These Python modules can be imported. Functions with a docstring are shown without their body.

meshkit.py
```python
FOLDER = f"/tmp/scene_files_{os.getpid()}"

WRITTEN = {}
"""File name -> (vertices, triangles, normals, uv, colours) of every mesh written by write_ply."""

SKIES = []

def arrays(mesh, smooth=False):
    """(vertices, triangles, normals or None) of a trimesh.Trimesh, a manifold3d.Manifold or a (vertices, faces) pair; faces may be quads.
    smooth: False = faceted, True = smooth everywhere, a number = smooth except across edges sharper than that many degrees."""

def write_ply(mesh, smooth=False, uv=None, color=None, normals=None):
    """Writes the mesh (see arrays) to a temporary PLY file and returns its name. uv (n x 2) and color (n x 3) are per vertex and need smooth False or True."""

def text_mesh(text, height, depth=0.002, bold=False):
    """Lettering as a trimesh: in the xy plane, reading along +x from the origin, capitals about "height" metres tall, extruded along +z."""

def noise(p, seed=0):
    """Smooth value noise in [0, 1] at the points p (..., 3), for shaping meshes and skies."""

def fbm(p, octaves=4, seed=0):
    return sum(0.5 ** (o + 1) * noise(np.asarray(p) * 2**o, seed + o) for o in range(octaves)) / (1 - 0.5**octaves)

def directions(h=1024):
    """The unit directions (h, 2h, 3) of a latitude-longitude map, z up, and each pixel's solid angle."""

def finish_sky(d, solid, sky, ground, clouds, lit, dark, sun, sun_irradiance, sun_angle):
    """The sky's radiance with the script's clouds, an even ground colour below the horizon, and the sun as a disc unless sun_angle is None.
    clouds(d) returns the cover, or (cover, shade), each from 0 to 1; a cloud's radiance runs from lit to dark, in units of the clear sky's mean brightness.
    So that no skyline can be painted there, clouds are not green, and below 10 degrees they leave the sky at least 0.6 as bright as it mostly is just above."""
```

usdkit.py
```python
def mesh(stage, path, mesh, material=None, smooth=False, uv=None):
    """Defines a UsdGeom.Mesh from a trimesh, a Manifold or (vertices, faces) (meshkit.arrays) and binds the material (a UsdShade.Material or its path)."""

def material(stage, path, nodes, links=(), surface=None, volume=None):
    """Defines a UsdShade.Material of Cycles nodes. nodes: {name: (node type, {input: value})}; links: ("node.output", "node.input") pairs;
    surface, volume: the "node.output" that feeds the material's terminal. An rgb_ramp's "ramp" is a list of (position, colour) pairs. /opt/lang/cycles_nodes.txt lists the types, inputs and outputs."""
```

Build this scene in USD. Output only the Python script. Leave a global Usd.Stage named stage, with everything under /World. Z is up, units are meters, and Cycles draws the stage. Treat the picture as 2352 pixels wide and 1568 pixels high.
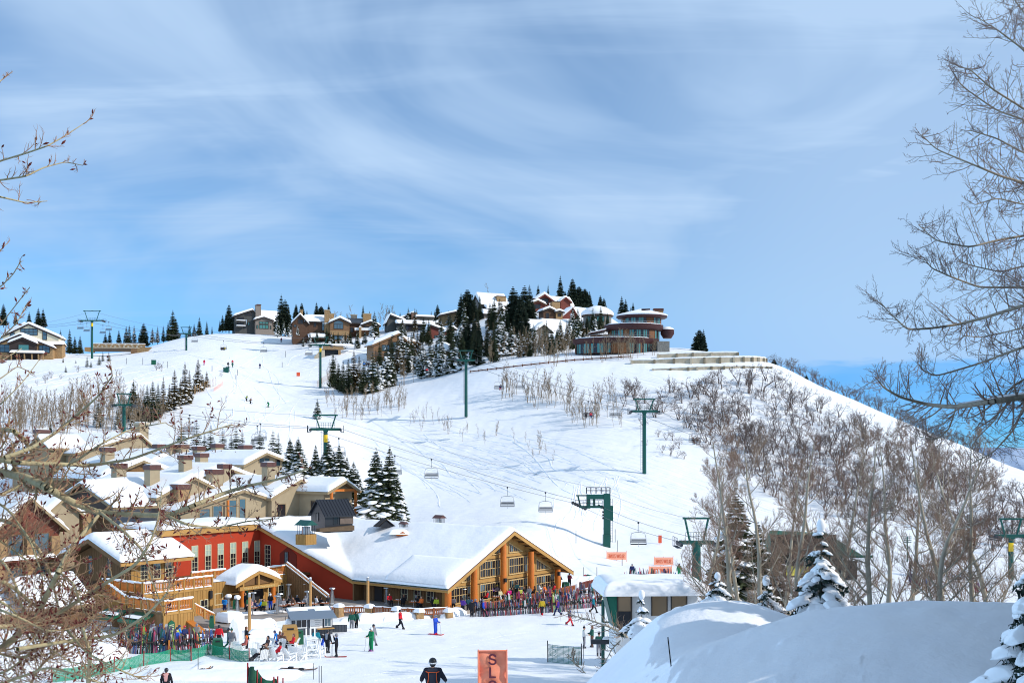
import math, random
import numpy as np, trimesh, manifold3d, usdkit, meshkit
from pxr import Usd, UsdGeom, UsdLux, UsdShade, Gf, Sdf, Vt
from scipy.interpolate import PchipInterpolator, RegularGridInterpolator
from scipy.ndimage import gaussian_filter
stage = Usd.Stage.CreateInMemory()
UsdGeom.SetStageUpAxis(stage, UsdGeom.Tokens.z); UsdGeom.SetStageMetersPerUnit(stage, 1.0)
UsdGeom.Xform.Define(stage, '/World'); UsdGeom.Scope.Define(stage, '/World/Looks')
# ---------------------------------------------------------------- camera, sky, sun, exposure
F, CX, HY = 2500.0, 1176.0, 1040.0           # lens in pixels of a 2352 px wide view; the horizon lies low in the picture
SUN = np.array([0.80, -0.24, 0.53]); SUN /= np.linalg.norm(SUN)
SKY_STRENGTH, SUN_POWER, EXPOSURE = 0.15, 1.02, -0.12
cam = UsdGeom.Camera.Define(stage, '/World/camera')
cam.CreateHorizontalApertureAttr(36.0); cam.CreateVerticalApertureAttr(36.0*682/1024); cam.CreateFocalLengthAttr(36.0*F/2352)
cam.CreateVerticalApertureOffsetAttr((HY-784)/2352*36.0); cam.CreateClippingRangeAttr(Gf.Vec2f(0.3, 60000)); cam.CreateExposureAttr(EXPOSURE)
UsdGeom.Xformable(cam).AddRotateXOp().Set(90.0)
elev, rot = math.asin(SUN[2]), math.atan2(SUN[0], SUN[1])
L = '/World/Looks/'
def M2(nm, op, a=None, b=None): return {nm: ('math', {'math_type': op, **({'value1': a} if a is not None else {}), **({'value2': b} if b is not None else {})})}
skym = usdkit.material(stage, L+'sky_look', {
    'tc': ('texture_coordinate', {}), 'sky': ('sky_texture', {'sky_type': 'single_scattering', 'sun_disc': False, 'sun_elevation': elev, 'sun_rotation': rot, 'altitude': 2400.0, 'air_density': 1.0, 'aerosol_density': 0.25, 'ozone_density': 2.0}),
    'tint': ('mix_color', {'blend_type': 'multiply', 'fac': 1.0, 'use_clamp': False}), 'tz': ('map_range', {'range_type': 'smoothstep', 'from_min': 0.03, 'from_max': 0.15}), 'tc2': ('mix_color', {'a': (0.16, 0.57, 1.14), 'b': (0.64, 1.0, 1.18), 'use_clamp': False}),
    's': ('separate_xyz', {}), **M2('den', 'add', b=0.16), **M2('mx0', 'maximum', b=0.0), **M2('u', 'divide'), **M2('v', 'divide'), 'uv': ('combine_xyz', {}),
    'n1': ('noise_texture', {'scale': 0.95, 'detail': 5.0, 'roughness': 0.48, 'distortion': 1.6}), 'mp': ('mapping', {'scale': (1.15, 0.8, 1.0), 'rotation': (0, 0, 0.8), 'location': (5.3, 2.6, 0)}),
    'n2': ('noise_texture', {'scale': 2.4, 'detail': 7.0, 'roughness': 0.55, 'distortion': 0.7}), 'mp2': ('mapping', {'scale': (0.35, 1.9, 1.0), 'rotation': (0, 0, -0.25), 'location': (0.4, 2.2, 0)}),
    'r1': ('map_range', {'range_type': 'smoothstep', 'from_min': 0.26, 'from_max': 0.70, 'to_min': 0.20, 'to_max': 0.95}), 'r2': ('map_range', {'range_type': 'smoothstep', 'from_min': 0.42, 'from_max': 0.82, 'to_max': 0.40}),
    **M2('sum', 'add'), **M2('low', 'multiply', b=1.0), 'rz': ('map_range', {'range_type': 'smoothstep', 'from_min': 0.06, 'from_max': 0.27, 'to_min': 0.22, 'to_max': 1.0}),
    'bx': ('map_range', {'range_type': 'smoothstep', 'from_min': -0.16, 'from_max': 0.34}), 'bz': ('map_range', {'range_type': 'smoothstep', 'from_min': 0.080, 'from_max': 0.090, 'to_max': 0.70}), 'wob': ('noise_texture', {'scale': 9.0, 'detail': 4.0}), **M2('wm', 'multiply_add', b=0.014), **M2('bank', 'multiply'),
    **M2('cov', 'maximum'), **M2('cl', 'minimum', b=0.92),
    'mix': ('mix_color', {'b': (3.7, 5.1, 7.0), 'use_clamp': False}), 'bg': ('background_shader', {'strength': SKY_STRENGTH})},
    [('sky.color', 'tint.a'), ('s.z', 'tz.value'), ('tz.result', 'tc2.fac'), ('tc2.result', 'tint.b'), ('tc.generated', 's.vector'), ('s.z', 'mx0.value1'), ('mx0.value', 'den.value1'), ('s.x', 'u.value1'), ('den.value', 'u.value2'), ('s.y', 'v.value1'), ('den.value', 'v.value2'),
     ('u.value', 'uv.x'), ('v.value', 'uv.y'), ('uv.vector', 'mp.vector'), ('mp.vector', 'n1.vector'), ('uv.vector', 'mp2.vector'), ('mp2.vector', 'n2.vector'), ('n1.fac', 'r1.value'), ('n2.fac', 'r2.value'),
     ('r1.result', 'sum.value1'), ('r2.result', 'sum.value2'), ('s.z', 'rz.value'), ('sum.value', 'low.value1'), ('rz.result', 'low.value2'),
     ('s.x', 'bx.value'), ('uv.vector', 'wob.vector'), ('wob.fac', 'wm.value1'), ('s.z', 'wm.value3'), ('wm.value', 'bz.value'), ('bx.result', 'bank.value1'), ('bz.result', 'bank.value2'),
     ('low.value', 'cov.value1'), ('bank.value', 'cov.value2'), ('cov.value', 'cl.value1'), ('cl.value', 'mix.fac'), ('tint.result', 'mix.a'), ('mix.result', 'bg.color')], surface='bg.background')
dome = UsdLux.DomeLight.Define(stage, '/World/sky'); UsdShade.MaterialBindingAPI.Apply(dome.GetPrim()).Bind(skym)
dome.GetPrim().SetCustomDataByKey('kind', 'structure'); dome.GetPrim().SetCustomDataByKey('label', 'blue sky with thin wispy high clouds'); dome.GetPrim().SetCustomDataByKey('category', 'sky')
sun = UsdLux.DistantLight.Define(stage, '/World/sunlight'); sun.CreateNormalizeAttr(True); sun.CreateIntensityAttr(SUN_POWER); sun.CreateAngleAttr(0.5); sun.CreateColorAttr(Gf.Vec3f(1.0, 0.955, 0.89))
zax = Gf.Vec3d(*SUN.tolist()); xax = Gf.Cross(Gf.Vec3d(0, 0, 1), zax).GetNormalized(); yax = Gf.Cross(zax, xax)
UsdGeom.Xformable(sun).AddTransformOp().Set(Gf.Matrix4d(*xax, 0, *yax, 0, *zax, 0, 0, 0, 0, 1))
# ---------------------------------------------------------------- helpers
rnd = random.Random(11); T_ = Sdf.ValueTypeNames
MATS = {}
def mat(nm, col, rough=0.6, spec=0.3, var=0.0, scale=4.0, bump=0.0, bscale=30.0, col2=None, metallic=0.0, stretch=(1, 1, 1), coat=0.0, space='object'):
    """a principled paint whose colour wanders between col and col2 by noise in the thing's own space"""
    if nm in MATS: return MATS[nm]
    n = {'p': ('principled_bsdf', {'base_color': col, 'roughness': rough, 'specular_ior_level': spec, 'metallic': metallic, 'coat_weight': coat})}; l = []
    if var or col2 or bump:
        n['tc'] = ('texture_coordinate', {}); n['mp'] = ('mapping', {'scale': stretch}); l.append(('tc.'+space, 'mp.vector'))
    if var or col2:
        c2 = col2 or tuple(c*(1-var) for c in col)
        n['n'] = ('noise_texture', {'scale': scale, 'detail': 5.0, 'roughness': 0.6}); n['r'] = ('rgb_ramp', {'ramp': [(0.3, c2), (0.7, col)]})
        l += [('mp.vector', 'n.vector'), ('n.fac', 'r.fac'), ('r.color', 'p.base_color')]
    if bump:
        n['bn'] = ('noise_texture', {'scale': bscale, 'detail': 4.0}); n['b'] = ('bump', {'strength': 0.6, 'distance': bump}); l += [('mp.vector', 'bn.vector'), ('bn.fac', 'b.height'), ('b.normal', 'p.normal')]
    MATS[nm] = usdkit.material(stage, L+nm, n, l, surface='p.BSDF'); return MATS[nm]
COUNT = {}
def numbered(parent, nm):
    k = COUNT.get((parent, nm), 0); COUNT[(parent, nm)] = k+1
    return f'{parent}/{nm}' + (f'_{k:03d}' if k else '')
def tag(p, label=None, cat=None, group=None, kind=None):
    for k, v in (('label', label), ('category', cat), ('group', group), ('kind', kind)):
        if v: p.SetCustomDataByKey(k, v)
    return p
def thing(nm, label, cat, loc=(0, 0, 0), rz=0.0, group=None, kind=None, scale=None):
    x = UsdGeom.Xform.Define(stage, numbered('/World', nm)); x.AddTranslateOp().Set(Gf.Vec3d(*map(float, loc)))
    if rz: x.AddRotateZOp().Set(float(rz))
    if scale is not None: x.AddScaleOp().Set(Gf.Vec3f(*(scale if np.ndim(scale) else (scale,)*3)))
    return tag(x.GetPrim(), label, cat, group, kind)
def emit(path, mesh, m, smooth=False):
    v, f, n = meshkit.arrays(mesh, smooth) if smooth else (np.asarray(mesh[0], float), np.asarray(mesh[1], int), None)
    g = UsdGeom.Mesh.Define(stage, path)
    g.CreatePointsAttr(Vt.Vec3fArray.FromNumpy(np.ascontiguousarray(v, np.float32))); g.CreateFaceVertexCountsAttr(Vt.IntArray.FromNumpy(np.full(len(f), f.shape[1], np.int32)))
    g.CreateFaceVertexIndicesAttr(Vt.IntArray.FromNumpy(np.ascontiguousarray(f, np.int32).ravel())); g.CreateSubdivisionSchemeAttr('none')
    if n is not None: g.CreateNormalsAttr(Vt.Vec3fArray.FromNumpy(n.astype(np.float32))); g.SetNormalsInterpolation('vertex')
    UsdShade.MaterialBindingAPI.Apply(g.GetPrim()).Bind(m); return g.GetPrim()
def part(parent, nm, mesh, m, smooth=False, label=None, kind=None):
    return tag(emit(numbered(str(parent.GetPath()), nm), mesh, m, smooth), label, None, None, kind)
def solo(nm, mesh, m, label, cat, group=None, kind=None, smooth=False):
    return tag(emit(numbered('/World', nm), mesh, m, smooth), label, cat, group, kind)
def struct(nm, mesh, m, label, smooth=False, parent=None):
    return tag(emit(numbered('/World', nm), mesh, m, smooth), label, nm.replace('_', ' '), None, 'structure')
def proto(nm):
    """a class prim: never drawn itself, referenced by its copies"""
    return stage.CreateClassPrim(f'/World/Looks/kinds_{nm}')
def copy(src, nm, label, cat, loc, rz=0.0, scale=1.0, group=None):
    x = UsdGeom.Xform.Define(stage, numbered('/World', nm)); p = x.GetPrim()
    p.GetReferences().AddInternalReference(src.GetPath() if hasattr(src, 'GetPath') else src); p.SetInstanceable(True)
    x.AddTranslateOp().Set(Gf.Vec3d(*map(float, loc))); x.AddRotateZOp().Set(float(rz)); x.AddScaleOp().Set(Gf.Vec3f(*(scale if np.ndim(scale) else (scale,)*3)))
    return tag(p, label, cat, group)
# mesh pieces are (vertices, faces); faces are all triangles
def join(*ms):
    ms = [m for m in (ms[0] if len(ms) == 1 and isinstance(ms[0], list) else ms)]
    o, V, Fc = 0, [], []
    for v, f in ms: V.append(np.asarray(v, float)); Fc.append(np.asarray(f, int)+o); o += len(v)
    return np.vstack(V), np.vstack(Fc)
BF = np.array([[0, 2, 1], [0, 3, 2], [4, 5, 6], [4, 6, 7], [0, 1, 5], [0, 5, 4], [1, 2, 6], [1, 6, 5], [2, 3, 7], [2, 7, 6], [3, 0, 4], [3, 4, 7]])
def box(x0, x1, y0, y1, z0, z1):
    return np.array([[x0, y0, z0], [x1, y0, z0], [x1, y1, z0], [x0, y1, z0], [x0, y0, z1], [x1, y0, z1], [x1, y1, z1], [x0, y1, z1]], float), BF
def cbox(c, s): return box(c[0]-s[0]/2, c[0]+s[0]/2, c[1]-s[1]/2, c[1]+s[1]/2, c[2]-s[2]/2, c[2]+s[2]/2)
def tm(m): return np.array(m.vertices), np.array(m.faces)
def mani(m):
    k = m.to_mesh(); return np.array(k.vert_properties[:, :3]), np.array(k.tri_verts)
def prism(poly, lo, hi, axis='y'):
    """a closed outline (x, z) pushed along y, or (y, z) along x, or (x, y) along z"""
    p = np.asarray(poly, float); n = len(p)
    area = np.sum(p[:, 0]*np.roll(p[:, 1], -1)-np.roll(p[:, 0], -1)*p[:, 1])
    if area < 0: p = p[::-1]
    tri = np.array(trimesh.creation.triangulate_polygon(__import__('shapely').Polygon(p), engine='earcut')[1]) if n > 4 else np.array([[0, 1, 2], [0, 2, 3]][:n-2])
    if n > 4:
        q, tri = trimesh.creation.triangulate_polygon(__import__('shapely').Polygon(p), engine='earcut'); p = np.asarray(q)[:n]; 
    def at(h):
        c = np.full(len(p), float(h))
        return {'y': np.stack([p[:, 0], c, p[:, 1]], 1), 'x': np.stack([c, p[:, 0], p[:, 1]], 1), 'z': np.stack([p[:, 0], p[:, 1], c], 1)}[axis]
    v = np.vstack([at(lo), at(hi)]); i = np.arange(n); j = (i+1) % n
    f = np.vstack([tri[:, ::-1], tri+n, np.stack([i, j, j+n], 1), np.stack([i, j+n, i+n], 1)])
    if axis == 'y': f = f[:, ::-1]
    return v, f
def turn(m, deg, c=(0, 0)):
    a = math.radians(deg); v = np.array(m[0], float); x, y = v[:, 0]-c[0], v[:, 1]-c[1]
    v[:, 0], v[:, 1] = c[0]+x*math.cos(a)-y*math.sin(a), c[1]+x*math.sin(a)+y*math.cos(a); return v, m[1]
def move(m, d): return np.asarray(m[0], float)+np.asarray(d, float), m[1]
def segs(p0, p1, r0, r1, sides=3):
    """many tapered limbs at once, as open tubes"""
    p0, p1, r0, r1 = np.atleast_2d(np.asarray(p0, float)), np.atleast_2d(np.asarray(p1, float)), np.atleast_1d(np.asarray(r0, float)), np.atleast_1d(np.asarray(r1, float))
    d = p1-p0; d /= np.maximum(np.linalg.norm(d, axis=1, keepdims=True), 1e-9)
    h = np.where(np.abs(d[:, 2:3]) > 0.9, [[1.0, 0, 0]], [[0, 0, 1.0]]); a = np.cross(d, h); a /= np.linalg.norm(a, axis=1, keepdims=True); b = np.cross(d, a)
    th = np.arange(sides)*2*math.pi/sides; ring = a[:, None]*np.cos(th)[None, :, None]+b[:, None]*np.sin(th)[None, :, None]
    v = np.concatenate([p0[:, None]+ring*r0[:, None, None], p1[:, None]+ring*r1[:, None, None]], 1).reshape(-1, 3)
    i = np.arange(sides); j = (i+1) % sides; q = np.vstack([np.stack([i, j+sides, j], 1), np.stack([i, i+sides, j+sides], 1)])
    f = (q[None]+(np.arange(len(p0))*2*sides)[:, None, None]).reshape(-1, 3); return v, f
def rod(p, q, r, r2=None, sides=6):
    v, f = segs([p], [q], [r], [r if r2 is None else r2], sides); n = sides
    cap = [[0, k, k+1] for k in range(1, n-1)] + [[n, n+k+1, n+k] for k in range(1, n-1)]
    return v, np.vstack([f, cap])
def path(pts, r, sides=5):
    pts = np.asarray(pts, float); rr = np.broadcast_to(r, len(pts)); return segs(pts[:-1], pts[1:], rr[:-1], rr[1:], sides)
def lathe(prof, n=12, c=(0, 0, 0)):
    prof = np.asarray(prof, float); th = np.arange(n)*2*math.pi/n; k = len(prof)
    v = np.stack([prof[:, 0][:, None]*np.cos(th), prof[:, 0][:, None]*np.sin(th), np.repeat(prof[:, 1][:, None], n, 1)], -1).reshape(-1, 3)+np.asarray(c)
    f = []
    for a in range(k-1):
        for b in range(n):
            p, q = a*n+b, a*n+(b+1) % n; f += [[p, q, q+n], [p, q+n, p+n]]
    return v, np.array(f)
def hullballs(balls, n=8):
    """the hull of small balls: rounded solids"""
    pts = []
    for x, y, z, r in balls:
        s = trimesh.creation.icosphere(1 if n > 6 else 0, r); pts.append(np.array(s.vertices)+(x, y, z))
    return manifold3d.Manifold.hull_points(np.vstack(pts))
def fbm2(x, y, s, seed=0, o=4): return meshkit.fbm(np.stack([np.asarray(x)*s, np.asarray(y)*s, np.zeros_like(np.asarray(x, float))+0.37], -1), o, seed)-0.5
def at(xd, yd, d): return np.array([(xd-CX)/F*d, d, (HY-yd)/F*d])
# ---------------------------------------------------------------- terrain: one sheet, described by how the ground falls and rises away from the viewpoint
NEAR = [(3, -4.2), (12, -5.6), (20, -6.6), (34, -8.2), (50, -11.2), (62, -13.3), (80, -14.7), (97, -16.0)]
def y_(d, y): return (d, (HY-y)/F*d)
FAR = [(700, 20), (1200, -60), (3000, -150), (9000, -160)]
FARR = [(330, 4), (420, -25), (700, -90), (1500, -120), (3000, -140), (9000, -160)]
PLAZA = [(110, -16), (128, -16)]
COLS = {
 -700: [(3, -3.4), (12, -3.9), (20, -4.6), (34, -7), (50, -10.2), (62, -13), (80, -14.7), (97, -16)] + PLAZA + [(170, -14), (230, 5), y_(300, 900), y_(380, 815), (430, 36)] + FAR,
 0: [(3, -3.4), (12, -3.9), (20, -4.35), (26, -5.3), (34, -7.6), (50, -11), (62, -13.3), (80, -14.7), (97, -16)] + PLAZA + [(150, -14.5), (190, -8), y_(235, 985), y_(300, 890), y_(345, 856), y_(380, 824), (420, 34), (500, 28)] + FAR,
 140: [(3, -3.6), (12, -4.4), (20, -5.4), (34, -8), (50, -11.2), (62, -13.3), (80, -14.7), (97, -16)] + PLAZA + [(150, -14.5), (190, -8), y_(235, 985), y_(300, 890), y_(350, 846), y_(388, 818), y_(400, 806), (430, 37), (500, 32)] + FAR,
 260: NEAR + PLAZA + [(150, -14.5), (190, -8), y_(240, 985), y_(300, 885), y_(350, 842), y_(384, 828), y_(398, 824), y_(412, 812), (440, 39), (520, 32)] + FAR,
 200: NEAR + PLAZA + [(150, -14.5), (190, -8), y_(240, 985), y_(300, 887), y_(350, 843), y_(384, 826), y_(398, 820), y_(412, 810), (440, 38), (520, 32)] + FAR,
 318: NEAR + PLAZA + [(150, -14.2), (190, -7.8), y_(240, 985), y_(300, 888), y_(350, 838), y_(384, 822), y_(396, 806), (412, 38.2), (440, 40), (520, 34)] + FAR,
 400: NEAR + PLAZA + [(150, -14), (190, -7.5), y_(240, 985), y_(300, 890), y_(350, 832), y_(400, 800), y_(440, 775), (480, 46), (560, 40)] + FAR,
 510: NEAR + PLAZA + [(150, -13.5), (190, -6), y_(240, 975), y_(300, 892), y_(350, 838), y_(400, 795), y_(440, 764), (480, 49.5), (560, 45)] + FAR,
 620: NEAR + PLAZA + [(150, -12.5), (190, -3.8), y_(240, 978), y_(290, 930), y_(330, 880), y_(365, 845), y_(400, 803), y_(432, 763), (470, 49), (560, 45)] + FAR,
 740: NEAR + PLAZA + [(150, -11.5), (190, -5.0), y_(235, 992), y_(280, 940), y_(320, 893), y_(350, 862), y_(385, 800), y_(420, 785), (470, 46), (560, 45)] + FAR,
 840: NEAR + PLAZA + [(150, -12.0), (190, -6), y_(225, 1010), y_(262, 950), y_(300, 908), y_(335, 870), y_(370, 815), y_(400, 782), y_(440, 755), (520, 48)] + FAR,
 1000: NEAR + PLAZA + [(140, -11), y_(165, 1150), y_(195, 1080), y_(225, 1020), y_(250, 960), y_(275, 915), y_(298, 880), y_(330, 850), y_(380, 795), y_(420, 755), (480, 52), (560, 48)] + FAR,
 1110: NEAR + PLAZA + [(140, -12), y_(165, 1160), y_(190, 1098), y_(220, 1040), y_(248, 962), y_(268, 905), y_(285, 850), y_(320, 820), y_(370, 765), y_(420, 700), (470, 60), (560, 50)] + FAR,
 1250: NEAR + PLAZA + [(135, -15.7), (150, -13.5), y_(168, 1170), y_(190, 1110), y_(220, 1040), y_(250, 945), y_(270, 870), y_(284, 828), y_(310, 810), y_(360, 755), y_(415, 700), (460, 60), (560, 50)] + FAR,
 1400: NEAR + PLAZA + [(140, -15.8), y_(160, 1275), y_(172, 1240), y_(190, 1140), y_(212, 1060), y_(235, 985), y_(258, 900), y_(278, 832), y_(292, 808), y_(330, 797), y_(380, 745), y_(420, 712), (480, 50), (560, 40)] + FAR,
 1480: NEAR + PLAZA + [(140, -16), y_(158, 1290), y_(170, 1245), y_(190, 1155), y_(207, 1082), y_(232, 995), y_(256, 900), y_(275, 832), y_(290, 806), y_(330, 800), (400, 40), (480, 30), (560, 10)] + FAR,
 1600: NEAR + PLAZA + [(140, -16.2), y_(158, 1298), y_(175, 1225), y_(207, 1095), y_(234, 985), y_(256, 895), y_(274, 835), y_(289, 808), y_(320, 800), (370, 26), (430, 15), (560, -10)] + FARR[2:],
 1760: NEAR + PLAZA + [(140, -16.6), y_(158, 1302), y_(176, 1235), y_(207, 1105), y_(232, 1000), y_(252, 915), y_(268, 853), y_(281, 818), (300, 23)] + FARR,
 1900: NEAR + PLAZA + [(140, -17), y_(158, 1305), y_(175, 1245), y_(205, 1125), y_(230, 1020), y_(250, 940), y_(267, 889), (290, 14.5)] + FARR,
 2050: NEAR + PLAZA + [(140, -17.2), y_(156, 1310), y_(172, 1255), y_(202, 1140), y_(228, 1030), y_(245, 970), y_(257, 951), (280, 7)] + FARR[1:],
 2240: NEAR + PLAZA + [(140, -17.2), y_(154, 1315), y_(170, 1265), y_(200, 1150), y_(222, 1085), y_(242, 1031), (265, -4)] + FARR[1:],
 2400: NEAR + PLAZA + [(140, -17.2), y_(154, 1320), y_(170, 1275), y_(195, 1185), y_(215, 1120), y_(230, 1085), (255, -10)] + FARR[1:],
 3100: NEAR + PLAZA + [(140, -17.2), y_(154, 1330), y_(170, 1295), y_(195, 1235), y_(215, 1200), y_(230, 1180), (255, -20)] + FARR[1:],
}
# the two snow banks in front, on the right: (pixel column, distance, height of the crest)
BANK_FAR = [(1290, 40, -9.3), (1350, 40, -8.35), (1400, 40, -7.55), (1455, 40, -6.75), (1510, 40, -5.95), (1560, 40, -5.6), (1640, 40, -5.38), (1720, 40, -5.5), (1800, 40, -5.88), (1850, 40, -6.2), (2000, 40, -7.4), (3100, 40, -7.6)]
BANK_NEAR = [(1290, 27, -7.4), (1400, 27, -6.5), (1560, 27, -5.25), (1700, 27, -4.55), (1820, 27, -4.05), (1900, 27, -3.84), (2000, 27, -3.70), (2130, 27, -3.62), (2290, 27, -3.68), (2500, 27, -3.8), (3100, 27, -3.9)]
YS = np.unique(np.concatenate([np.geomspace(3, 60, 230), np.linspace(60, 150, 200), np.geomspace(150, 480, 210), np.geomspace(480, 9000, 40)]))
XD = np.unique(np.concatenate([np.linspace(-700, -60, 24), np.linspace(-60, 2420, 500), np.linspace(2420, 3100, 26)]))
cx = np.array(sorted(COLS)); prof = []
for c in cx:
    q = sorted(set(COLS[c])); d = np.array([a for a, b in q], float); z = np.array([b for a, b in q], float); keep = np.concatenate([[True], np.diff(d) > 0.5])
    prof.append(PchipInterpolator(np.log(d[keep]), z[keep])(np.log(YS)))
ZG = PchipInterpolator(cx, np.array(prof), axis=0)(XD)
ZG = gaussian_filter(ZG, (9.0, 2.5), mode='nearest')
def bump_over(bank, near_w, far_w, z):
    b = np.array(bank); base = np.interp(XD, b[:, 0], b[:, 2])[:, None]; d0 = b[0, 1]
    w = np.where(YS < d0, np.exp(-((YS-d0)/near_w)**2), np.exp(-((YS-d0)/far_w)**2))[None, :]
    ref = np.interp(d0, YS, z[0]); zc = np.array([np.interp(d0, YS, r) for r in z])[:, None]
    return z+np.maximum(base-zc, 0)*w
ss_ = lambda x, a, b: (lambda u: u*u*(3-2*u))(np.clip((x-a)/(b-a), 0, 1))
GUL = np.where(XD < 890, np.exp(-((XD-890)/170)**2), np.exp(-((XD-890)/340)**2))[:, None]*(ss_(YS, 138, 175)*(1-ss_(YS, 238, 285)))[None, :]
ZG = ZG-7.0*GUL
ZG = bump_over(BANK_FAR, 10, 6, ZG); ZG = bump_over(BANK_NEAR, 9, 4.2, ZG)
ZG = gaussian_filter(ZG, (5.0, 1.5), mode='nearest')
TT = (XD-CX)/F; GX = TT[:, None]*YS[None, :]; GY = np.repeat(YS[None, :], len(XD), 0)
rough = np.interp(YS, [3, 60, 95, 135, 170, 300, 600, 9000], [0.10, 0.10, 0.10, 0.12, 0.8, 1.4, 2.5, 20])[None, :]
big = fbm2(GX, GY, 1/14.0, 3, 4)*rough*0.7
small = fbm2(GX, GY, 1/2.2, 5, 3)*np.interp(YS, [3, 25, 60, 200, 9000], [0.14, 0.26, 0.24, 0.30, 0.3])[None, :]
plow = np.clip((XD-1290)/60, 0, 1)[:, None]*np.clip((46-YS)/10, 0, 1)[None, :]
fine = (fbm2(GX, GY, 1/0.75, 8, 3)*.13+np.maximum(fbm2(GX+9, GY, 1/0.5, 12, 2)-.12, 0)*.35*(fbm2(GX, GY, 1/6., 15, 2) > .02))*np.interp(YS, [3, 12, 44, 60], [.3, 1, 1, 0])[None, :]
ZG = ZG + big*(1-0.5*plow) + small*(1-0.45*plow) + fine
zi = RegularGridInterpolator((TT, YS), ZG, bounds_error=False, fill_value=None)
def ground(X, Y): return float(zi([[np.clip(X/Y, TT[0], TT[-1]), np.clip(Y, 3, 9000)]])[0])
def hit(xd, yd, dmin=45.0, dmax=600.0):
    """the first ground point beyond dmin that the viewpoint sees along this line of sight"""
    Y = np.arange(dmin, dmax, 0.25); z = zi(np.stack([np.full(len(Y), (xd-CX)/F), Y], 1)); yy = HY-z/Y*F
    k = np.nonzero(yy <= yd)[0]; d = Y[k[0]] if len(k) else Y[np.argmin(yy)]
    return np.array([(xd-CX)/F*d, d, ground((xd-CX)/F*d, d)])
nx, ny = len(XD), len(YS); idx = (np.arange(nx)[:, None]*ny+np.arange(ny)[None, :])
quad = np.stack([idx[:-1, :-1], idx[1:, :-1], idx[1:, 1:], idx[:-1, 1:]], -1).reshape(-1, 4)
snow_nodes = {'g': ('geometry', {}), 'n1': ('noise_texture', {'scale': 0.55, 'detail': 6.0, 'roughness': 0.62}), 'n2': ('noise_texture', {'scale': 6.0, 'detail': 5.0, 'roughness': 0.6}),
  'mp': ('mapping', {'mapping_type': 'texture', 'scale': (26.0, 1.5, 8.0), 'rotation': (0, 0, 2.42)}), 'wv': ('noise_texture', {'scale': 1.0, 'detail': 3.0, 'roughness': 0.6, 'distortion': 1.0}), 'msk': ('noise_texture', {'scale': 0.028, 'detail': 2.0}), 'mr': ('map_range', {'range_type': 'smoothstep', 'from_min': 0.44, 'from_max': 0.62, 'to_min': 0.15, 'to_max': 1.0}), 'sp': ('separate_xyz', {}), 'my': ('map_range', {'range_type': 'smoothstep', 'from_min': 118.0, 'from_max': 150.0}), 'mm': ('math', {'math_type': 'multiply'}), 'm0': ('math', {'math_type': 'multiply'}),
  'm1': ('math', {'math_type': 'multiply_add', 'value2': 0.55}), 'm2': ('math', {'math_type': 'multiply_add', 'value2': 0.16}), 'm3': ('math', {'math_type': 'multiply', 'value2': 3.6}),
  'b': ('bump', {'strength': 0.5, 'distance': 0.32}), 'r': ('rgb_ramp', {'ramp': [(0.3, (0.85, 0.85, 0.86)), (0.65, (0.90, 0.89, 0.88))]}), 'p': ('principled_bsdf', {'roughness': 0.55, 'specular_ior_level': 0.25})}
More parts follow.
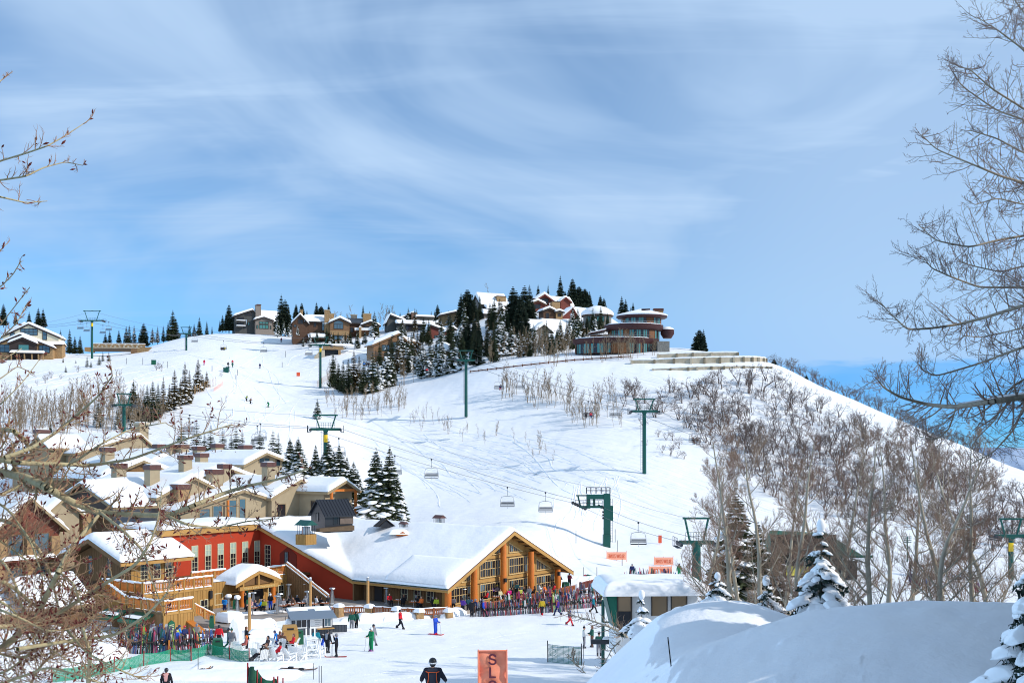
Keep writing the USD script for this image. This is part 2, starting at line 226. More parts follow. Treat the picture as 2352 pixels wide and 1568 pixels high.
SNOWG = usdkit.material(stage, L+'packed_snow', snow_nodes, [('g.position', 'n1.vector'), ('g.position', 'n2.vector'), ('g.position', 'mp.vector'), ('mp.vector', 'wv.vector'), ('wv.fac', 'm0.value1'), ('g.position', 'msk.vector'), ('msk.fac', 'mr.value'), ('g.position', 'sp.vector'), ('sp.y', 'my.value'), ('mr.result', 'mm.value1'), ('my.result', 'mm.value2'), ('mm.value', 'm0.value2'), ('m0.value', 'm3.value1'),
  ('n1.fac', 'm1.value1'), ('m3.value', 'm1.value3'), ('n2.fac', 'm2.value1'), ('m1.value', 'm2.value3'), ('m2.value', 'b.height'), ('b.normal', 'p.normal'), ('n1.fac', 'r.fac'), ('r.color', 'p.base_color')], surface='p.BSDF')
SNOW = mat('fresh_snow', (0.92, 0.91, 0.90), 0.6, 0.2, bump=0.06, bscale=2.2)
tv = np.stack([GX.ravel(), GY.ravel(), ZG.ravel()], 1)
fx, fy = np.gradient(ZG)
tm_ = emit('/World/snowy_ground', (tv, np.vstack([quad[:, [0, 1, 2]], quad[:, [0, 2, 3]]])), SNOWG, True); tag(tm_, 'snow covered ground, ski slopes and hills', 'ground', None, 'structure')
# far blue range on the horizon
ms = []
hx = np.linspace(-9000, 9000, 160); hz = -160+(fbm2(hx, hx*0, 1/900.0, 9, 5)+0.5)*330+np.clip(hx/9000, -1, 1)*30
hv = np.concatenate([np.stack([hx, np.full(160, 7600.0), np.full(160, -260.0)], 1), np.stack([hx, np.full(160, 8400.0)+fbm2(hx, hx*0, 1/500., 4)*900, hz], 1), np.stack([hx, np.full(160, 9600.0), np.full(160, -260.0)], 1)])
hi_ = np.arange(159); hf = np.vstack([np.stack([hi_+o, hi_+1+o, hi_+161+o], 1) for o in (0, 160)]+[np.stack([hi_+o, hi_+161+o, hi_+160+o], 1) for o in (0, 160)])
struct('distant_mountains', (hv, hf), mat('far_range', (0.42, 0.50, 0.62), 0.9, 0.1, col2=(.16, .24, .38), scale=0.004), 'low blue mountain range on the far horizon')

# tracks that skis have cut into the slopes: low ridges of pushed up snow
def ski_tracks():
    rg = random.Random(77); ms = []
    def one(p, q, wig, n, dm, r, ph):
        pts = []
        for i in range(n+1):
            u = i/n; x = p[0]+(q[0]-p[0])*u+wig*math.sin(ph+u*rg_w)*(.3+u); y = p[1]+(q[1]-p[1])*u+.35*wig*math.cos(ph*1.7+u*rg_w*1.3)*(.3+u); w = hit(x, y, dm); pts.append(w-np.array([0, 0, r*.35]))
        ms.append(path(pts, [r*(.5+.7*rg.random()) for _ in pts], 6))
    for k in range(46):
        rg_w = rg.uniform(2, 9); x0 = rg.uniform(800, 1250); y0 = rg.uniform(985, 1060); one((x0, y0), (x0+rg.uniform(120, 330), y0+rg.uniform(40, 130)), rg.uniform(4, 26), 34, 150, rg.uniform(.09, .17), rg.random()*6)
    for k in range(14): rg_w = rg.uniform(4, 12); x0 = rg.uniform(1300, 1430); one((x0, rg.uniform(1090, 1120)), (x0+rg.uniform(-60, 20), rg.uniform(1180, 1225)), rg.uniform(3, 10), 26, 140, rg.uniform(.08, .14), rg.random()*6)
    for k in range(16): rg_w = rg.uniform(2, 6); x0 = rg.uniform(120, 420); y0 = rg.uniform(835, 880); one((x0, y0), (x0-rg.uniform(80, 200), y0+rg.uniform(15, 50)), rg.uniform(2, 8), 24, 220, rg.uniform(.10, .2), rg.random()*6)
    for k in range(26): rg_w = rg.uniform(3, 12); x0 = rg.uniform(500, 730); y0 = rg.uniform(790, 960); one((x0, y0), (x0+rg.uniform(-90, 60), y0+rg.uniform(40, 100)), rg.uniform(4, 16), 26, 210, rg.uniform(.09, .16), rg.random()*6)
    for k in range(30): rg_w = rg.uniform(2, 6); x0 = rg.uniform(780, 1250); y0 = rg.uniform(1430, 1560); one((x0, y0), (x0+rg.uniform(-260, 260), y0+rg.uniform(-25, 30)), rg.uniform(2, 10), 24, 50, rg.uniform(.012, .028), rg.random()*6)
    tag(emit('/World/ski_tracks', join(ms), SNOWG, True), 'ski tracks cut across the slopes and the plaza', 'tracks', None, 'stuff')
# ---------------------------------------------------------------- colours of the built things
TAN = mat('tan_paint', (0.50, 0.275, 0.085), 0.65, 0.2, var=0.22, scale=1.3)
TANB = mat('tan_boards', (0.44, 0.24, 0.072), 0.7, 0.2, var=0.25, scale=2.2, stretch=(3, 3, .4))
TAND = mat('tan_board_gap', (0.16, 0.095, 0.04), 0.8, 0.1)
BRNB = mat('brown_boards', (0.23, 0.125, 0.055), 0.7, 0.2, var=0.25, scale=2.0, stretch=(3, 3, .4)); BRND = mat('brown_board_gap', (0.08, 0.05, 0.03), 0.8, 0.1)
LOG = mat('orange_log', (0.70, 0.19, 0.022), 0.5, 0.4, var=0.35, scale=3.0, stretch=(4, 4, .5)); RAIL = mat('cedar_rail', (0.56, 0.185, 0.03), 0.6, 0.3, var=0.3, scale=3.0)
RAILR = mat('red_cedar_rail', (0.33, 0.10, 0.035), 0.6, 0.3, var=0.3, scale=3.0); POLEM = mat('pale_log', (0.55, 0.30, 0.11), 0.6, 0.3, var=0.25, scale=3.0, stretch=(4, 4, .5))
REDW = mat('red_stucco', (0.45, 0.050, 0.020), 0.8, 0.2, var=0.12, scale=0.9, bump=0.01); SOFF = mat('soffit_wood', (0.20, 0.12, 0.055), 0.7, 0.2, var=0.3, scale=2.0)
TANF = mat('tan_frame', (0.60, 0.41, 0.18), 0.6, 0.3); CREAM = mat('cream_frame', (0.62, 0.56, 0.36), 0.6, 0.3); WHITE = mat('white_paint', (0.80, 0.80, 0.78), 0.5, 0.3)
GLASS = mat('dark_pane', (0.020, 0.018, 0.020), 0.08, 0.5); GLASSB = mat('sky_pane', (0.10, 0.16, 0.19), 0.05, 0.8, metallic=0.35); TEAL = mat('teal_pane', (0.07, 0.22, 0.20), 0.08, 0.7); CURT = mat('curtained_pane', (0.36, 0.44, 0.36), 0.2, 0.5)
DROOF = mat('dark_roof', (0.06, 0.05, 0.045), 0.8, 0.2, var=0.3, scale=3.0); BMET = mat('black_sheet_metal', (0.018, 0.018, 0.022), 0.35, 0.5); GUT = mat('green_gutter', (0.035, 0.06, 0.05), 0.5, 0.4)
BEIGE = mat('beige_siding', (0.37, 0.29, 0.185), 0.75, 0.2, var=0.15, scale=1.2); BEIGEL = mat('beige_trim', (0.33, 0.24, 0.135), 0.7, 0.2, var=0.2, scale=1.5); COPPER = mat('brown_copper', (0.115, 0.040, 0.028), 0.45, 0.5, var=0.4, scale=3.0)
STONE = mat('tan_stone', (0.42, 0.26, 0.12), 0.85, 0.2, col2=(0.24, 0.15, 0.08), scale=2.6, bump=0.06, bscale=3.0); STONEG = mat('grey_stone', (0.26, 0.25, 0.22), 0.85, 0.2, col2=(0.13, 0.12, 0.11), scale=2.6, bump=0.05, bscale=3.0)
CONC = mat('weathered_concrete', (0.58, 0.50, 0.38), 0.9, 0.1, col2=(0.40, 0.32, 0.22), scale=0.8, stretch=(1, 1, .35)); BLK = mat('black_plastic', (0.012, 0.012, 0.014), 0.5, 0.4); STEEL = mat('bare_steel', (0.42, 0.43, 0.44), 0.35, 0.5, metallic=0.8)
GREENP = mat('lift_green_paint', (0.006, 0.085, 0.065), 0.45, 0.4, var=0.2, scale=0.8); DGREEN = mat('bin_green', (0.008, 0.10, 0.05), 0.45, 0.4); ICE = mat('ice', (0.72, 0.82, 0.88), 0.15, 0.6); YEL = mat('yellow_paint', (0.80, 0.50, 0.02), 0.5, 0.3)
SLATE = mat('slate_blue_board', (0.085, 0.095, 0.115), 0.7, 0.2, var=0.25, scale=1.5, stretch=(3, 3, .4)); SLATER = mat('slate_roof', (0.16, 0.20, 0.25), 0.5, 0.4)
# ---------------------------------------------------------------- building pieces
def pl(axis, c, s0, s1, d0, d1, z0, z1):
    """a box on a wall: axis 'y' is a wall facing -y at y = c, axis 'x' one facing -x at x = c; s runs along it, d goes into it"""
    return box(s0, s1, c+d0, c+d1, z0, z1) if axis == 'y' else box(c+d0, c+d1, s0, s1, z0, z1)
def window(B, axis, c, s0, s1, z0, z1, nx=2, nz=2, fm=CREAM, pm=GLASS, fw=.07, mw=.035, split=False, pm2=None, proud=.05, label=None):
    ms = [pl(axis, c, s0, s1, -proud, .04, z1-fw, z1), pl(axis, c, s0, s1, -proud, .04, z0, z0+fw), pl(axis, c, s0, s0+fw, -proud, .04, z0+fw, z1-fw), pl(axis, c, s1-fw, s1, -proud, .04, z0+fw, z1-fw)]
    a0, a1, b0, b1 = s0+fw, s1-fw, z0+fw, z1-fw
    for i in range(1, nx): x = a0+(a1-a0)*i/nx; ms.append(pl(axis, c, x-mw/2, x+mw/2, -proud*.7, .03, b0, b1))
    for i in range(1, nz):
        z = b0+(b1-b0)*i/nz
        for k in range(nx): ms.append(pl(axis, c, a0+(a1-a0)*k/nx+mw/2, a0+(a1-a0)*(k+1)/nx-mw/2, -proud*.66, .03, z-mw/2, z+mw/2))
    w = part(B, 'window', join(ms), fm, label=label)
    if split:
        for i in range(nx):
            for k in range(nz):
                part(w, 'pane', pl(axis, c, a0+(a1-a0)*i/nx+mw/2, a0+(a1-a0)*(i+1)/nx-mw/2, -.012, .02, b0+(b1-b0)*k/nz+mw/2, b0+(b1-b0)*(k+1)/nz-mw/2), (pm2 if pm2 is not None and k >= nz/2 else pm))
    else: part(w, 'pane', pl(axis, c, a0, a1, -.012, .02, b0, b1), pm)
    return w
def boards(B, axis, c, s0, s1, z0, z1, w=.36, m=TANB, holes=(), proud=.035, gap=.03):
    """board and batten cladding, one board at a time; z0 and z1 may be functions of s"""
    f0, f1 = (z0 if callable(z0) else lambda s: z0), (z1 if callable(z1) else lambda s: z1)
    n = max(1, int(round((s1-s0)/w)))
    for i in range(n):
        a, b = s0+(s1-s0)*i/n+gap/2, s0+(s1-s0)*(i+1)/n-gap/2; mid = (a+b)/2
        spans = [(None, None)]
        for (h0, h1, g0, g1) in holes:
            if h0-.1 < mid < h1+.1: spans = [(None, g0), (g1, None)]
        for lo, hi in spans:
            v = []
            for d in (-proud, 0.01):
                for s in (a, b):
                    for z in ((f0(s) if lo is None else lo), (f1(s) if hi is None else hi)): v.append((s, c+d, z) if axis == 'y' else (c+d, s, z))
            v = np.array(v)
            if v[:, 2].max()-v[:, 2].min() < .15 or v[1, 2]-v[0, 2] < .02 and v[3, 2]-v[2, 2] < .02: continue
            part(B, 'board', (v, np.array([[0, 2, 3], [0, 3, 1], [4, 7, 6], [4, 5, 7], [0, 1, 5], [0, 5, 4], [2, 6, 7], [2, 7, 3], [1, 3, 7], [1, 7, 5], [0, 4, 6], [0, 6, 2]])), m)
def gridslab(x0, x1, y0, y1, f, lo, hi, nx=12, ny=12, mask=None):
    X, Y = np.meshgrid(np.linspace(x0, x1, nx), np.linspace(y0, y1, ny), indexing='ij'); Z = f(X, Y)
    H = hi(X, Y) if callable(hi) else hi
    v = np.vstack([np.stack([X, Y, Z+H], -1).reshape(-1, 3), np.stack([X, Y, Z+lo], -1).reshape(-1, 3)]); n = nx*ny
    i = (np.arange(nx-1)[:, None]*ny+np.arange(ny-1)).ravel(); q = np.stack([i, i+ny, i+ny+1, i+1], 1)
    fc = [q[:, [0, 1, 2]], q[:, [0, 2, 3]], q[:, [0, 2, 1]]+n, q[:, [0, 3, 2]]+n]
    ring = np.concatenate([np.arange(nx)*ny, (nx-1)*ny+np.arange(1, ny), (np.arange(nx-2, -1, -1))*ny+ny-1, np.arange(ny-2, 0, -1)]); r2 = np.roll(ring, -1)
    fc += [np.stack([ring, ring+n, r2+n], 1), np.stack([ring, r2+n, r2], 1)]
    return v, np.vstack(fc)
def snowcap(x0, x1, y0, y1, f, t=.5, r=.5, step=.45, seed=0, noise=.16, lip=.3):
    nx, ny = max(6, int((x1-x0)/step)), max(6, int((y1-y0)/step))
    def top(X, Y):
        d = np.minimum(np.minimum(X-x0, x1-X), np.minimum(Y-y0, y1-Y)); e = np.sqrt(np.clip(1-(1-np.clip(d/r, 0, 1))**2, 0, 1))
        return t*(lip+(1-lip)*e)+noise*fbm2(X+seed*7.3, Y, 1/1.6, seed+3, 3)*(.35+.65*e)+noise*1.5*fbm2(X+seed*3.1, Y, 1/5., seed, 2)*e
    return gridslab(x0, x1, y0, y1, f, .012, top, nx, ny)
def gable_f(xr, zr, sl, sr): return lambda X, Y: zr-np.where(X < xr, (xr-X)*sl, (X-xr)*sr)
def hip_f(x0, x1, y0, y1, ze, s, zmax): return lambda X, Y: ze+np.minimum(np.minimum(np.minimum(X-x0, x1-X), np.minimum(Y-y0, y1-Y))*s, zmax)
def volume(B, x0, x1, y0, y1, zb, ze, rise, xr=None, ridge='y', over=.5, wm=BEIGE, fm=BEIGEL, snow=.45, seed=0, back=None, roofm=DROOF, soff=SOFF, fas=.28, tr=.18, overf=None, lab=None):
    """a gabled block: walls, roof deck, fascia boards and its blanket of snow. ridge 'y': the gable faces -y; 'x': the gable faces -x"""
    of = over if overf is None else overf
    swap = ridge == 'x'
    if swap: x0, x1, y0, y1 = y0, y1, x0, x1
    xr = (x0+x1)/2 if xr is None else xr
    sl = rise/(xr-x0) if xr > x0 else 0; zr = ze+rise; sr = sl if abs(x1-xr) < 1e-6 else (rise/(x1-xr) if back is None else back)
    f = gable_f(xr, zr, sl, sr)
    def S(m): return m if not swap else (np.asarray(m[0])[:, [1, 0, 2]], np.asarray(m[1])[:, ::-1])
    poly = [(x0, zb), (x1, zb), (x1, float(f(x1, 0))), (xr, zr), (x0, ze)]
    part(B, 'wall', S(prism(poly, y0, y1, 'y')), wm, label=lab)
    X0, X1, Y0, Y1 = x0-over, x1+over, y0-of, y1+over*.5
    for a, b in ((X0, xr), (xr, X1)): part(B, 'roof', S(gridslab(a, b, Y0+.06, Y1, f, .02, .02+tr, 2, 2)), soff)
    for a, b in ((X0, xr), (xr, X1)):
        za, zb_ = float(f(a, 0)), float(f(b, 0)); part(B, 'rake_board', S(prism([(a, za-fas*.5), (b, zb_-fas*.5), (b, zb_+tr+.03), (a, za+tr+.03)], Y0, Y0+.06, 'y')), fm)
    za = float(f(X0, 0)); part(B, 'eave_board', S(box(X0-.05, X0, Y0, Y1, za-.1, za+tr+.02)), fm)
    if snow:
        g = lambda X, Y: f(X, Y)+tr+.03
        part(B, 'roof_snow', S(snowcap(X0+.03, X1-.03, Y0+.03, Y1, g, snow, .5, max(.4, (X1-X0)/22), seed)), SNOW, smooth=50)
    return f
def chimney(B, x, y, z0, z1, w=1.1, d=1.1, m=BEIGE, cap=COPPER, caph=.6, snow=True):
    c = part(B, 'chimney', box(x-w/2, x+w/2, y-d/2, y+d/2, z0, z1), m); part(c, 'chimney_cap', box(x-w/2-.12, x+w/2+.12, y-d/2-.12, y+d/2+.12, z1, z1+caph), cap)
    if snow: part(c, 'chimney_snow', move(snowcap(-w/2, w/2, -d/2, d/2, lambda X, Y: X*0, .16, .3, .2), (x, y, z1+caph)), SNOW, smooth=50)
    return c
def icicles(B, axis, c, s0, s1, z, n, lmax, seed=1):
    rg = random.Random(seed); ms = []
    for k in range(n):
        s = s0+(s1-s0)*(k+rg.random())/n; l = lmax*(.25+.75*rg.random()**1.5)*(.5+.5*math.sin(s*1.9+seed)**2); r = .03+.035*rg.random(); q = (s, c) if axis == 'y' else (c, s)
        ms.append(rod((*q, z), (*q, z-l), r, .004, 4))
    part(B, 'icicles', join(ms), ICE, kind='stuff')
def railing(B, p0, p1, z, h=1.0, n=4, pm=TANB, rm=RAIL, snow=.12, low=True, drop=0.0, seed=0, z1=None):
    """posts, top and bottom rail, balusters, and the snow that lies on the top rail; z1 = height of the far end when it climbs"""
    p0, p1 = np.array(p0, float), np.array(p1, float); dz = 0 if z1 is None else z1-z; Ln = np.linalg.norm(p1-p0); d = (p1-p0)/Ln; nr = np.array([-d[1], d[0]])
    def bar(s0, s1, w, za, zb):
        v = []
        for s, zz in ((s0, dz*s0/Ln), (s1, dz*s1/Ln)):
            for o in (-w/2, w/2):
                for zz2 in (za, zb): q = p0+d*s+nr*o; v.append((q[0], q[1], z+zz+zz2))
        return np.array(v), np.array([[0, 1, 3], [0, 3, 2], [4, 6, 7], [4, 7, 5], [0, 4, 5], [0, 5, 1], [2, 3, 7], [2, 7, 6], [1, 5, 7], [1, 7, 3], [0, 2, 6], [0, 6, 4]])
    for i in range(n+1):
        s = min(max(Ln*i/n, .08), Ln-.08); part(B, 'post', bar(s-.08, s+.08, .16, -drop, h+.06), pm)
    part(B, 'top_rail', bar(0, Ln, .12, h-.1, h), rm)
    if low: part(B, 'bottom_rail', bar(0, Ln, .08, .12, .2), rm)
    m = int(Ln/.17); part(B, 'balusters', join([bar(Ln*(i+.5)/m-.05, Ln*(i+.5)/m+.05, .05, .2, h-.1) for i in range(m)]), rm, kind='stuff')
    if snow:
        rg = random.Random(seed); pts = [(p0+d*s, z+dz*s/Ln+h+.01+snow*.3) for s in np.linspace(.05, Ln-.05, max(3, int(Ln/.25)))]
        part(B, 'rail_snow', path([(q[0], q[1], zz+.03*rg.random()) for q, zz in pts], [snow*(.6+.6*rg.random()) for _ in pts], 6), SNOW, smooth=60)
def pillow(cx_, cy_, z, sx, sy, t, seed=0, n=12):
    return move(snowcap(-sx/2, sx/2, -sy/2, sy/2, lambda X, Y: X*0, t, min(sx, sy)*.45, max(sx, sy)/n, seed, noise=t*.2, lip=.08), (cx_, cy_, z))
# ---------------------------------------------------------------- the day lodge, in its own frame: a along the big gable, b back along its ridge
K = (-6.3, 108.0, -16.0); LR = math.degrees(math.atan2(.8, .6))
def lw(a, b, z=0.0): return np.array([K[0]+.6*a-.8*b, K[1]+.8*a+.6*b, K[2]+z])
def sh(a, z, b): s = (b+69.84)/69.84; return -82.62+(a+82.62)*s, 16+(z-16)*s
lodge = thing('day_lodge', 'large ski lodge with snowy roof, red wall and tall glazed timber gable', 'lodge', K, LR)
ZE, ZR, AR, AW = 2.42, 7.55, 11.0, 22.3
R2 = lambda A, B_: ZR-np.abs(A-AR)*(ZR-ZE)/AR
R1 = lambda A, B_: np.minimum(ZE+np.maximum(B_-13.2, 0)*.338, 7.75)
RF = lambda A, B_: np.where(B_ < 13.2, R2(A, B_), np.maximum(R2(A, B_), R1(A, B_)*np.where(A > 15, 1-(A-15)*.06, 1)))
part(lodge, 'roof', gridslab(0, AW, .08, 29.6, RF, -.16, .0, 46, 60), SOFF)
part(lodge, 'roof_snow', snowcap(-.12, AW+.1, .05, 29.9, lambda A, B_: RF(A, B_)+.012, .62, .8, .3, 3, noise=.22), SNOW, smooth=60)
part(lodge, 'flat_roof', box(-13.0, .3, 28.6, 37.0, 7.25, 7.45), DROOF)
part(lodge, 'roof_snow', snowcap(-13.1, 1.5, 28.55, 37.0, lambda A, B_: A*0+7.84, .55, .7, .5, 5), SNOW, smooth=60)
part(lodge, 'roof_snow', snowcap(1.0, 21, 29.4, 38.0, lambda A, B_: 7.4-np.maximum(A-12, 0)*.25, .6, 2.0, .6, 8, noise=.5), SNOW, smooth=60)
part(lodge, 'slumped_snow', (lambda m: (np.stack([m[0][:, 0], m[0][:, 1], m[0][:, 2]+R2(m[0][:, 0], 0)+.42], 1), m[1]))(pillow(2.3, 4.6, 0, 4.6, 8.5, .55, 41, 30)), SNOW, smooth=60)
# rake and eave boards
sl = (ZR-ZE)/AR
for a, b in ((-.1, AR), (AR, AW+.1)):
    za, zb = float(R2(a, 0)), float(R2(b, 0)); part(lodge, 'rake_board', prism([(a, za-.36), (b, zb-.36), (b, zb+.03), (a, za+.03)], 0, .08, 'y'), TAN)
    part(lodge, 'drip_edge', prism([(a, za+.031), (b, zb+.031), (b, zb+.10), (a, za+.10)], -.03, .06, 'y'), COPPER)
part(lodge, 'rake_board', prism([(13.2, ZE-.38), (28.9, 7.73-.38), (28.9, 7.73+.02), (13.2, ZE+.02)], -.08, 0, 'x'), TAN)
part(lodge, 'drip_edge', prism([(13.2, ZE+.021), (28.9, 7.73+.021), (28.9, 7.73+.10), (13.2, ZE+.10)], -.12, 0, 'x'), COPPER)
part(lodge, 'eave_board', box(-.08, 0, .08, 13.2, ZE-.3, ZE+.0), TAN); part(lodge, 'gutter', box(-.22, -.085, .0, 13.2, ZE+.0, ZE+.13), GUT)
part(lodge, 'fascia', box(-12.9, -.1, 28.45, 28.6, 7.2, 7.78), TAN); part(lodge, 'fascia', box(-13.05, -12.9, 28.45, 36, 7.2, 7.78), TAN)
for i in range(9):   # lookouts under the right slope
    a = 12.3+i*1.15; part(lodge, 'rafter', box(a-.06, a+.06, .1, 1.35, float(R2(a, 0))-.42, float(R2(a, 0))-.2), TAN)
# the glazed gable wall
WB = 1.25
part(lodge, 'gable_wall', prism([(.9, 0), (21.4, 0), (21.4, float(R2(21.4, 0))-.2), (AR, ZR-.2), (.9, float(R2(.9, 0))-.2)], WB, WB+.4, 'y'), TAN)
part(lodge, 'wall', box(21.0, 21.4, WB+.4, 27, 0, 2.6), TAN)
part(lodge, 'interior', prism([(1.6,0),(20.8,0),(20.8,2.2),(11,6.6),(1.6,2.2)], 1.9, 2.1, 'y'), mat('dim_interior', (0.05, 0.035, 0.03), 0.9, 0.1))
def gwin(a0, a1, z0, z1f, nx, nz, top=None):
    """a band of glazing; z1f gives the height of its head along a, so that it can follow the rake"""
    (A0, Z0), (A1, _) = sh(a0, z0, WB), sh(a1, z0, WB); n = nx*2; ms = []; pan = []
    S = np.linspace(A0, A1, n+1); fz = [sh(a0+(a1-a0)*i/n, z1f(a0+(a1-a0)*i/n), WB)[1] for i in range(n+1)]
    for i in range(n):
        s0, s1, h0, h1 = S[i], S[i+1], fz[i], fz[i+1]; w = .055 if i % 2 == 0 else .025
        ms.append(box(s0-w*.5, s0+w*.5, WB-.09 if i % 2 == 0 else WB-.06, WB, Z0, max(h0, Z0+.02)))
        ms.append(prism([(s0+w*.5, h0-.06), (s1-.03, h1-.06), (s1-.03, h1+.05), (s0+w*.5, h0+.05)], WB-.1, WB, 'y'))
        for k in range(nz):
            lo0, lo1 = Z0+.05+(h0-Z0-.1)*k/nz, Z0+.05+(h1-Z0-.1)*k/nz; hi0, hi1 = Z0+.05+(h0-Z0-.1)*(k+1)/nz, Z0+.05+(h1-Z0-.1)*(k+1)/nz
            if nz > 1 and abs(h0-h1) > .02:
                zs = [Z0+.05+(max(h0, h1)-Z0-.1)*q/nz for q in (k, k+1)]; lo0 = lo1 = zs[0]; hi0, hi1 = min(zs[1], h0-.06), min(zs[1], h1-.06)
            if max(hi0-lo0, hi1-lo1) < .06: continue
            hi0, hi1 = max(hi0, lo0+.01), max(hi1, lo1+.01)
            pan.append(prism([(s0+.04, lo0+.03), (s1-.04, lo1+.03), (s1-.04, max(hi1-.01, lo1+.035)), (s0+.04, max(hi0-.01, lo0+.035))], WB-.025, WB+.01, 'y'))
            if k: ms.append(box(s0+.03, s1-.03, WB-.07, WB, lo0-.03, lo0+.03))
    ms.append(box(A1-.03, A1+.05, WB-.09, WB, Z0, max(fz[-1], Z0+.03))); ms.append(box(A0-.05, A1+.09, WB-.14, WB-.02, Z0-.07, Z0+.02))
    w = part(lodge, 'window', join(ms), TANF)
    for i, p in enumerate(pan): part(w, 'pane', p, GLASSB if rnd.random() < .10 else GLASS)
rk = lambda a, off: float(R2(a, 0))-off
gwin(-.05, 4.2, .95, lambda a: min(2.52, rk(a, .25)+.02), 5, 2); gwin(4.95, 9.15, .9, lambda a: 2.5, 5, 2); gwin(9.9, 14.1, .8, lambda a: 2.45, 5, 2); gwin(14.9, 19.3, .75, lambda a: 2.42 if a < 18.8 else 2.42-(a-18.8)*.5, 5, 2)
gwin(1.95, 4.1, 3.02, lambda a: max(3.02, min(rk(a, .3), 4.2)), 3, 1); gwin(4.95, 9.15, 3.15, lambda a: min(4.82, rk(a, .25)), 5, 2); gwin(9.9, 14.1, 3.1, lambda a: 4.8 if a < 13.3 else 4.8-(a-13.3)*.6, 5, 2); gwin(14.9, 17.6, 3.1, lambda a: max(3.1, 4.35-(a-14.9)*.46), 4, 1)
gwin(7.05, 9.15, 5.45, lambda a: max(5.45, min(6.45, 5.5+(a-7.05)*.46)), 3, 1); gwin(9.9, 12.2, 5.42, lambda a: max(5.42, 6.45-(a-9.9)*.45), 3, 1)
for z0, a0, a1 in ((2.62, .6, 19.6), (4.98, 5.3, 14.4)):
    (A0, Z0), (A1, _) = sh(a0, z0, WB), sh(a1, z0, WB); part(lodge, 'band_board', box(A0, A1, WB-.06, WB, Z0, Z0+.30), TAN); part(lodge, 'string_lights', box(A0, A1, WB-.1, WB-.06, Z0-.05, Z0-.02), BLK)
for a, h in ((4.75, 4.35), (9.7, 6.75), (14.75, 5.05), (19.95, 2.65)):
    part(lodge, 'log_column', lathe([(0.0, 0), (.36, 0), (.34, h*.5), (.31, h+.1), (0, h+.1)], 12, (a, .55, 0)), LOG, smooth=50)
part(lodge, 'log_column', lathe([(0, 0), (.36, 0), (.34, 2.3), (0, 2.3)], 12, (-.05+.45, .4, 0)), LOG, smooth=50)
for a, z in ((9.5, 2.5), (19.6, 2.3)): part(lodge, 'loudspeaker', cbox((a, .15, z), (.28, .25, .42)), BLK)
# wall under the left eave
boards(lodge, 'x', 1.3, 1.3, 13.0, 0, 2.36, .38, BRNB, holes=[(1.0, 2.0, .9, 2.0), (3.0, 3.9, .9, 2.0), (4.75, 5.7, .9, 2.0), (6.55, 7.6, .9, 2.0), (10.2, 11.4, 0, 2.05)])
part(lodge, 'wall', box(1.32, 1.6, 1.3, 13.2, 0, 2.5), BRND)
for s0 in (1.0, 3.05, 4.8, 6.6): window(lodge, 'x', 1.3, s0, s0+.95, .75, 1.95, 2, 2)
part(lodge, 'door', pl('x', 1.3, 10.25, 11.3, -.06, .05, 0.05, 2.0), BLK)
part(lodge, 'wall', box(-.05, 1.3, 13.1, 13.3, 0, 2.45), BRNB)
# shaded red wall below the left rake, and the lit one beside it
part(lodge, 'red_wall', prism([(13.4, 0), (28.9, 0), (28.9, 7.4), (13.4, ZE-.1)], .45, .8, 'x'), REDW)
part(lodge, 'red_wall', box(-12.8, .45, 28.8, 29.2, 0, 7.3), REDW)
part(lodge, 'red_wall', box(-12.8, -12.4, 29.2, 36, 0, 7.3), REDW); part(lodge, 'corner_board', box(-12.95, -12.8, 28.62, 28.8, 0, 7.2), TAN)
for s0 in (-9.05, -7.3, -5.58, -3.88, -2.18, -.45): window(lodge, 'y', 28.8, s0, s0+.85, 2.9, 5.95, 2, 5, CREAM, GLASS, split=True, pm2=CURT)
for s0, z1 in ((26.95, 5.5),): window(lodge, 'x', .45, s0, s0+1.0, 2.9, z1, 2, 5, CREAM, GLASS, split=True)
part(lodge, 'door_recess', prism([(22.6, 2.9), (25.4, 2.9), (25.4, 4.6), (24.0, 5.5), (22.6, 4.6)], .40, .46, 'x'), mat('deep_red', (0.16, 0.022, 0.012), 0.8)); window(lodge, 'x', .40, 23.9, 24.6, 3.6, 4.9, 1, 1, mat('deep_red_frame', (0.1, 0.02, .012)), GLASSB)
# upper deck in front of the red wall and the entrance block below it
part(lodge, 'deck_floor', box(-14.6, .4, 20.4, 28.7, 2.55, 2.8), SOFF); part(lodge, 'deck_snow', pillow(-7, 23.5, 2.8, 12.0, 5.4, .22, 4, 24), SNOW, smooth=60)
boards(lodge, 'y', 20.3, -15, -3.0, 0, 2.9, .38, TANB, holes=[(-5.6, -4.7, .65, 1.75), (-4.4, -3.6, .65, 1.75), (-10.5, -6.9, 0, 1.75)]); part(lodge, 'wall', box(-15, -3.0, 20.32, 20.8, 0, 2.9), TAND)
for s0 in (-5.65, -4.3): window(lodge, 'y', 20.3, s0, s0+.85, .6, 1.85, 2, 2)
window(lodge, 'y', 20.3, -12.6, -11.6, .6, 1.8, 2, 2)
railing(lodge, (-5.8, 20.35), (-3.05, 20.35), 2.9, .95, 2, drop=1.0, seed=2); railing(lodge, (-13.6, 22.8), (-9.2, 22.8), 2.85, .95, 3, seed=3)
part(lodge, 'deck_snow', pillow(-4.4, 20.55, 2.9, 2.6, .5, .35, 6), SNOW, smooth=60)
stairf = lambda s: 1.0+(s-13.8)*.475
boards(lodge, 'x', -3.0, 13.8, 20.3, 0, lambda s: stairf(s)+.0, .36, BRNB); part(lodge, 'wall', prism([(13.8, 0), (20.8, 0), (20.8, 4.1), (13.8, .95)], -2.98, -2.7, 'x'), BRND)
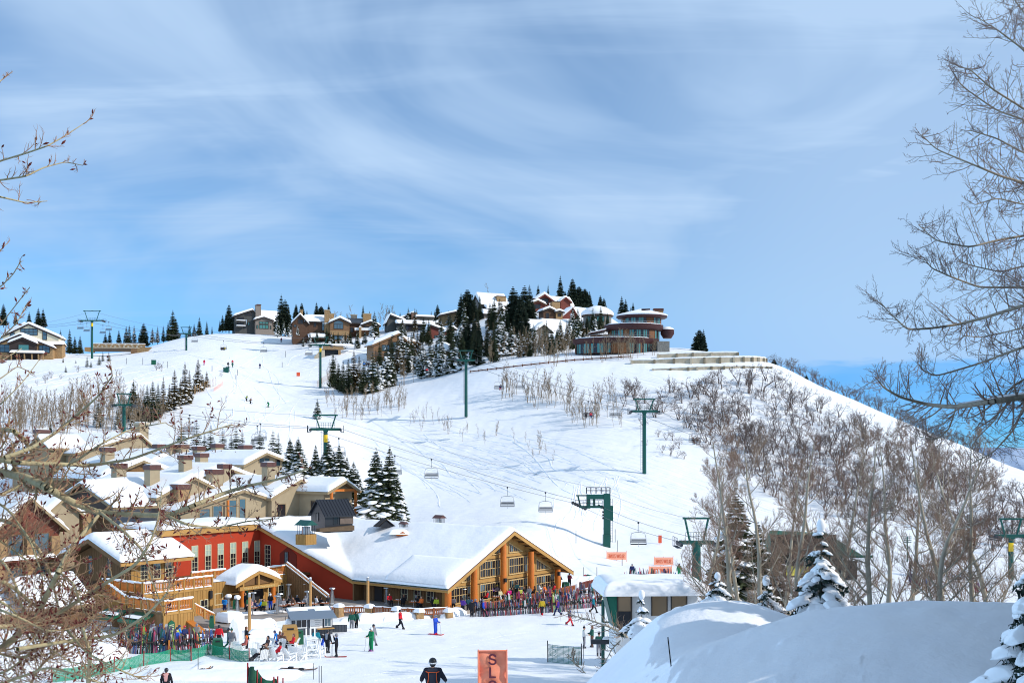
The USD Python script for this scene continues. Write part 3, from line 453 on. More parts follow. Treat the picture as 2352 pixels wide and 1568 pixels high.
part(lodge, 'stair_rail', prism([(13.8, .98), (20.3, 4.07), (20.3, 4.17), (13.8, 1.08)], -3.14, -2.9, 'x'), RAIL); part(lodge, 'fairy_lights', join([cbox((-3.2, s, stairf(s)-.08), (.1, .13, .13)) for s in np.linspace(14, 20.2, 34)]), WHITE, kind='stuff')
part(lodge, 'stair_snow', path([(-3.0, s, stairf(s)+.14) for s in np.linspace(13.8, 20.3, 24)], [.06+.05*rnd.random() for _ in range(24)], 6), SNOW, smooth=60)
# entrance porch
porch = thing('entrance_porch', 'small gabled entrance porch with a thick snow cap and two orange log posts', 'porch', lw(-8.2, 18.6, 0), LR)
pf = gable_f(0, 3.72, .385, .385)
part(porch, 'roof', gridslab(-3.0, 0, .08, 3.4, pf, -.02, .14, 2, 2), SOFF); part(porch, 'roof', gridslab(0, 3.0, .08, 3.4, pf, -.02, .14, 2, 2), SOFF)
part(porch, 'roof_snow', snowcap(-3.05, 3.05, .0, 3.6, lambda X, Y: 3.60-np.minimum(np.abs(X)**1.35*.26, 2)+.3*np.minimum(np.abs(X)*0, 1)+.16, .72, .9, .22, 4, noise=.14, lip=.2), SNOW, smooth=60)
for s in (-1, 1): part(porch, 'rake_board', prism([(0, 3.72-.22), (s*3.05, 3.72-3.05*.385-.22), (s*3.05, 3.72-3.05*.385+.16), (0, 3.72+.16)], 0, .08, 'y'), TAN)
part(porch, 'gable_panel', prism([(-2.4, 2.4), (2.4, 2.4), (2.4, 2.7), (0, 3.6), (-2.4, 2.7)], .5, .6, 'y'), BRNB); part(porch, 'king_post', box(-.09, .09, .1, .3, 2.3, 3.4), TAN)
beam = part(porch, 'sign_beam', box(-2.5, 2.5, .05, .35, 1.98, 2.36), TAN)
tx = meshkit.text_mesh('Silver Lake Restaurant', .20, .03); tv_ = np.array(tx.vertices); k = 4.0/np.ptp(tv_[:, 0]); tv_ = np.stack([(tv_[:, 0]-tv_[:, 0].min())*k-2.0, -tv_[:, 2]+.05, tv_[:, 1]+2.08], 1)
part(beam, 'lettering', (tv_, np.array(tx.faces)), mat('gold_lettering', (0.75, 0.58, 0.25), 0.4, 0.5))
for x in (-2.05, 2.05): part(porch, 'log_column', lathe([(0, 0), (.27, 0), (.25, 2.0), (0, 2.0)], 10, (x, .3, 0)), LOG, smooth=50); part(porch, 'bracket', box(x-.09, x+.09, .05, .3, 2.36, 2.72), TAN)
part(porch, 'door', box(-1.25, -.25, 1.55, 1.66, 0.1, 1.78), DGREEN); part(porch, 'doorway', box(.55, 1.75, 1.55, 1.66, 0.1, 1.78), BLK)
part(porch, 'door_panel', box(-1.0, -.5, 1.5, 1.56, .5, 1.65), GLASS)
# terrace floor and steps
terr = struct('terrace_floor', prism([(-19.5, 9.5), (-16, 10.6), (-10.7, 10.0), (-7.7, 8.0), (-5.7, 5.7), (-5.0, 2.6), (-4.0, .6), (-1.6, -1.1), (22, -1.2), (22, 1.2), (1.2, 1.2), (1.2, 13), (.4, 13.4), (.4, 28), (-15, 28), (-15, 17.6), (-19.5, 17.6)], -1.2, .30, 'z'), mat('terrace_paving', (0.36, 0.31, 0.27), 0.85, 0.2, var=.25, scale=1.0), 'paved lodge terrace swept clear of snow')
def place(p, pos, rz=0.0):
    x = UsdGeom.Xformable(p); x.AddTranslateOp().Set(Gf.Vec3d(*map(float, pos))); x.AddRotateZOp().Set(float(rz)); return p
place(terr, K, LR)
st = thing('terrace_steps', 'dark timber steps climbing from the snow to the lodge terrace', 'steps', lw(-21.5, 9.9), math.degrees(math.atan2(.8, .6))-38)
for i in range(7): part(st, 'step', box(-1.9, 1.9, -1.9+i*.32, -1.9+(i+1)*.32+.04, -1.0, -.72+i*.15), mat('step_timber', (0.10, 0.075, 0.065), 0.8, 0.2, var=.4, scale=2.0))
# the left wing: brown gabled house, its deck and the lower deck
wing = thing('deck_house', 'brown board house with a snowy gable roof and decks, left of the red wall', 'house', K, LR)
# ridge along a (x): gable end faces -x
wf = lambda A, B_: 7.05-np.where(B_ < 31.2, (31.2-B_)*.36, (B_-31.2)*.36)
part(wing, 'roof', gridslab(-19.8, -11.2, 25.6, 31.2, wf, -.02, .16, 2, 2), SOFF); part(wing, 'roof', gridslab(-19.8, -11.2, 31.2, 37, wf, -.02, .16, 2, 2), SOFF)
part(wing, 'roof_snow', snowcap(-19.85, -11.1, 25.5, 37, lambda A, B_: wf(A, B_)+.17-np.maximum(0, A+13.0)*.0, .75, .9, .35, 6, noise=.25), SNOW, smooth=60)
for s in (-1, 1): part(wing, 'rake_board', prism([(31.2, 7.05-.25), (31.2+s*5.7, 5.0-.25), (31.2+s*5.7, 5.0+.2), (31.2, 7.05+.2)], -19.9, -19.8, 'x'), BRNB)
part(wing, 'eave_board', box(-19.8, -11.2, 25.5, 25.6, 4.78, 5.08), TAN)
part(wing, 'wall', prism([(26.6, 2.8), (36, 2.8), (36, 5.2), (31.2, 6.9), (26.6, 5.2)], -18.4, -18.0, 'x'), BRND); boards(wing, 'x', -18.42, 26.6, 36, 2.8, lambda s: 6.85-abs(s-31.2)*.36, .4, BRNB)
part(wing, 'wall', box(-18.0, -12.9, 26.6, 26.9, 2.8, 5.3), TAND); boards(wing, 'y', 26.58, -18, -12.9, 2.8, 5.2, .38, TANB, holes=[(-16.9, -16.0, 3.1, 4.9), (-15.4, -14.5, 3.1, 4.9), (-14.0, -13.1, 3.1, 4.9)])
for s0 in (-16.9, -15.4, -14.0): window(wing, 'y', 26.58, s0, s0+.9, 3.1, 4.9, 2, 4, split=True, pm2=GLASSB)
for s0 in (29.2, 32.6): window(wing, 'x', -18.45, s0, s0+.8, 3.4, 5.4, 1, 2, BRNB, GLASSB)
part(wing, 'deck_floor', box(-22.8, -14.9, 17.7, 28.0, 2.75, 2.98), SOFF); part(wing, 'wall', box(-22.8, -14.9, 17.62, 17.9, -.3, 2.75), TAND); boards(wing, 'y', 17.6, -22.8, -14.9, -.3, 2.8, .36, TANB, holes=[(-16.4, -15.5, .55, 1.75)])
part(wing, 'wall', box(-15.2, -14.92, 17.9, 20.3, -.3, 2.75), TANB); part(wing, 'wall', box(-22.8, -22.5, 17.9, 28, -.3, 2.75), TANB); part(wing, 'deck_board', box(-22.85, -14.85, 17.52, 17.6, 2.72, 2.95), TAN)
window(wing, 'y', 17.58, -16.4, -15.5, .5, 1.8, 2, 2); part(wing, 'loudspeaker', cbox((-15.25, 17.45, 2.2), (.3, .25, .75)), BLK)
railing(wing, (-22.8, 17.58), (-14.9, 17.58), 2.98, .98, 7, drop=1.25, seed=4); railing(wing, (-22.75, 23.5), (-22.75, 17.6), 2.98, .98, 5, seed=5)
part(wing, 'deck_snow', pillow(-18.85, 17.75, 2.98, 7.8, .5, .32, 9, 30), SNOW, smooth=60); part(wing, 'deck_snow', pillow(-19.5, 21.5, 2.98, 6, 5, .3, 10, 20), SNOW, smooth=60)
part(wing, 'deck_floor', box(-24.4, -21.2, 12.3, 17.6, 1.72, 1.95), SOFF); part(wing, 'wall', box(-24.4, -21.2, 12.22, 12.5, -1.2, 1.72), TAND); boards(wing, 'y', 12.2, -24.4, -21.2, -1.2, 1.75, .36, TANB)
part(wing, 'wall', box(-24.4, -24.1, 12.5, 20, -1.2, 1.72), BRNB); part(wing, 'deck_board', box(-24.45, -21.15, 12.12, 12.2, 1.7, 1.93), TAN); part(wing, 'wall', box(-21.5, -21.2, 12.5, 17.6, -1.2, 1.72), TANB)
railing(wing, (-24.4, 12.2), (-21.2, 12.2), 1.95, .98, 2, drop=1.3, seed=6); railing(wing, (-24.38, 17.6), (-24.38, 12.2), 1.95, .98, 5, seed=7); railing(wing, (-22.7, 24.2), (-24.4, 17.7), 2.98, .95, 5, seed=8, z1=1.95)
railing(wing, (-21.1, 12.3), (-19.0, 12.0), 1.5, .9, 2, seed=9, z1=.3, snow=.08)
part(wing, 'deck_snow', pillow(-22.8, 12.5, 1.95, 3.0, .6, .4, 12), SNOW, smooth=60); part(wing, 'deck_snow', pillow(-22.8, 15, 1.95, 3, 4, .3, 13), SNOW, smooth=60)
for b0, w in ((17.3, 3.0), (13.4, 3.0)):
    part(wing, 'green_awning', prism([(-24.6, 1.55), (-24.5, 1.75), (-26.2, 1.2), (-26.2, 1.0)], b0, b0+w, 'y'), DGREEN); part(wing, 'awning_snow', pillow(-25.2, b0+w/2, 1.42, 1.3, w*.9, .16, 15), SNOW, smooth=60)
sg = part(wing, 'notice_board', prism([(-24.0, .0), (-23.35, .0), (-23.35, 1.0), (-23.675, 1.25), (-24.0, 1.0)], 11.98, 12.06, 'y'), DGREEN)
for k in range(5): part(sg, 'lettering', box(-23.92, -23.45, 11.96, 11.978, .2+k*.15, .25+k*.15), CREAM)
ski_tracks()
# ---------------------------------------------------------------- roof furniture of the lodge
def on_lodge(xd, yd, z):
    Y = (z-16)*F/(HY-yd); d = np.array([(xd-CX)/F*Y+6.3, Y-108]); return d[0]*.6+d[1]*.8, -d[0]*.8+d[1]*.6
a_, b_ = on_lodge(762, 1212, 7.6)
cup = thing('roof_cupola', 'black board cupola with a ribbed metal gable roof on the snowy lodge', 'cupola', lw(a_, b_, 7.2), LR-18)
part(cup, 'wall', box(-1.5, 1.9, -1.4, 2.2, 0, 2.0), BMET); part(cup, 'gable', prism([(-1.4, 2.0), (2.2, 2.0), (.4, 3.4)], -1.5, 1.9, 'x'), BMET)
for s, (q0, q1) in enumerate(((-1.75, .4), (.4, 2.55))):
    z0, z1 = (1.72, 3.5) if s == 0 else (3.5, 1.72); part(cup, 'roof', prism([(q0, z0), (q1, z1), (q1, z1+.09), (q0, z0+.09)], -1.75, 2.2, 'x'), BMET)
    for k in range(11): x = -1.65+k*.37; part(cup, 'roof_rib', prism([(q0, z0+.09), (q1, z1+.09), (q1, z1+.16), (q0, z0+.16)], x, x+.05, 'x'), BMET)
part(cup, 'board_panel', box(.3, 1.92, -1.5, -1.4, .9, 1.75), mat('weathered_board', (.20, .15, .12), .8, .2, var=.3, scale=3.0)); window(cup, 'y', -1.41, -.5, .1, .9, 1.9, 1, 1, BMET, GLASS); window(cup, 'x', -1.51, 0.2, .9, 1.2, 2.2, 1, 1, BMET, GLASS)
part(cup, 'satellite_dish', turn(box(-.35, .35, -.05, 0, .9, 1.7), -40), WHITE); part(cup, 'lower_roof', prism([(-2.6, .2), (1.6, .2), (1.6, .75), (-2.6, .55)], -2.4, -1.5, 'y'), mat('bare_roof', (.15, .10, .06), .8, .2, var=.3, scale=2.0))
def cage(xd, yd, z, w, h, tan, label):
    a, b = on_lodge(xd, yd, z); t = thing('roof_vent', label, 'vent', lw(a, b, z), LR)
    if tan: part(t, 'curb', box(-w/2, w/2, -w/2, w/2, -.3, h*.45), TAND); boards(t, 'y', -w/2-.02, -w/2, w/2, -.3, h*.45, .22, TANB); boards(t, 'x', -w/2-.02, -w/2, w/2, -.3, h*.45, .22, TANB)
    z0 = h*.45 if tan else 0
    part(t, 'cage', join([rod((x, y, z0), (x, y, h), .035, sides=4) for x in np.linspace(-w*.42, w*.42, 5) for y in (-w*.42, w*.42)]), BLK, kind='stuff'); part(t, 'flue', lathe([(0, z0), (w*.28, z0), (w*.28, h*.9), (0, h*.9)], 10), STEEL)
    part(t, 'vent_roof', prism([(-w*.6, h), (w*.6, h), (0, h+w*.36)], -w*.6, w*.6, 'y'), GREENP if tan else COPPER)
cage(703, 1243, 6.6, 1.5, 1.75, True, 'boxed roof vent with a caged flue and small green roof on the lodge roof'); cage(1009, 1209, 7.4, 1.05, 1.0, False, 'tallest bare caged vent with a brown hood on the lodge ridge'); cage(927, 1210, 7.6, .75, .35, False, 'small flat hooded vent beside the low dark dormers on the lodge ridge')
a_, b_ = on_lodge(884, 1207, 7.6); dv = thing('roof_dormer', 'low dark gabled ventilator half buried in snow on the lodge ridge', 'ventilator', lw(a_, b_, 7.5), LR-30)
part(dv, 'body', prism([(-.9, 0), (.9, 0), (0, .75)], -.5, .9, 'y'), BMET); part(dv, 'roof', prism([(-1.1, .0), (0, .85), (1.1, .0), (1.1, .08), (0, .95), (-1.1, .08)], -.65, 1.0, 'y'), DROOF)
a_, b_ = on_lodge(925, 1226, 6.9); dv = thing('roof_dormer', 'small brown peak poking through the snow below the lodge ridge', 'ventilator', lw(a_, b_, 6.75), LR-50)
part(dv, 'body', prism([(-.8, 0), (.8, 0), (0, .45)], -.2, .5, 'y'), LOG); part(dv, 'snow_cap', pillow(-.5, .5, .1, 2.2, 1.5, .6, 3), SNOW, smooth=60)
# ---------------------------------------------------------------- condominiums
def block(label, xd, yd, d, rz=LR, cat='apartment block'):
    p = at(xd, yd, d); return thing('condominium', label, cat, p, rz), p[2]
def low(p): return -18.0-p
c1, z1 = block('uppermost beige condominium with icicles under its snowy eaves, behind the row of small spruces', 564.5, 1067.5, 160)
volume(c1, 0, 9.2, .6, 13, low(z1), 0, 1.62, 3.84, wm=BEIGE, snow=.6, seed=2, overf=.8); icicles(c1, 'x', -.45, .5, 12.5, -.05, 90, 1.1, 3)
window(c1, 'y', .58, 2.9, 5.0, .25, 1.05, 2, 1, BEIGEL, GLASS); window(c1, 'y', .58, 6.2, 7.1, -.3, .9, 1, 1, BEIGEL, GLASS)
volume(c1, -1.2, 8.5, 13, 22, low(z1), -.55, 1.7, 3.6, wm=BEIGE, snow=.6, seed=3); icicles(c1, 'x', -1.65, 13, 21.5, -.6, 90, 1.7, 5)
volume(c1, -.6, 8.5, 22, 36, low(z1), .1, 1.7, 3.6, wm=BEIGE, snow=.6, seed=4); volume(c1, -4.5, 6, 36, 56, low(z1), -.9, 2.2, 2.6, wm=BEIGE, snow=.6, seed=31); icicles(c1, 'x', -1.05, 22, 35, .05, 120, 1.0, 9)
for x, y, zt in ((5.6, 7.0, 2.4), (4.2, 12.0, 2.6), (3.4, 15.5, 2.2), (4.0, 20.5, 2.5), (3.0, 21.8, 2.5), (4.2, 27, 2.6)): chimney(c1, x, y, -.5, zt, 1.5, 1.2)
for k in range(16): x, y = 1.2+rnd.random()*2.4, 2+rnd.random()*19; part(c1, 'vent_pipe', rod((x, y, .5), (x, y, 1.75+rnd.random()*.6), .07, sides=5), COPPER)
c2, z2 = block('beige condominium with a timber balcony gable beside the black cupola', 624, 1143, 138)
volume(c2, 0, 9.0, 0, 13, low(z2), 0, 2.1, 4.6, wm=BEIGE, snow=.55, seed=7)
window(c2, 'y', -.02, .9, 2.3, -2.6, -.8, 1, 1, BEIGEL, GLASS); window(c2, 'y', -.02, 2.9, 3.6, -4.2, -3.0, 1, 1, BEIGEL, GLASS); window(c2, 'x', -.02, 2.0, 3.4, -2.6, -1.0, 1, 1, BEIGEL, GLASS); window(c2, 'x', -.02, 8.0, 9.4, -4.2, -2.8, 1, 1, BEIGEL, GLASS)
volume(c2, 4.6, 9.6, -4.6, 1.0, low(z2), .75, 1.2, 7.4, wm=BEIGE, snow=.5, seed=8, overf=1.3)
volume(c2, -1.6, 1.0, 6.5, 12, low(z2), -.2, .6, .9, wm=BEIGE, snow=.4, seed=12)
for x in (5.0, 9.3): part(c2, 'timber_post', rod((x, -5.6, low(z2)), (x, -5.6, 1.1), .2, sides=8), LOG)
part(c2, 'timber_beam', box(4.8, 9.5, -5.75, -5.5, .75, 1.05), LOG)
for z in (-2.4, -5.0):
    part(c2, 'balcony_floor', box(4.8, 9.5, -5.7, -4.6, z, z+.16), WHITE); part(c2, 'balcony_rail', join([rod((4.9, -5.65, z+.9), (9.4, -5.65, z+.9), .03, sides=4)]+[rod((x, -5.65, z+.1), (x, -5.65, z+.9), .012, sides=3) for x in np.linspace(4.9, 9.4, 34)]), BLK)
    window(c2, 'y', -4.62, 5.2, 6.5, z+.2, z+2.2, 1, 1, BEIGEL, GLASS); window(c2, 'y', -4.62, 7.0, 9.0, z+.2, z+2.2, 2, 1, BEIGEL, GLASSB)
    window(c2, 'x', 4.58, -3.8, -2.2, z+.2, z+2.0, 1, 1, BEIGEL, GLASS)
for x, y, zt in ((2.2, 3.2, 3.9), (2.6, 12.6, 3.6)): chimney(c2, x, y, 0, zt, 1.3, 1.1)
for k in range(9): x, y = 1.5+rnd.random()*2, 6+rnd.random()*5; part(c2, 'vent_pipe', rod((x, y, .6), (x, y, 1.9+rnd.random()*.5), .06, sides=5), COPPER)
c3, z3 = block('beige condominium with a long sloping fascia and stone chimney behind the red wall', 414.5, 1176, 128)
volume(c3, 0, 17, 0, 14, low(z3), 0, 2.2, 9, wm=BEIGE, snow=.55, seed=10)
for s0, s1, z0, z1_ in ((2.6, 4.2, -2.4, .3), (4.6, 6.0, -2.2, .6), (7.0, 8.2, -2.0, 1.2), (8.6, 9.6, -2.0, 1.3)): window(c3, 'y', -.02, s0, s1, z0, min(z1_, s0*.24-.25), 1, 1, BEIGEL, GLASSB)
for s0 in (1.0, 4.5, 9): window(c3, 'x', -.02, s0, s0+1.6, -3, -1, 1, 1, BEIGEL, GLASS)
part(c3, 'timber_post', rod((6.5, -.5, -5), (6.5, -.5, 1.2), .17, sides=8), LOG)
chimney(c3, 2.2, 3.0, 0, 2.6, 1.7, 1.5, STONE); chimney(c3, 4.0, 6.5, .5, 3.3, 1.3, 1.2); chimney(c3, 3.2, 12.5, .5, 3.2, 1.3, 1.2)
chimney(c3, 8, 4, 1, 4.3, 1.6, 1.3)
c4, z4 = block('dark gabled beige condominium further left behind the bare branches', 300, 1160, 128)
volume(c4, -2, 9, 0, 12, low(z4), 0, 2.4, ridge='x', wm=mat('dark_boards', (.10, .07, .055), .8, .2), snow=.55, seed=14, over=.9); volume(c4, 3, 13, -1, 16, low(z4), .8, 2.2, wm=BEIGE, snow=.5, seed=15)
chimney(c4, 5, 3, 1, 4.1, 1.4, 1.2); chimney(c4, 5, 10, 1, 4.2, 1.4, 1.2)
c5, z5 = block('far beige condominium with a long rake and a square stone stack, below the leafless wood', 175, 1042, 180)
volume(c5, 0, 16, 0, 20, low(z5), 0, 3.2, 12, wm=BEIGE, snow=.55, seed=16); chimney(c5, 13.4, 1.5, 1, 5.2, 1.8, 1.6, BEIGE, CONC, .3)
volume(c5, -3, 4, 3, 9, low(z5), 1.0, 1.7, ridge='x', wm=BEIGEL, snow=.45, seed=17); chimney(c5, 2, 14, 1, 3.6, 2.2, 1.3)
c9, z9 = block('beige condominium in the middle of the cluster, behind the stone chimney', 425, 1112, 146)
volume(c9, 0, 13, 0, 10, low(z9), 0, 2.0, 6.5, wm=BEIGE, snow=.7, seed=41, over=.7); chimney(c9, 3, 4, 0, 3.3, 1.4, 1.2); chimney(c9, 8, 7, 0, 3.6, 1.4, 1.2); window(c9, 'y', -.02, 2, 3.4, -2.4, -.6, 1, 1, BEIGEL, GLASS); window(c9, 'y', -.02, 5.5, 7.5, -2.4, .2, 2, 1, BEIGEL, GLASSB); icicles(c9, 'x', -.55, .5, 9.5, -.1, 70, 1.2, 13)
c10, z10 = block('brown timber condominium with a deep snow roof, left of the middle cluster', 235, 1098, 148)
volume(c10, 0, 12, 0, 11, low(z10), 0, 2.2, 6, wm=BRNB, snow=.75, seed=43, over=.8); volume(c10, 7, 15, -3, 6, low(z10), -1.2, 1.8, wm=BEIGE, snow=.7, seed=44, over=.7); chimney(c10, 4, 5, 0, 3.6, 1.5, 1.2); window(c10, 'y', -.02, 2, 3.6, -2.6, -.7, 1, 1, BEIGEL, GLASS)
c6, z6 = block('tall red brown condominium with stone piers at the far left behind the tree', 10, 1215, 112)
RBR = mat('red_brown_boards', (.20, .065, .04), .75, .2, var=.3, scale=1.5)
volume(c6, -1, 6, 0, 11, low(z6), 0, 3.0, ridge='y', wm=RBR, snow=.55, seed=18, over=.8); volume(c6, 5.0, 9, 1.0, 9, low(z6), 1.2, 1.6, wm=BEIGE, snow=.5, seed=19)
for s0, z in ((.3, -2.8), (3.2, -2.8), (.3, -6.2), (3.2, -6.2)): window(c6, 'y', -.02, s0, s0+1.7, z, z+2.2, 2, 1, BRNB, GLASSB)
for s0, z in ((1.0, -2.8), (5.5, -2.8), (1, -6.2), (5.5, -6.2)): window(c6, 'x', -1.02, s0, s0+1.8, z, z+2.2, 2, 1, BRNB, GLASS)
for x in (-.4, 2.6, 5.4): part(c6, 'stone_pier', box(x-.45, x+.45, -.5, 0, low(z6), -1.0), STONE)
for z, y0 in ((-3.4, -.9), (-6.9, -.9)): part(c6, 'balcony', box(-.9, 5.6, y0, 0, z, z+.2), RBR); part(c6, 'balcony_snow', pillow(2.4, y0/2-.1, z+.2, 6.4, 1.0, .4, 20), SNOW, smooth=60)
c7, z7 = block('small dark roofed building with two stone stacks behind the deck house', 285, 1216, 121)
volume(c7, 0, 7, 0, 8, low(z7), .3, 1.5, ridge='x', wm=BRNB, snow=0, roofm=BMET, soff=BMET, fm=BMET); 
for x, y in ((-2.8, 3.2), (-2.2, 5.0)): chimney(c7, x, y, -3, 1.9, 1.0, 1.0, STONE, CONC, .12)
c8, z8 = block('low snow roofed annex under the branches, left of the lower deck', 70, 1368, 97)
volume(c8, 0, 5.5, 0, 5, low(z8), -.9, 1.7, ridge='x', wm=BRNB, snow=.7, seed=24, over=.8); volume(c8, -6, 0, 2, 8, low(z8), -1.4, 1.8, ridge='x', wm=STONE, snow=.6, seed=25, over=.7)
# ---------------------------------------------------------------- houses on the hill: measured in steps of one picture pixel at their distance
GREYB = mat('charcoal_boards', (.085, .085, .08), .75, .2, var=.25, scale=.8); DKB = mat('dark_brown_siding', (.125, .066, .04), .75, .2, var=.3, scale=.7); TAUPE = mat('taupe_stucco', (.24, .20, .17), .8, .2); REDB = mat('maroon_boards', (.20, .055, .04), .7, .2, var=.2, scale=.8)
MBR = mat('mid_brown_siding', (.26, .145, .075), .75, .2, var=.25, scale=.7)
def house(label, xd, yd, d, rz, vols, wins=(), chims=(), nm='hill_house', extra=None):
    d = float(np.clip(hit(xd+20, yd, 300)[1], d-60, d+45)) if 900 < xd < 1400 and yd < 800 else d
    s = d/F; B = thing(nm, label, 'house', at(xd, yd, d), rz)
    for i, v in enumerate(vols):
        x0, x1, y0, y1, ze, rise, ridge, wm, sn = v[:9]; kw = v[9] if len(v) > 9 else {}
        volume(B, x0*s, x1*s, y0*s, y1*s, kw.pop('zb', -25)*s, ze*s, rise*s, ridge=ridge, wm=wm, snow=sn, seed=int(xd)+i, over=kw.pop('over', 4)*s, fm=kw.pop('fm', DROOF), tr=.3, fas=.5, **({'xr': kw.pop('xr')*s} if 'xr' in kw else {}), **kw)
    for w in wins:
        ax, c, s0, s1, z0, z1 = w[:6]; window(B, ax, c*s-.03, s0*s, s1*s, z0*s, z1*s, w[6] if len(w) > 6 else 2, w[7] if len(w) > 7 else 1, DROOF, w[8] if len(w) > 8 else GLASSB, fw=.18, mw=.14, proud=.08)
    for c in chims: chimney(B, c[0]*s, c[1]*s, c[2]*s, c[3]*s, c[4]*s, c[5]*s, c[6], c[7], 1.6*s, snow=len(c) > 8)
    if extra: extra(B, s)
    return B
def h1x(B, s):
    icicles(B, 'x', 25*s, -10*s, 0, 26*s, 16, 14*s, 3)
    for z in (10, 22): part(B, 'balcony', box(2*s, 22*s, -12*s, -4*s, z*s, (z+1.2)*s), GREYB); part(B, 'balcony_snow', box(2*s, 22*s, -12*s, -4*s, (z+1.2)*s, (z+3)*s), SNOW)
house('grey stucco house with twin chimneys, leftmost on the ridge', 540, 760, 436, 22, [(0, 52, 0, 50, 34, 15, 'y', GREYB, .8, {'xr': 40}), (44, 82, -14, 20, 26, 6, 'y', TAUPE, .7), (52, 104, 4, 60, 26, 22, 'x', TAUPE, .9)],
      [('y', -14, 52, 74, 6, 16, 3, 1, TEAL), ('y', -14, 52, 74, 17, 23, 3, 1, TEAL), ('y', 0, 5, 20, 25, 33, 1, 1, GLASS), ('y', 0, 5, 20, 12, 20, 1, 1, GLASS), ('y', 0, 28, 33, 14, 22, 1, 1, TEAL), ('y', -14, 46, 50, 6, 14, 1, 1, TEAL), ('y', -14, 77, 80, 6, 14, 1, 1, TEAL), ('y', 0, 22, 38, 36, 42, 2, 1, GLASS)], [(50, -2, 10, 60, 9, 9, TAUPE, COPPER), (56, 16, 10, 64, 9, 9, TAUPE, COPPER)], extra=h1x)
def h2x(B, s):
    for x in (150, 178): part(B, 'stone_pier', box(x*s, (x+5)*s, -22*s, -16*s, -12*s, 34*s), STONE); part(B, 'pier_snow', pillow((x+2.5)*s, -19*s, 34*s, 6*s, 6*s, 2.5*s, x), SNOW, smooth=60)
    part(B, 'balcony', box(140*s, 186*s, -18*s, 0, 24*s, 27*s), DKB); part(B, 'balcony_rail', box(140*s, 186*s, -18*s, -17*s, 27*s, 33*s), WHITE); part(B, 'stone_band', box(84*s, 126*s, -24*s, -20.1*s, 14*s, 24*s), STONE); part(B, 'stone_band', box(84*s, 126*s, -24*s, -20.1*s, -12*s, 0), STONE)
    part(B, 'arch_frame', prism([(92*s+22*s*.5*(1-math.cos(t)), 40*s+7*s*math.sin(t)) for t in np.linspace(0, math.pi, 9)], -20.6*s, -20.1*s, 'y'), GLASSB)
    part(B, 'porch_roof_snow', snowcap(34*s, 78*s, -26*s, 0, lambda X, Y: 16*s+Y*.35, .8, .6, .7, 5), SNOW, smooth=60); part(B, 'porch_roof', gridslab(34*s, 78*s, -26*s, 0, lambda X, Y: 16*s+Y*.35, -.4, 0, 2, 2), DKB)
    icicles(B, 'y', -22*s, 66*s, 80*s, 42*s, 14, 9*s, 4)
house('large brown timber house with stone chimneys and an arched window on the ridge', 672, 783, 405, 14, [(0, 34, 0, 50, 42, 18, 'y', DKB, .7), (30, 84, 2, 50, 46, 12, 'x', DKB, .9), (84, 128, -20, 40, 42, 10, 'y', MBR, .9), (120, 165, 4, 50, 46, 12, 'x', DKB, 0, {'roofm': BMET, 'soff': BMET}), (158, 198, -6, 44, 40, 8, 'y', MBR, .6)],
      [('y', -20, 92, 114, 28, 40, 3, 1, GLASSB), ('y', -20, 92, 114, 3, 13, 3, 1, GLASSB), ('y', 2, 66, 74, 26, 48, 1, 2, GLASSB), ('y', 0, 12, 24, 40, 50, 2, 1, GLASS), ('y', 0, 3, 9, 32, 38, 2, 1, GLASSB), ('y', 4, 132, 139, 24, 36, 1, 1, GLASS), ('y', -6, 162, 178, 26, 39, 3, 1, GLASS), ('y', 2, 48, 54, 34, 46, 1, 1, GLASS)],
      [(78, -2, 20, 72, 12, 10, STONE, CONC), (92, 30, 20, 68, 10, 10, STONE, CONC), (172, 14, 20, 68, 19, 14, STONE, CONC), (22, 30, 40, 74, 6, 6, STONE, STONE), (144, 40, 40, 68, 14, 10, STONEG, CONC)], extra=h2x)
house('black and grey flat gabled house with a red stone chimney, right of the brown house', 890, 760, 412, 16, [(0, 40, 0, 40, 24, 12, 'y', GREYB, .7, {'xr': 6}), (32, 66, 8, 50, 30, 13, 'y', GREYB, .7, {'xr': 62}), (66, 108, 0, 40, 34, 2, 'x', STONEG, .7), (104, 186, -6, 50, 16, 16, 'y', GREYB, 1.0, {'xr': 148}), (20, 104, -14, 4, 16, 4, 'x', GREYB, .9)],
      [('y', 0, 76, 96, 12, 30, 4, 2, GLASS), ('y', -6, 126, 166, 2, 18, 4, 1, GLASS), ('y', -14, 30, 60, 1, 12, 3, 1, GLASS), ('y', -14, 66, 90, 1, 12, 3, 1, GLASS)], [(62, 4, 10, 43, 12, 9, mat('red_stone', (.26, .14, .09), .85, .2, col2=(.14, .09, .07), scale=2.4), STONEG)])
house('stone fronted house half hidden behind the black gabled house', 1012, 745, 428, 14, [(0, 46, 0, 30, 20, 9, 'y', STONE, .6, {'xr': 36, 'roofm': GREYB})], [], [(40, 6, 10, 26, 10, 8, STONE, STONEG)])
house('brown gabled house with a steep snow roof, low among the spruces', 858, 808, 358, 30, [(0, 100, 0, 40, 16, 28, 'y', MBR, 1.0, {'xr': 62, 'over': 5, 'fm': MBR}), (34, 130, 30, 60, 26, 18, 'y', DKB, 1.0, {'xr': 60, 'fm': MBR})], [('y', 0, 20, 40, 3, 18, 2, 1, GLASSB), ('y', 0, 48, 84, 3, 26, 3, 2, GLASSB)])
house('red brown house with two small snowy gables among the spruces', 980, 778, 380, 20, [(0, 62, 0, 30, 14, 17, 'y', REDB, .9, {'xr': 8}), (42, 78, -8, 24, 16, 10, 'y', REDB, .9), (68, 92, -18, 10, 10, 14, 'y', BEIGE, .9)], [('y', 0, 18, 30, 2, 9, 2, 1, GLASSB), ('y', -8, 52, 68, 2, 12, 2, 1, GLASS)])
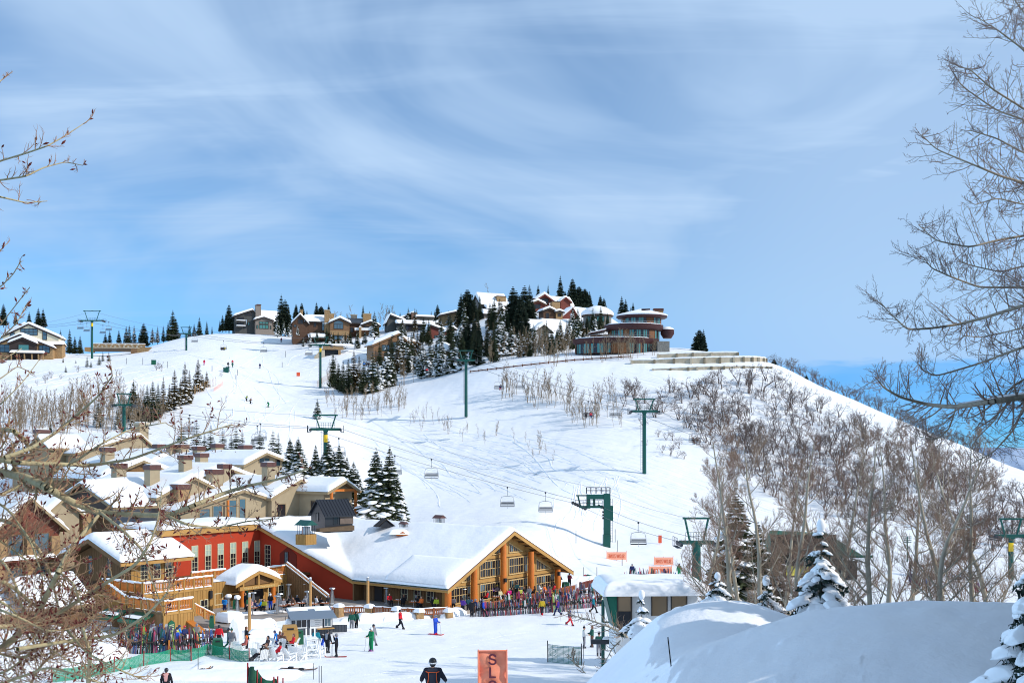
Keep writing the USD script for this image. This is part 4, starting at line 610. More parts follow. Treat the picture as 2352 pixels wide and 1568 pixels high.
def dome(label, xd, yd, d, w, h, wall, zc, nm='hill_house'):
    s = d/F; B = thing(nm, label, 'house', at(xd, yd, d), 0)
    part(B, 'wall', lathe([(0, -20*s), (w*.44*s, -20*s), (w*.44*s, zc*s), (0, zc*s)], 20), wall, smooth=40); part(B, 'roof_edge', lathe([(0, zc*s-.3), (w*.5*s, zc*s-.3), (w*.5*s, zc*s), (0, zc*s+.05)], 24), DKB)
    part(B, 'roof_snow', lathe([(w*.5*s, zc*s+.02), (w*.51*s, (zc+h*.22)*s), (w*.46*s, (zc+h*.45)*s), (w*.3*s, (zc+h*.8)*s), (w*.12*s, (zc+h)*s), (0, (zc+h)*s)], 28), SNOW, smooth=60); return B, s
dome('round house under one smooth snow roof, low among the spruces', 1020, 822, 352, 46, 22, DKB, 14)
B, s = dome('oval house with a wide snow covered roof behind the copper terraces', 1372, 745, 372, 74, 22, STONEG, 20)
for k in range(5): window(B, 'y', -.44*74*s*math.cos((k-2)*.33)-.1, (-26+k*11)*s, (-19+k*11)*s, 2*s, 15*s, 1, 1, DROOF, TEAL, fw=.15)
house('hilltop house of pale stone with a broad capped chimney', 1104, 722, 440, 24, [(0, 70, 0, 50, 24, 22, 'x', TAUPE, 1.1), (10, 52, -16, 10, 12, 6, 'x', TAUPE, .8), (-4, 40, -30, -10, -2, 6, 'x', TAUPE, .8)], [('y', 0, 6, 30, 4, 18, 3, 1, GLASS)], [(52, 6, 10, 44, 22, 14, STONE, COPPER)])
house('maroon house with a steep open gable on the hilltop', 1218, 712, 425, 18, [(12, 56, 0, 40, 22, 14, 'y', REDB, .9, {'fm': REDB, 'over': 5}), (-4, 30, -14, 16, 12, 7, 'y', REDB, .8, {'fm': DKB}), (50, 106, 2, 44, 14, 15, 'x', REDB, 1.1, {'fm': REDB}), (72, 96, -6, 20, 22, 9, 'y', REDB, .7, {'fm': REDB})], [('y', 0, 22, 44, 14, 28, 1, 1, GLASS), ('y', -14, 4, 20, 2, 12, 2, 1, GLASS)], [(8, -6, 4, 24, 8, 7, REDB, COPPER), (54, -18, -10, 18, 19, 14, STONE, BMET), (92, 30, 20, 36, 8, 8, STONE, STONE)])
house('brown block house with stone corner towers below the maroon gable', 1248, 736, 402, 20, [(0, 30, 0, 30, 22, 6, 'y', DKB, .7), (30, 46, -4, 20, 20, 2, 'y', STONE, .6), (52, 88, 6, 40, 12, 20, 'y', REDB, .8, {'xr': 76, 'fm': REDB})], [('y', 0, 6, 14, 2, 18, 1, 1, GLASS), ('y', -4, 34, 42, 10, 17, 2, 1, GLASS)])
house('long house half buried in snow with grey walls, above the spruces by the road', 1204, 768, 362, 24, [(0, 70, 0, 40, 12, 16, 'x', BEIGE, 1.4), (20, 60, -20, 10, 6, 14, 'y', STONEG, 1.3), (56, 128, 6, 50, 14, 18, 'x', STONEG, 1.4)], [('y', 0, 8, 20, 2, 10, 2, 1, GLASS)])
# white chalet at the far left
CHW = mat('cream_render', (.66, .58, .42), .8, .2); CHB = mat('chalet_trim', (.05, .035, .03), .7, .2)
def chx(B, s):
    part(B, 'deck', box(26*s, 106*s, -46*s, -20*s, 8*s, 10*s), CHB); part(B, 'deck_snow', pillow(68*s, -42*s, 10*s, 76*s, 10*s, 6*s, 5, 30), SNOW, smooth=60)
    for x in (34, 46, 62, 78, 92, 102): part(B, 'deck_post', box((x-1.2)*s, (x+1.2)*s, -45*s, -42*s, -8*s, 8*s), STONE)
    for x in (30, 78): part(B, 'stone_pier', box((x-3)*s, (x+3)*s, -33*s, -27*s, 0, 28*s), STONE)
house('cream chalet with dark trim, big windows and snowy tiered gables at the far left edge', 2, 823, 382, 10, [(4, 126, 0, 60, 50, 29, 'y', CHW, .9, {'xr': 60, 'fm': CHB, 'over': 3}), (0, 80, 40, 80, 62, 20, 'y', CHW, .8, {'fm': CHB}), (-14, 118, -24, 10, 24, 28, 'y', STONE, .9, {'xr': 48, 'fm': CHB}), (28, 84, -34, 0, 32, 12, 'y', CHB, .9, {'fm': CHB}), (100, 134, -4, 30, 32, 3, 'x', STONE, 1.0, {'fm': CHB})],
      [('y', 0, 42, 80, 54, 70, 4, 2, GLASSB), ('y', 0, 90, 100, 44, 66, 1, 2, GLASSB), ('y', 0, 20, 30, 48, 60, 1, 1, GLASSB), ('y', -34, 46, 70, 14, 30, 1, 1, TEAL), ('y', -24, 4, 26, 12, 30, 2, 2, GLASSB), ('y', -24, 88, 112, 12, 30, 3, 2, GLASSB)], extra=chx, nm='chalet')
# the copper banded round house
s = 288/F; RH = thing('round_house', 'copper banded round house of three stacked curved storeys above the concrete terraces', 'house', at(1420, 804, 288)); CEDAR = mat('cedar_panel', (.21, .085, .032), .6, .3, var=.25, scale=.8, stretch=(2, 2, .3)); CUB = mat('copper_band', (.062, .022, .021), .5, .3)
def ell(cx_, cy_, rx, ry, prof, n=56): v, f = lathe([(r, z) for r, z in prof], n); v = np.array(v); return np.stack([cx_*s+v[:, 0]*rx*s, cy_*s+v[:, 1]*ry*s, v[:, 2]*s], 1), f
def level(cx_, cy_, rx, ry, z0, z1, zb0, zb1, wr, wins, snow):
    part(RH, 'wall', ell(cx_, cy_, rx*wr, ry*wr, [(0, z0), (1, z0), (1, z1), (0, z1)]), CEDAR, smooth=40)
    part(RH, 'copper_band', ell(cx_, cy_, rx, ry, [(wr*.98, zb0-1), (.93, zb0), (.99, zb0+(zb1-zb0)*.35), (1.0, zb1), (.95, zb1), (.93, zb1-2), (0, zb1-2)]), CUB, smooth=40)
    if snow: part(RH, 'band_snow', ell(cx_, cy_, rx, ry, [(.955, zb1-.2), (.95, zb1+1.6), (.90, zb1+2.6), (.6, zb1+2.8), (0, zb1+2.8)]), SNOW, smooth=60)
    for t0, t1, n in wins:
        for k in range(n):
            a, b = math.radians(t0+(t1-t0)*k/n), math.radians(t0+(t1-t0)*(k+1)/n); g = (b-a)*.10
            def arc(a, b, r0, r1, za, zb):
                q = [(cx_*s+rx*r*s*math.sin(t), cy_*s-ry*r*s*math.cos(t)) for r, t in ((r1, a), (r1, b), (r0, b), (r0, a))]; return prism(q, za*s, zb*s, 'z')
            w = part(RH, 'window', join(arc(a, a+g, wr*.99, wr*1.012, z0, z1), arc(b-g, b, wr*.99, wr*1.012, z0, z1), arc(a+g, b-g, wr*.99, wr*1.012, z1-1.2, z1), arc(a+g, b-g, wr*.99, wr*1.012, z0, z0+1)), CUB); part(w, 'pane', arc(a+g, b-g, wr*.985, wr*1.006, z0+1, z1-1.2), TEAL if (k+int(t0)) % 3 else GLASS)
level(0, 60, 102, 62, -6, 18, 17, 30, .94, [(-78, -42, 6), (-40, -10, 6), (12, 33, 6), (36, 51, 5), (53, 68, 4)], True)
level(42, 62, 70, 55, 27, 51, 50, 63, .86, [(-62, -28, 5), (-14, 32, 9), (50, 78, 4)], True)
level(62, 66, 60, 48, 60, 83, 80, 86, .76, [(-62, 8, 9), (32, 62, 4)], False)
part(RH, 'roof_snow', ell(62, 66, 60, 48, [(1.0, 85.8), (1.02, 88), (.95, 90), (.5, 97), (.1, 103), (0, 103)]), SNOW, smooth=60); part(RH, 'roof_patch', turn(box(58*s, 78*s, 40*s, 43*s, 97*s, 100.5*s), -10, (62*s, 40*s)), CUB)
chimney(RH, 102*s, 76*s, 84*s, 99*s, 22*s, 14*s, STONE, COPPER, 6*s, False)
for cx_, cy_, rx, ry, z, t0, t1 in ((0, 60, 102, 62, 31, -50, 62), (42, 62, 70, 55, 64, -40, 62)):
    ps = [(cx_*s+rx*.965*s*math.sin(math.radians(t)), cy_*s-ry*.965*s*math.cos(math.radians(t)), (z+5)*s) for t in np.linspace(t0, t1, 24)]; part(RH, 'balustrade', join([path(ps, .05, 4)]+[rod(p, (p[0], p[1], z*s), .03, sides=3) for p in ps[::2]]), STEEL)
part(RH, 'stone_base', prism([(92*s, 12*s), (120*s, 14*s), (120*s, 70*s), (92*s, 70*s)], -8*s, 22*s, 'z'), STONEG); part(RH, 'copper_pod', ell(122, 66, 16, 16, [(0, 34), (.6, 34), (1, 44), (1, 54), (0, 54)], 28), CUB, smooth=40); part(RH, 'pod_snow', ell(122, 66, 16, 16, [(.98, 54), (.9, 57), (.4, 61), (0, 62)], 24), SNOW, smooth=60)
part(RH, 'wing_roof', prism([(-66*s, 40*s), (-26*s, 48*s), (-26*s, 50*s), (-66*s, 41.5*s)], 20*s, 80*s, 'y'), CUB); part(RH, 'wing_snow', prism([(-66*s, 41.6*s), (-26*s, 50.1*s), (-26*s, 53*s), (-66*s, 43*s)], 21*s, 80*s, 'y'), SNOW); part(RH, 'wing_wall', box(-60*s, -20*s, 34*s, 70*s, 25*s, 40*s), CEDAR)
for x in (-14, 24, 44, 76, 80): part(RH, 'post', box((x-1)*s, (x+1)*s, (2 if x < 60 else 22)*s, (4 if x < 60 else 24)*s, -6*s, 18*s), CUB)
# concrete terraces, guard rail, bridges
DARKC = mat('stained_concrete', (.30, .24, .16), .9, .1, var=.4, scale=.7)
def terrace(label, pts, d0):
    B = thing('retaining_wall', label, 'retaining wall'); P = []
    dl = gaussian_filter(np.array([float(np.clip(hit(x, yb, 215)[1], d0(x)-14, d0(x)+6))+.6 if d0(x) < 279.9 else 280 for x, yt, yb in pts]), 1.7, mode='nearest')
    for (x, yt, yb), dd in zip(pts, dl): P.append(((x-CX)/F*dd, dd, (HY-yb)/F*dd-1.2, (HY-yt)/F*dd))
    for i in range(len(P)-1):
        (x0, y0, b0, t0), (x1, y1, b1, t1) = P[i], P[i+1]; d = np.array([x1-x0, y1-y0]); L_ = np.linalg.norm(d); d /= L_; n = np.array([-d[1], d[0]])
        q = [(x0+d[0]*.2, y0+d[1]*.2), (x1-d[0]*.2, y1-d[1]*.2)]; v = []
        for (x, y), b, t in zip(q, (b0, b1), (t0, t1)):
            for o in (0, .5): v += [(x+n[0]*o, y+n[1]*o, b), (x+n[0]*o, y+n[1]*o, t)]
        part(B, 'concrete_panel', (np.array(v), np.array([[0, 5, 1], [0, 4, 5], [2, 3, 7], [2, 7, 6], [1, 5, 7], [1, 7, 3], [0, 1, 3], [0, 3, 2], [4, 7, 5], [4, 6, 7], [0, 2, 6], [0, 6, 4]])), CONC)
        part(B, 'ledge_snow', path([(x0+n[0]*.3, y0+n[1]*.3, t0+.02), ((x0+x1)/2+n[0]*.3, (y0+y1)/2+n[1]*.3, (t0+t1)/2+.1), (x1+n[0]*.3, y1+n[1]*.3, t1+.02)], .33, 6), SNOW, smooth=60)
    for i, (x, y, b, t) in enumerate(P): part(B, 'concrete_post', turn(box(x-.24, x+.24, y-.34, y+.3, b, t+.05), 0), DARKC if i % 3 else CONC)
t1 = [(745, 728, 768), (1000, 725, 777), (1220, 712, 787), (1410, 705, 785), (1560, 700, 780), (1735, 697, 765), (1890, 695, 757), (2000, 693, 765), (2100, 695, 757), (2170, 698, 755), (2225, 705, 752), (2256, 711, 748)]
t2 = [(985, 826, 846), (1180, 820, 862), (1380, 808, 860), (1480, 803, 858), (1640, 798, 850), (1780, 795, 835), (1890, 795, 835), (2000, 793, 822), (2110, 797, 825), (2200, 800, 832), (2262, 801, 830), (2310, 803, 826)]
cv = lambda l: [(1297.7+x*.2051, 677.6+a*.2051, 677.6+b*.2051) for x, a, b in l]
terrace('upper weathered concrete terrace wall with posts below the round house', cv(t1), lambda x: float(np.interp(x, [1450, 1600, 1700, 1740, 1762], [271, 272.5, 272.5, 273.5, 276]))); terrace('lower weathered concrete terrace wall with posts, above the scrub oaks', cv(t2), lambda x: float(np.interp(x, [1480, 1600, 1700, 1772], [263.5, 264, 265, 267])))
t3 = [(1040, 662, 670), (1250, 655, 672), (1430, 647, 668), (1640, 645, 662), (1935, 643, 658)]
terrace('thin topmost strip of concrete wall in front of the copper house', cv(t3), lambda x: 280)
gr = thing('guard_rail', 'long rusty guard rail along the snowy hill road', 'guard rail'); pts = []
for x, y in ((1080, 853), (1140, 846), (1200, 839), (1260, 832.5), (1320, 826.5), (1380, 822.5), (1450, 818.5)): p = hit(x, y+3, 200); p[2] += .35; pts.append(p)
part(gr, 'beam', path(pts, .14, 5), mat('rust', (.16, .06, .03), .8, .2))
for p, q in zip(pts[:-1], pts[1:]):
    for k in range(3): r_ = p+(q-p)*k/3; part(gr, 'post', cbox((r_[0], r_[1]+.1, r_[2]-.3), (.25, .2, 1.2)), MATS['rust'])
s = 396/F; br = thing('stone_bridge', 'flat road bridge with a long stone parapet on the left skyline', 'bridge', at(194, 806, 396), 4)
part(br, 'parapet', box(16*s, 136*s, 0, 3*s, 9*s, 17*s), STONE); part(br, 'girder', box(20*s, 122*s, .2*s, 14*s, 0, 7*s), mat('bridge_girder', (.12, .085, .06), .8, .2)); part(br, 'girder_edge', box(18*s, 124*s, -.4*s, 14*s, 7*s, 9*s), CONC); part(br, 'parapet_snow', box(16*s, 136*s, -.5*s, 3.5*s, 17.02*s, 18.4*s), SNOW)
part(br, 'pier', box(104*s, 119*s, 0, 12*s, -22*s, 7*s), MBR); part(br, 'abutment', prism([(119*s, 9*s), (150*s, 10*s), (119*s, -20*s)], 0, 10*s, 'y'), STONE); part(br, 'abutment', prism([(0, 9*s), (20*s, 9*s), (20*s, -3*s), (0, 0)], 0, 12*s, 'y'), STONE)
for k in range(24):
    x = 18+k*4.9; part(br, 'parapet_stone', box(x*s, (x+4.4)*s, -.3*s, 0, 9.5*s, 12.9*s), STONE if k % 2 else CONC); part(br, 'parapet_stone', box((x-2 if k else x)*s, (x+2.4)*s, -.3*s, 0, 13.2*s, 16.6*s), CONC if k % 3 == 0 else STONE)
s = 372/F; b2 = thing('ski_underpass', 'stone faced ski underpass with a pale concrete wing wall below the brown house', 'bridge', at(722, 822, 372), 12)
part(b2, 'wing_wall', prism([(0, 4*s), (20*s, 24*s), (24*s, 24*s), (24*s, -6*s), (0, -6*s)], 0, 3*s, 'y'), CONC); part(b2, 'stone_parapet', box(20*s, 66*s, -2*s, 4*s, 20*s, 29*s), STONE); part(b2, 'tunnel', box(24*s, 54*s, 4*s, 6*s, -6*s, 20*s), BLK); part(b2, 'snow', snowcap(16*s, 90*s, -4*s, 26*s, lambda X, Y: X*0+29*s, .8, .8, .8, 4), SNOW, smooth=60); part(b2, 'side_wall', box(54*s, 60*s, -2*s, 10*s, -6*s, 20*s), STONE)
# ---------------------------------------------------------------- chair lifts
CABLE = mat('steel_rope', (.10, .10, .11), .5, .4); DARKM = mat('dark_machinery', (.03, .035, .04), .5, .4)
def tower(label, xd, yb, yt, d, w=5.0, rz=0, tagy=False, top=2.0, rcol=.36, ladder=True):
    b = at(xd, yb, d); h = (yb-yt)/F*d-top*.9; T = thing('lift_tower', label, 'lift tower', b, rz, group=None)
    part(T, 'column', lathe([(0, -3), (rcol*1.08, -3), (rcol*.9, h), (0, h)], 14), GREENP, smooth=50)
    if tagy: part(T, 'yellow_band', lathe([(rcol*.95, h-1.9), (rcol*.99, h-1.9), (rcol*.97, h-.7), (rcol*.9, h-.7)], 14), YEL)
    part(T, 'crossarm', join(box(-w/2, w/2, -.28, .28, h, h+.42), box(-rcol*1.1, rcol*1.1, -.4, .4, h-.2, h+.05)), GREENP)
    for s in (-1, 1):
        part(T, 'lifting_frame', join(rod((s*w*.20, 0, h+.4), (s*w*.33, 0, h+.4+top), .13, sides=6), rod((s*w*.08, .4, h+.4), (s*w*.08, .4, h+1.3), .03, sides=4)), GREENP)
        c = part(T, 'sheave_train', box(s*w/2-.14, s*w/2+.14, -1.9, 1.9, h-.06, h+.16), DARKM)
        for k in range(6): part(c, 'sheave', move(tm(trimesh.creation.cylinder(.24, .16, sections=10, transform=trimesh.transformations.rotation_matrix(math.pi/2, (0, 1, 0)))), (s*w/2, -1.7+k*.68, h+.06)), DARKM)
        part(T, 'catwalk', join([box(s*w/2+s*.25-.25, s*w/2+s*.25+.25, -1.7, 1.7, h-.32, h-.26)]+[rod((s*w/2+s*.45, y, h-.3), (s*w/2+s*.45, y, h+.8), .025, sides=4) for y in (-1.7, -.6, .6, 1.7)]+[rod((s*w/2+s*.45, -1.7, h+z), (s*w/2+s*.45, 1.7, h+z), .025, sides=4) for z in (.8, .3)]), DARKM)
    part(T, 'top_beam', box(-w*.40, w*.40, -.12, .12, h+.4+top, h+.62+top), GREENP); part(T, 'work_rails', join([rod((-w*.3, .3, h+z), (w*.3, .3, h+z), .025, sides=4) for z in (.9, 1.3)]+[rod((x, .3, h+.4), (x, .3, h+1.3), .025, sides=4) for x in np.linspace(-w*.3, w*.3, 5)]), GREENP)
    if ladder: part(T, 'ladder', join([rod((-rcol-.32+q, -.1, .2), (-rcol-.32+q, -.1, h), .022, sides=4) for q in (0, .3)]+[rod((-rcol-.32, -.1, z), (-rcol-.02, -.1, z), .014, sides=3) for z in np.arange(.4, h, .45)]), DARKM)
    a = math.radians(rz); return [b+np.array([s*w/2*math.cos(a), s*w/2*math.sin(a), h+.32]) for s in (-1, 1)], b+np.array([0, 0, h+.4+top])
A1 = tower('green lift tower on the open slope between the scrub oaks and the round house road', 1480, 1082, 925, 207, 5.2)
A2 = tower('green lift tower with a bare top frame on the snowy crest', 1070.5, 928, 812, 260, 4.6)
A3 = tower('green lift tower with a yellow collar beside the ski run, below the brown house', 736, 893, 780, 322, 6.0, tagy=True)
A4 = tower('small green lift tower among the trees at the brow of the run', 428, 858, 756, 392, 5.2)
A0 = tower('dark lift tower half hidden by bare aspens at the right edge', 2322, 1330, 1203, 148, 4.2, tagy=True)
B1 = tower('green lift tower with a yellow sign standing behind the spruces, above the condominiums', 748, 1120, 963, 178, 4.9, tagy=True, rz=8)
B2 = tower('green lift tower in front of the left aspen wood', 285, 1005, 912, 225, 3.9, rz=8)
C0 = tower('slim green lift tower with a yellow collar next to the stone bridge', 211.5, 806, 719, 388, 8.0, tagy=True, top=3.2)
BT = tower('dark bottom lift tower with long sheave trains, behind the bare aspen in the valley', 1600, 1330, 1205, 122, 3.9, top=2.4, rcol=.5)
# the C shaped half tower
d = 168.0; b = at(1393, 1245, d); s = d/F
HT = thing('half_tower', 'big dark green half tower bent like an upside down L beside the lodge gable', 'lift tower', b)
part(HT, 'column', box(-6.5*s, 8*s, -.55, .55, -1.5, 99*s), GREENP); part(HT, 'base', box(-8*s, 8.5*s, -.7, .7, -1.5, 18*s), GREENP); part(HT, 'control_box', box(8*s, 14.5*s, -.5, .5, 50*s, 84*s), GREENP)
part(HT, 'arm', box(-46*s, -6.5*s, -.5, .5, 99*s, 110*s), GREENP); part(HT, 'arm', box(-6.5*s, 8.5*s, -.55, .55, 99*s, 112*s), GREENP); part(HT, 'drop_leg', box(-46*s, -38*s, -.45, .45, 78*s, 99*s), GREENP); part(HT, 'drop_leg', box(-31*s, -26*s, -.4, .4, 82*s, 99*s), GREENP); part(HT, 'lower_arm', box(-62*s, -8*s, -.3, .3, 79*s, 84*s), GREENP); part(HT, 'bracket', rod((-60*s, 0, 84*s), (-66*s, 0, 108*s), .14), GREENP); part(HT, 'top_arm', box(-70*s, -46*s, -.15, .15, 106*s, 109*s), GREENP)
part(HT, 'top_rails', join([rod((x*s, y, 112*s), (x*s, y, 126*s), .04, sides=4) for x in (-46, -36, -24, -12, -1, 8) for y in (-.5, .5)]+[rod((-46*s, y, z*s), (8*s, y, z*s), .04, sides=4) for y in (-.5, .5) for z in (119, 126)]), DARKM)
for x0, x1, z0, z1, n in ((-80, -46, 92, 76, 6), (-20, 2, 84, 77, 4)):
    c = part(HT, 'sheave_train', rod((x0*s, 0, z0*s), (x1*s, 0, z1*s), .14), DARKM)
    for k in range(n): u_ = (k+.5)/n; part(c, 'sheave', move(tm(trimesh.creation.cylinder(.26, .2, sections=10, transform=trimesh.transformations.rotation_matrix(math.pi/2, (1, 0, 0)))), ((x0+(x1-x0)*u_)*s, 0, (z0+(z1-z0)*u_)*s)), DARKM)
part(HT, 'catwalk', join([rod((x*s, -.6, 84*s), (x*s, -.6, 97*s), .035, sides=4) for x in np.linspace(-72, -10, 8)]+[rod((-72*s, -.6, 97*s), (-10*s, -.6, 97*s), .035, sides=4), rod((-72*s, -.6, 90*s), (-10*s, -.6, 90*s), .035, sides=4)]), DARKM)
part(HT, 'ladder', join([rod((q*s, .3, 0), (q*s, .3, 100*s), .03, sides=4) for q in (10, 14)]+[rod((10*s, .3, z), (14*s, .3, z), .02, sides=3) for z in np.arange(.2, 6.6, .4)]), DARKM)
for k in range(3): part(HT, 'lamp_box', box(-10*s, -6.5*s, -.5, 0, (68-k*7)*s, (72-k*7)*s), BLK)
HTL = [b+np.array([-66*s, 0, 88*s]), b+np.array([-10*s, 0, 82*s])]
NR = {'n': 0}
def rope(p, q, label, sag=.012, r=.032):
    p, q = np.array(p), np.array(q); t = np.linspace(0, 1, 24)[:, None]; pts = p+(q-p)*t; pts[:, 2] -= 4*sag*np.linalg.norm(q-p)*(t*(1-t))[:, 0]
    solo('lift_cable', path(pts, r, 4), CABLE, label, 'cable', 'haul ropes of the chair lifts'); return lambda u: p+(q-p)*u-np.array([0, 0, 4*sag*np.linalg.norm(q-p)*u*(1-u)])
LB = 'steel haul rope strung from tower to tower of the upper chair lift'; LA = 'steel haul rope strung from tower to tower of the lower chair lift'; LC = 'steel haul rope of the short lift on the left skyline'
RB = [[rope(A0[0][i], A1[0][i], LB, r=.03) for i in (0, 1)], [rope(A1[0][i], A2[0][i], LB, r=.035) for i in (0, 1)], [rope(A2[0][i], A3[0][i], LB, r=.04) for i in (0, 1)], [rope(A3[0][i], A4[0][i], LB, r=.045) for i in (0, 1)]]
rope(A1[1], A2[1], LB, r=.02); rope(A2[1], A3[1], LB, r=.025); rope(A0[1], A1[1], LB, r=.018); rope(A3[1], A4[1], LB, r=.028)
off = [at(-160, 985, 232), at(-120, 1000, 228)]
RA = [[rope(BT[0][i], HTL[i], LA, r=.024) for i in (0, 1)], [rope(HTL[i], B1[0][i], LA, r=.026) for i in (0, 1)], [rope(B1[0][i], B2[0][i], LA, r=.028) for i in (0, 1)], [rope(B2[0][i], off[i], LA, r=.03) for i in (0, 1)]]
rope(BT[1], HTL[0]+np.array([3, 0, 2.4]), LA, r=.016); rope(HTL[0]+np.array([3, 0, 2.4]), B1[1], LA, r=.016); rope(B1[1], B2[1], LA, r=.02)
lc = [at(95, 748, 425), at(95, 752, 420)]; rc = [at(455, 772, 436), at(450, 776, 436)]
RC = [[rope(lc[i], C0[0][i], LC, sag=.008, r=.045) for i in (0, 1)], [rope(C0[0][i], rc[i], LC, sag=.02, r=.045) for i in (0, 1)]]; rope(lc[0]+np.array([0, 0, 1]), C0[1], LC, .008, .03); rope(C0[1], rc[0]+np.array([0, 0, 2]), LC, .02, .03)
# the four seat chair: grip, hanger, bail, seat, back
CH = proto('chair'); LGM = mat('pale_steel', (.30, .31, .32), .4, .5, metallic=.4)
part(CH, 'grip', join(box(-.1, .1, -.28, .28, -.14, .1), rod((0, -.3, -.05), (0, .3, .02), .07)), DARKM)
part(CH, 'hanger', join(path([(0, 0, 0), (0, .12, -.6), (0, .1, -1.35)], .05, 6), rod((-.42, .1, -1.35), (.42, .1, -1.35), .05)), LGM)
part(CH, 'bail', join([path([(s*.42, .1, -1.35), (s*.92, .12, -1.5), (s*1.06, .05, -2.1), (s*1.12, .0, -2.9), (s*1.08, -.45, -2.95)], .038, 6) for s in (-1, 1)]), LGM)
part(CH, 'safety_bar', join(path([(-1.0, -.3, -1.75), (-1.0, -.55, -2.45), (1.0, -.55, -2.45), (1.0, -.3, -1.75)], .03, 5), rod((0, -.55, -2.45), (0, -.5, -3.3), .025)), LGM)
part(CH, 'seat', box(-1.08, 1.08, -.5, .02, -3.0, -2.9), DARKM); part(CH, 'backrest', join([box(-1.08, 1.08, .03, .09, z, z+.09) for z in (-2.75, -2.6, -2.45, -2.3)]), DARKM)
CHAIRS = []
def chair(f, u, label, rz=0): p = f(u)-np.array([0, 0, .1]); CHAIRS.append(p); copy(CH, 'lift_chair', label, 'lift chair', p, rz, 1.0, 'chairs hanging on the lift ropes'); return p
def near_px(f, xd):
    us = np.linspace(0.01, .99, 300); px = [CX+f(u)[0]/f(u)[1]*F for u in us]; return us[int(np.argmin(np.abs(np.array(px)-xd)))]
W = lambda f, x, l, rz=0: chair(f, near_px(f, x), l, rz)
ch1145 = W(RB[1][0], 1146, 'chair carrying one dark rider, above the snowy crest left of the mid hill saplings'); W(RB[1][1], 1194, 'empty chair hanging among the bare saplings right of the single rider'); ch1352 = W(RB[1][0], 1352, 'chair carrying a red and a dark rider before the saplings'); W(RB[1][1], 1413, 'empty chair hanging just left of the open slope lift tower')
ch1597 = W(RB[0][1], 1597, 'chair with dark riders over the snow left of the scrub oaks'); W(RB[0][0], 1830, 'chair hardly visible in front of the grey scrub oaks'); W(RB[0][1], 2035, 'chair glimpsed through the aspen twigs near the right tower')
ch840 = W(RB[2][0], 842, 'chair with dark riders passing in front of the snowy spruces'); ch985 = W(RB[2][0], 985, 'chair with a red rider at the foot of the spruces'); W(RB[2][1], 1022, 'empty chair beside the red rider in front of the spruces')
ch513 = W(RB[3][0], 513, 'chair with three riders above the upper ski run'); W(RB[3][1], 606, 'empty chair in the middle of the upper ski run'); W(RB[3][0], 715, 'empty chair just left of the yellow collared tower'); W(RB[3][1], 432, 'empty chair in front of the brow lift tower')
W(RA[2][0], 433, 'pair member chair hanging over the left edge of the run, upper'); W(RA[2][1], 436, 'chair hanging over the left edge of the run, lower and nearer'); W(RA[2][0], 592, 'empty chair above the small spruces, left of two'); W(RA[2][1], 598, 'empty chair above the small spruces, right of two'); W(RA[1][0], 778, 'empty chair just right of the sign bearing tower')
W(RA[1][1], 992, 'empty chair against the tracked snow above the lodge roof'); W(RA[1][0], 1165, 'empty chair left of two approaching the half tower'); W(RA[1][1], 1252, 'empty chair nearest the half tower on its uphill side'); W(RA[0][1], 1466, 'large empty chair between the half tower and the bare aspen'); W(RA[1][0], 906, 'empty chair half behind the tall spruce pair')
W(RC[0][0], 186, 'empty chair left of the slim skyline tower'); W(RC[0][1], 199, 'empty chair low and close left of the slim skyline tower'); W(RC[1][0], 236, 'empty chair right of the slim skyline tower'); W(RC[1][1], 250, 'second empty chair right of the slim skyline tower'); W(RC[1][0], 291, 'chair before the skyline firs above the bridge, first'); W(RC[1][0], 358, 'chair above the snowy brow right of the bridge')
# ---------------------------------------------------------------- plants
NEED = mat('spruce_needles', (.088, .100, .042), .7, .2, col2=(.036, .048, .024), scale=1.5); NEEDD = mat('dark_fir_needles', (.052, .066, .036), .7, .2, col2=(.022, .032, .019), scale=1.5); NEEDB = mat('bronzed_needles', (.19, .13, .055), .75, .2, col2=(.075, .06, .028), scale=1.2)
BARK = mat('spruce_bark', (.10, .075, .055), .9, .1); ASP = mat('aspen_bark', (.50, .44, .34), .8, .2, col2=(.30, .25, .18), scale=5.0, stretch=(1, 1, .5)); TWIG = mat('aspen_twig', (.30, .21, .145), .8, .2); TWIGR = mat('red_twig', (.27, .165, .115), .8, .2); OAK = mat('oak_bark', (.125, .094, .082), .85, .1, col2=(.19, .14, .118), scale=1.2); BUD = mat('brown_bud', (.14, .028, .020), .6, .3); SAP = mat('sapling_bark', (.34, .25, .16), .85, .1, col2=(.20, .14, .09), scale=1.0)
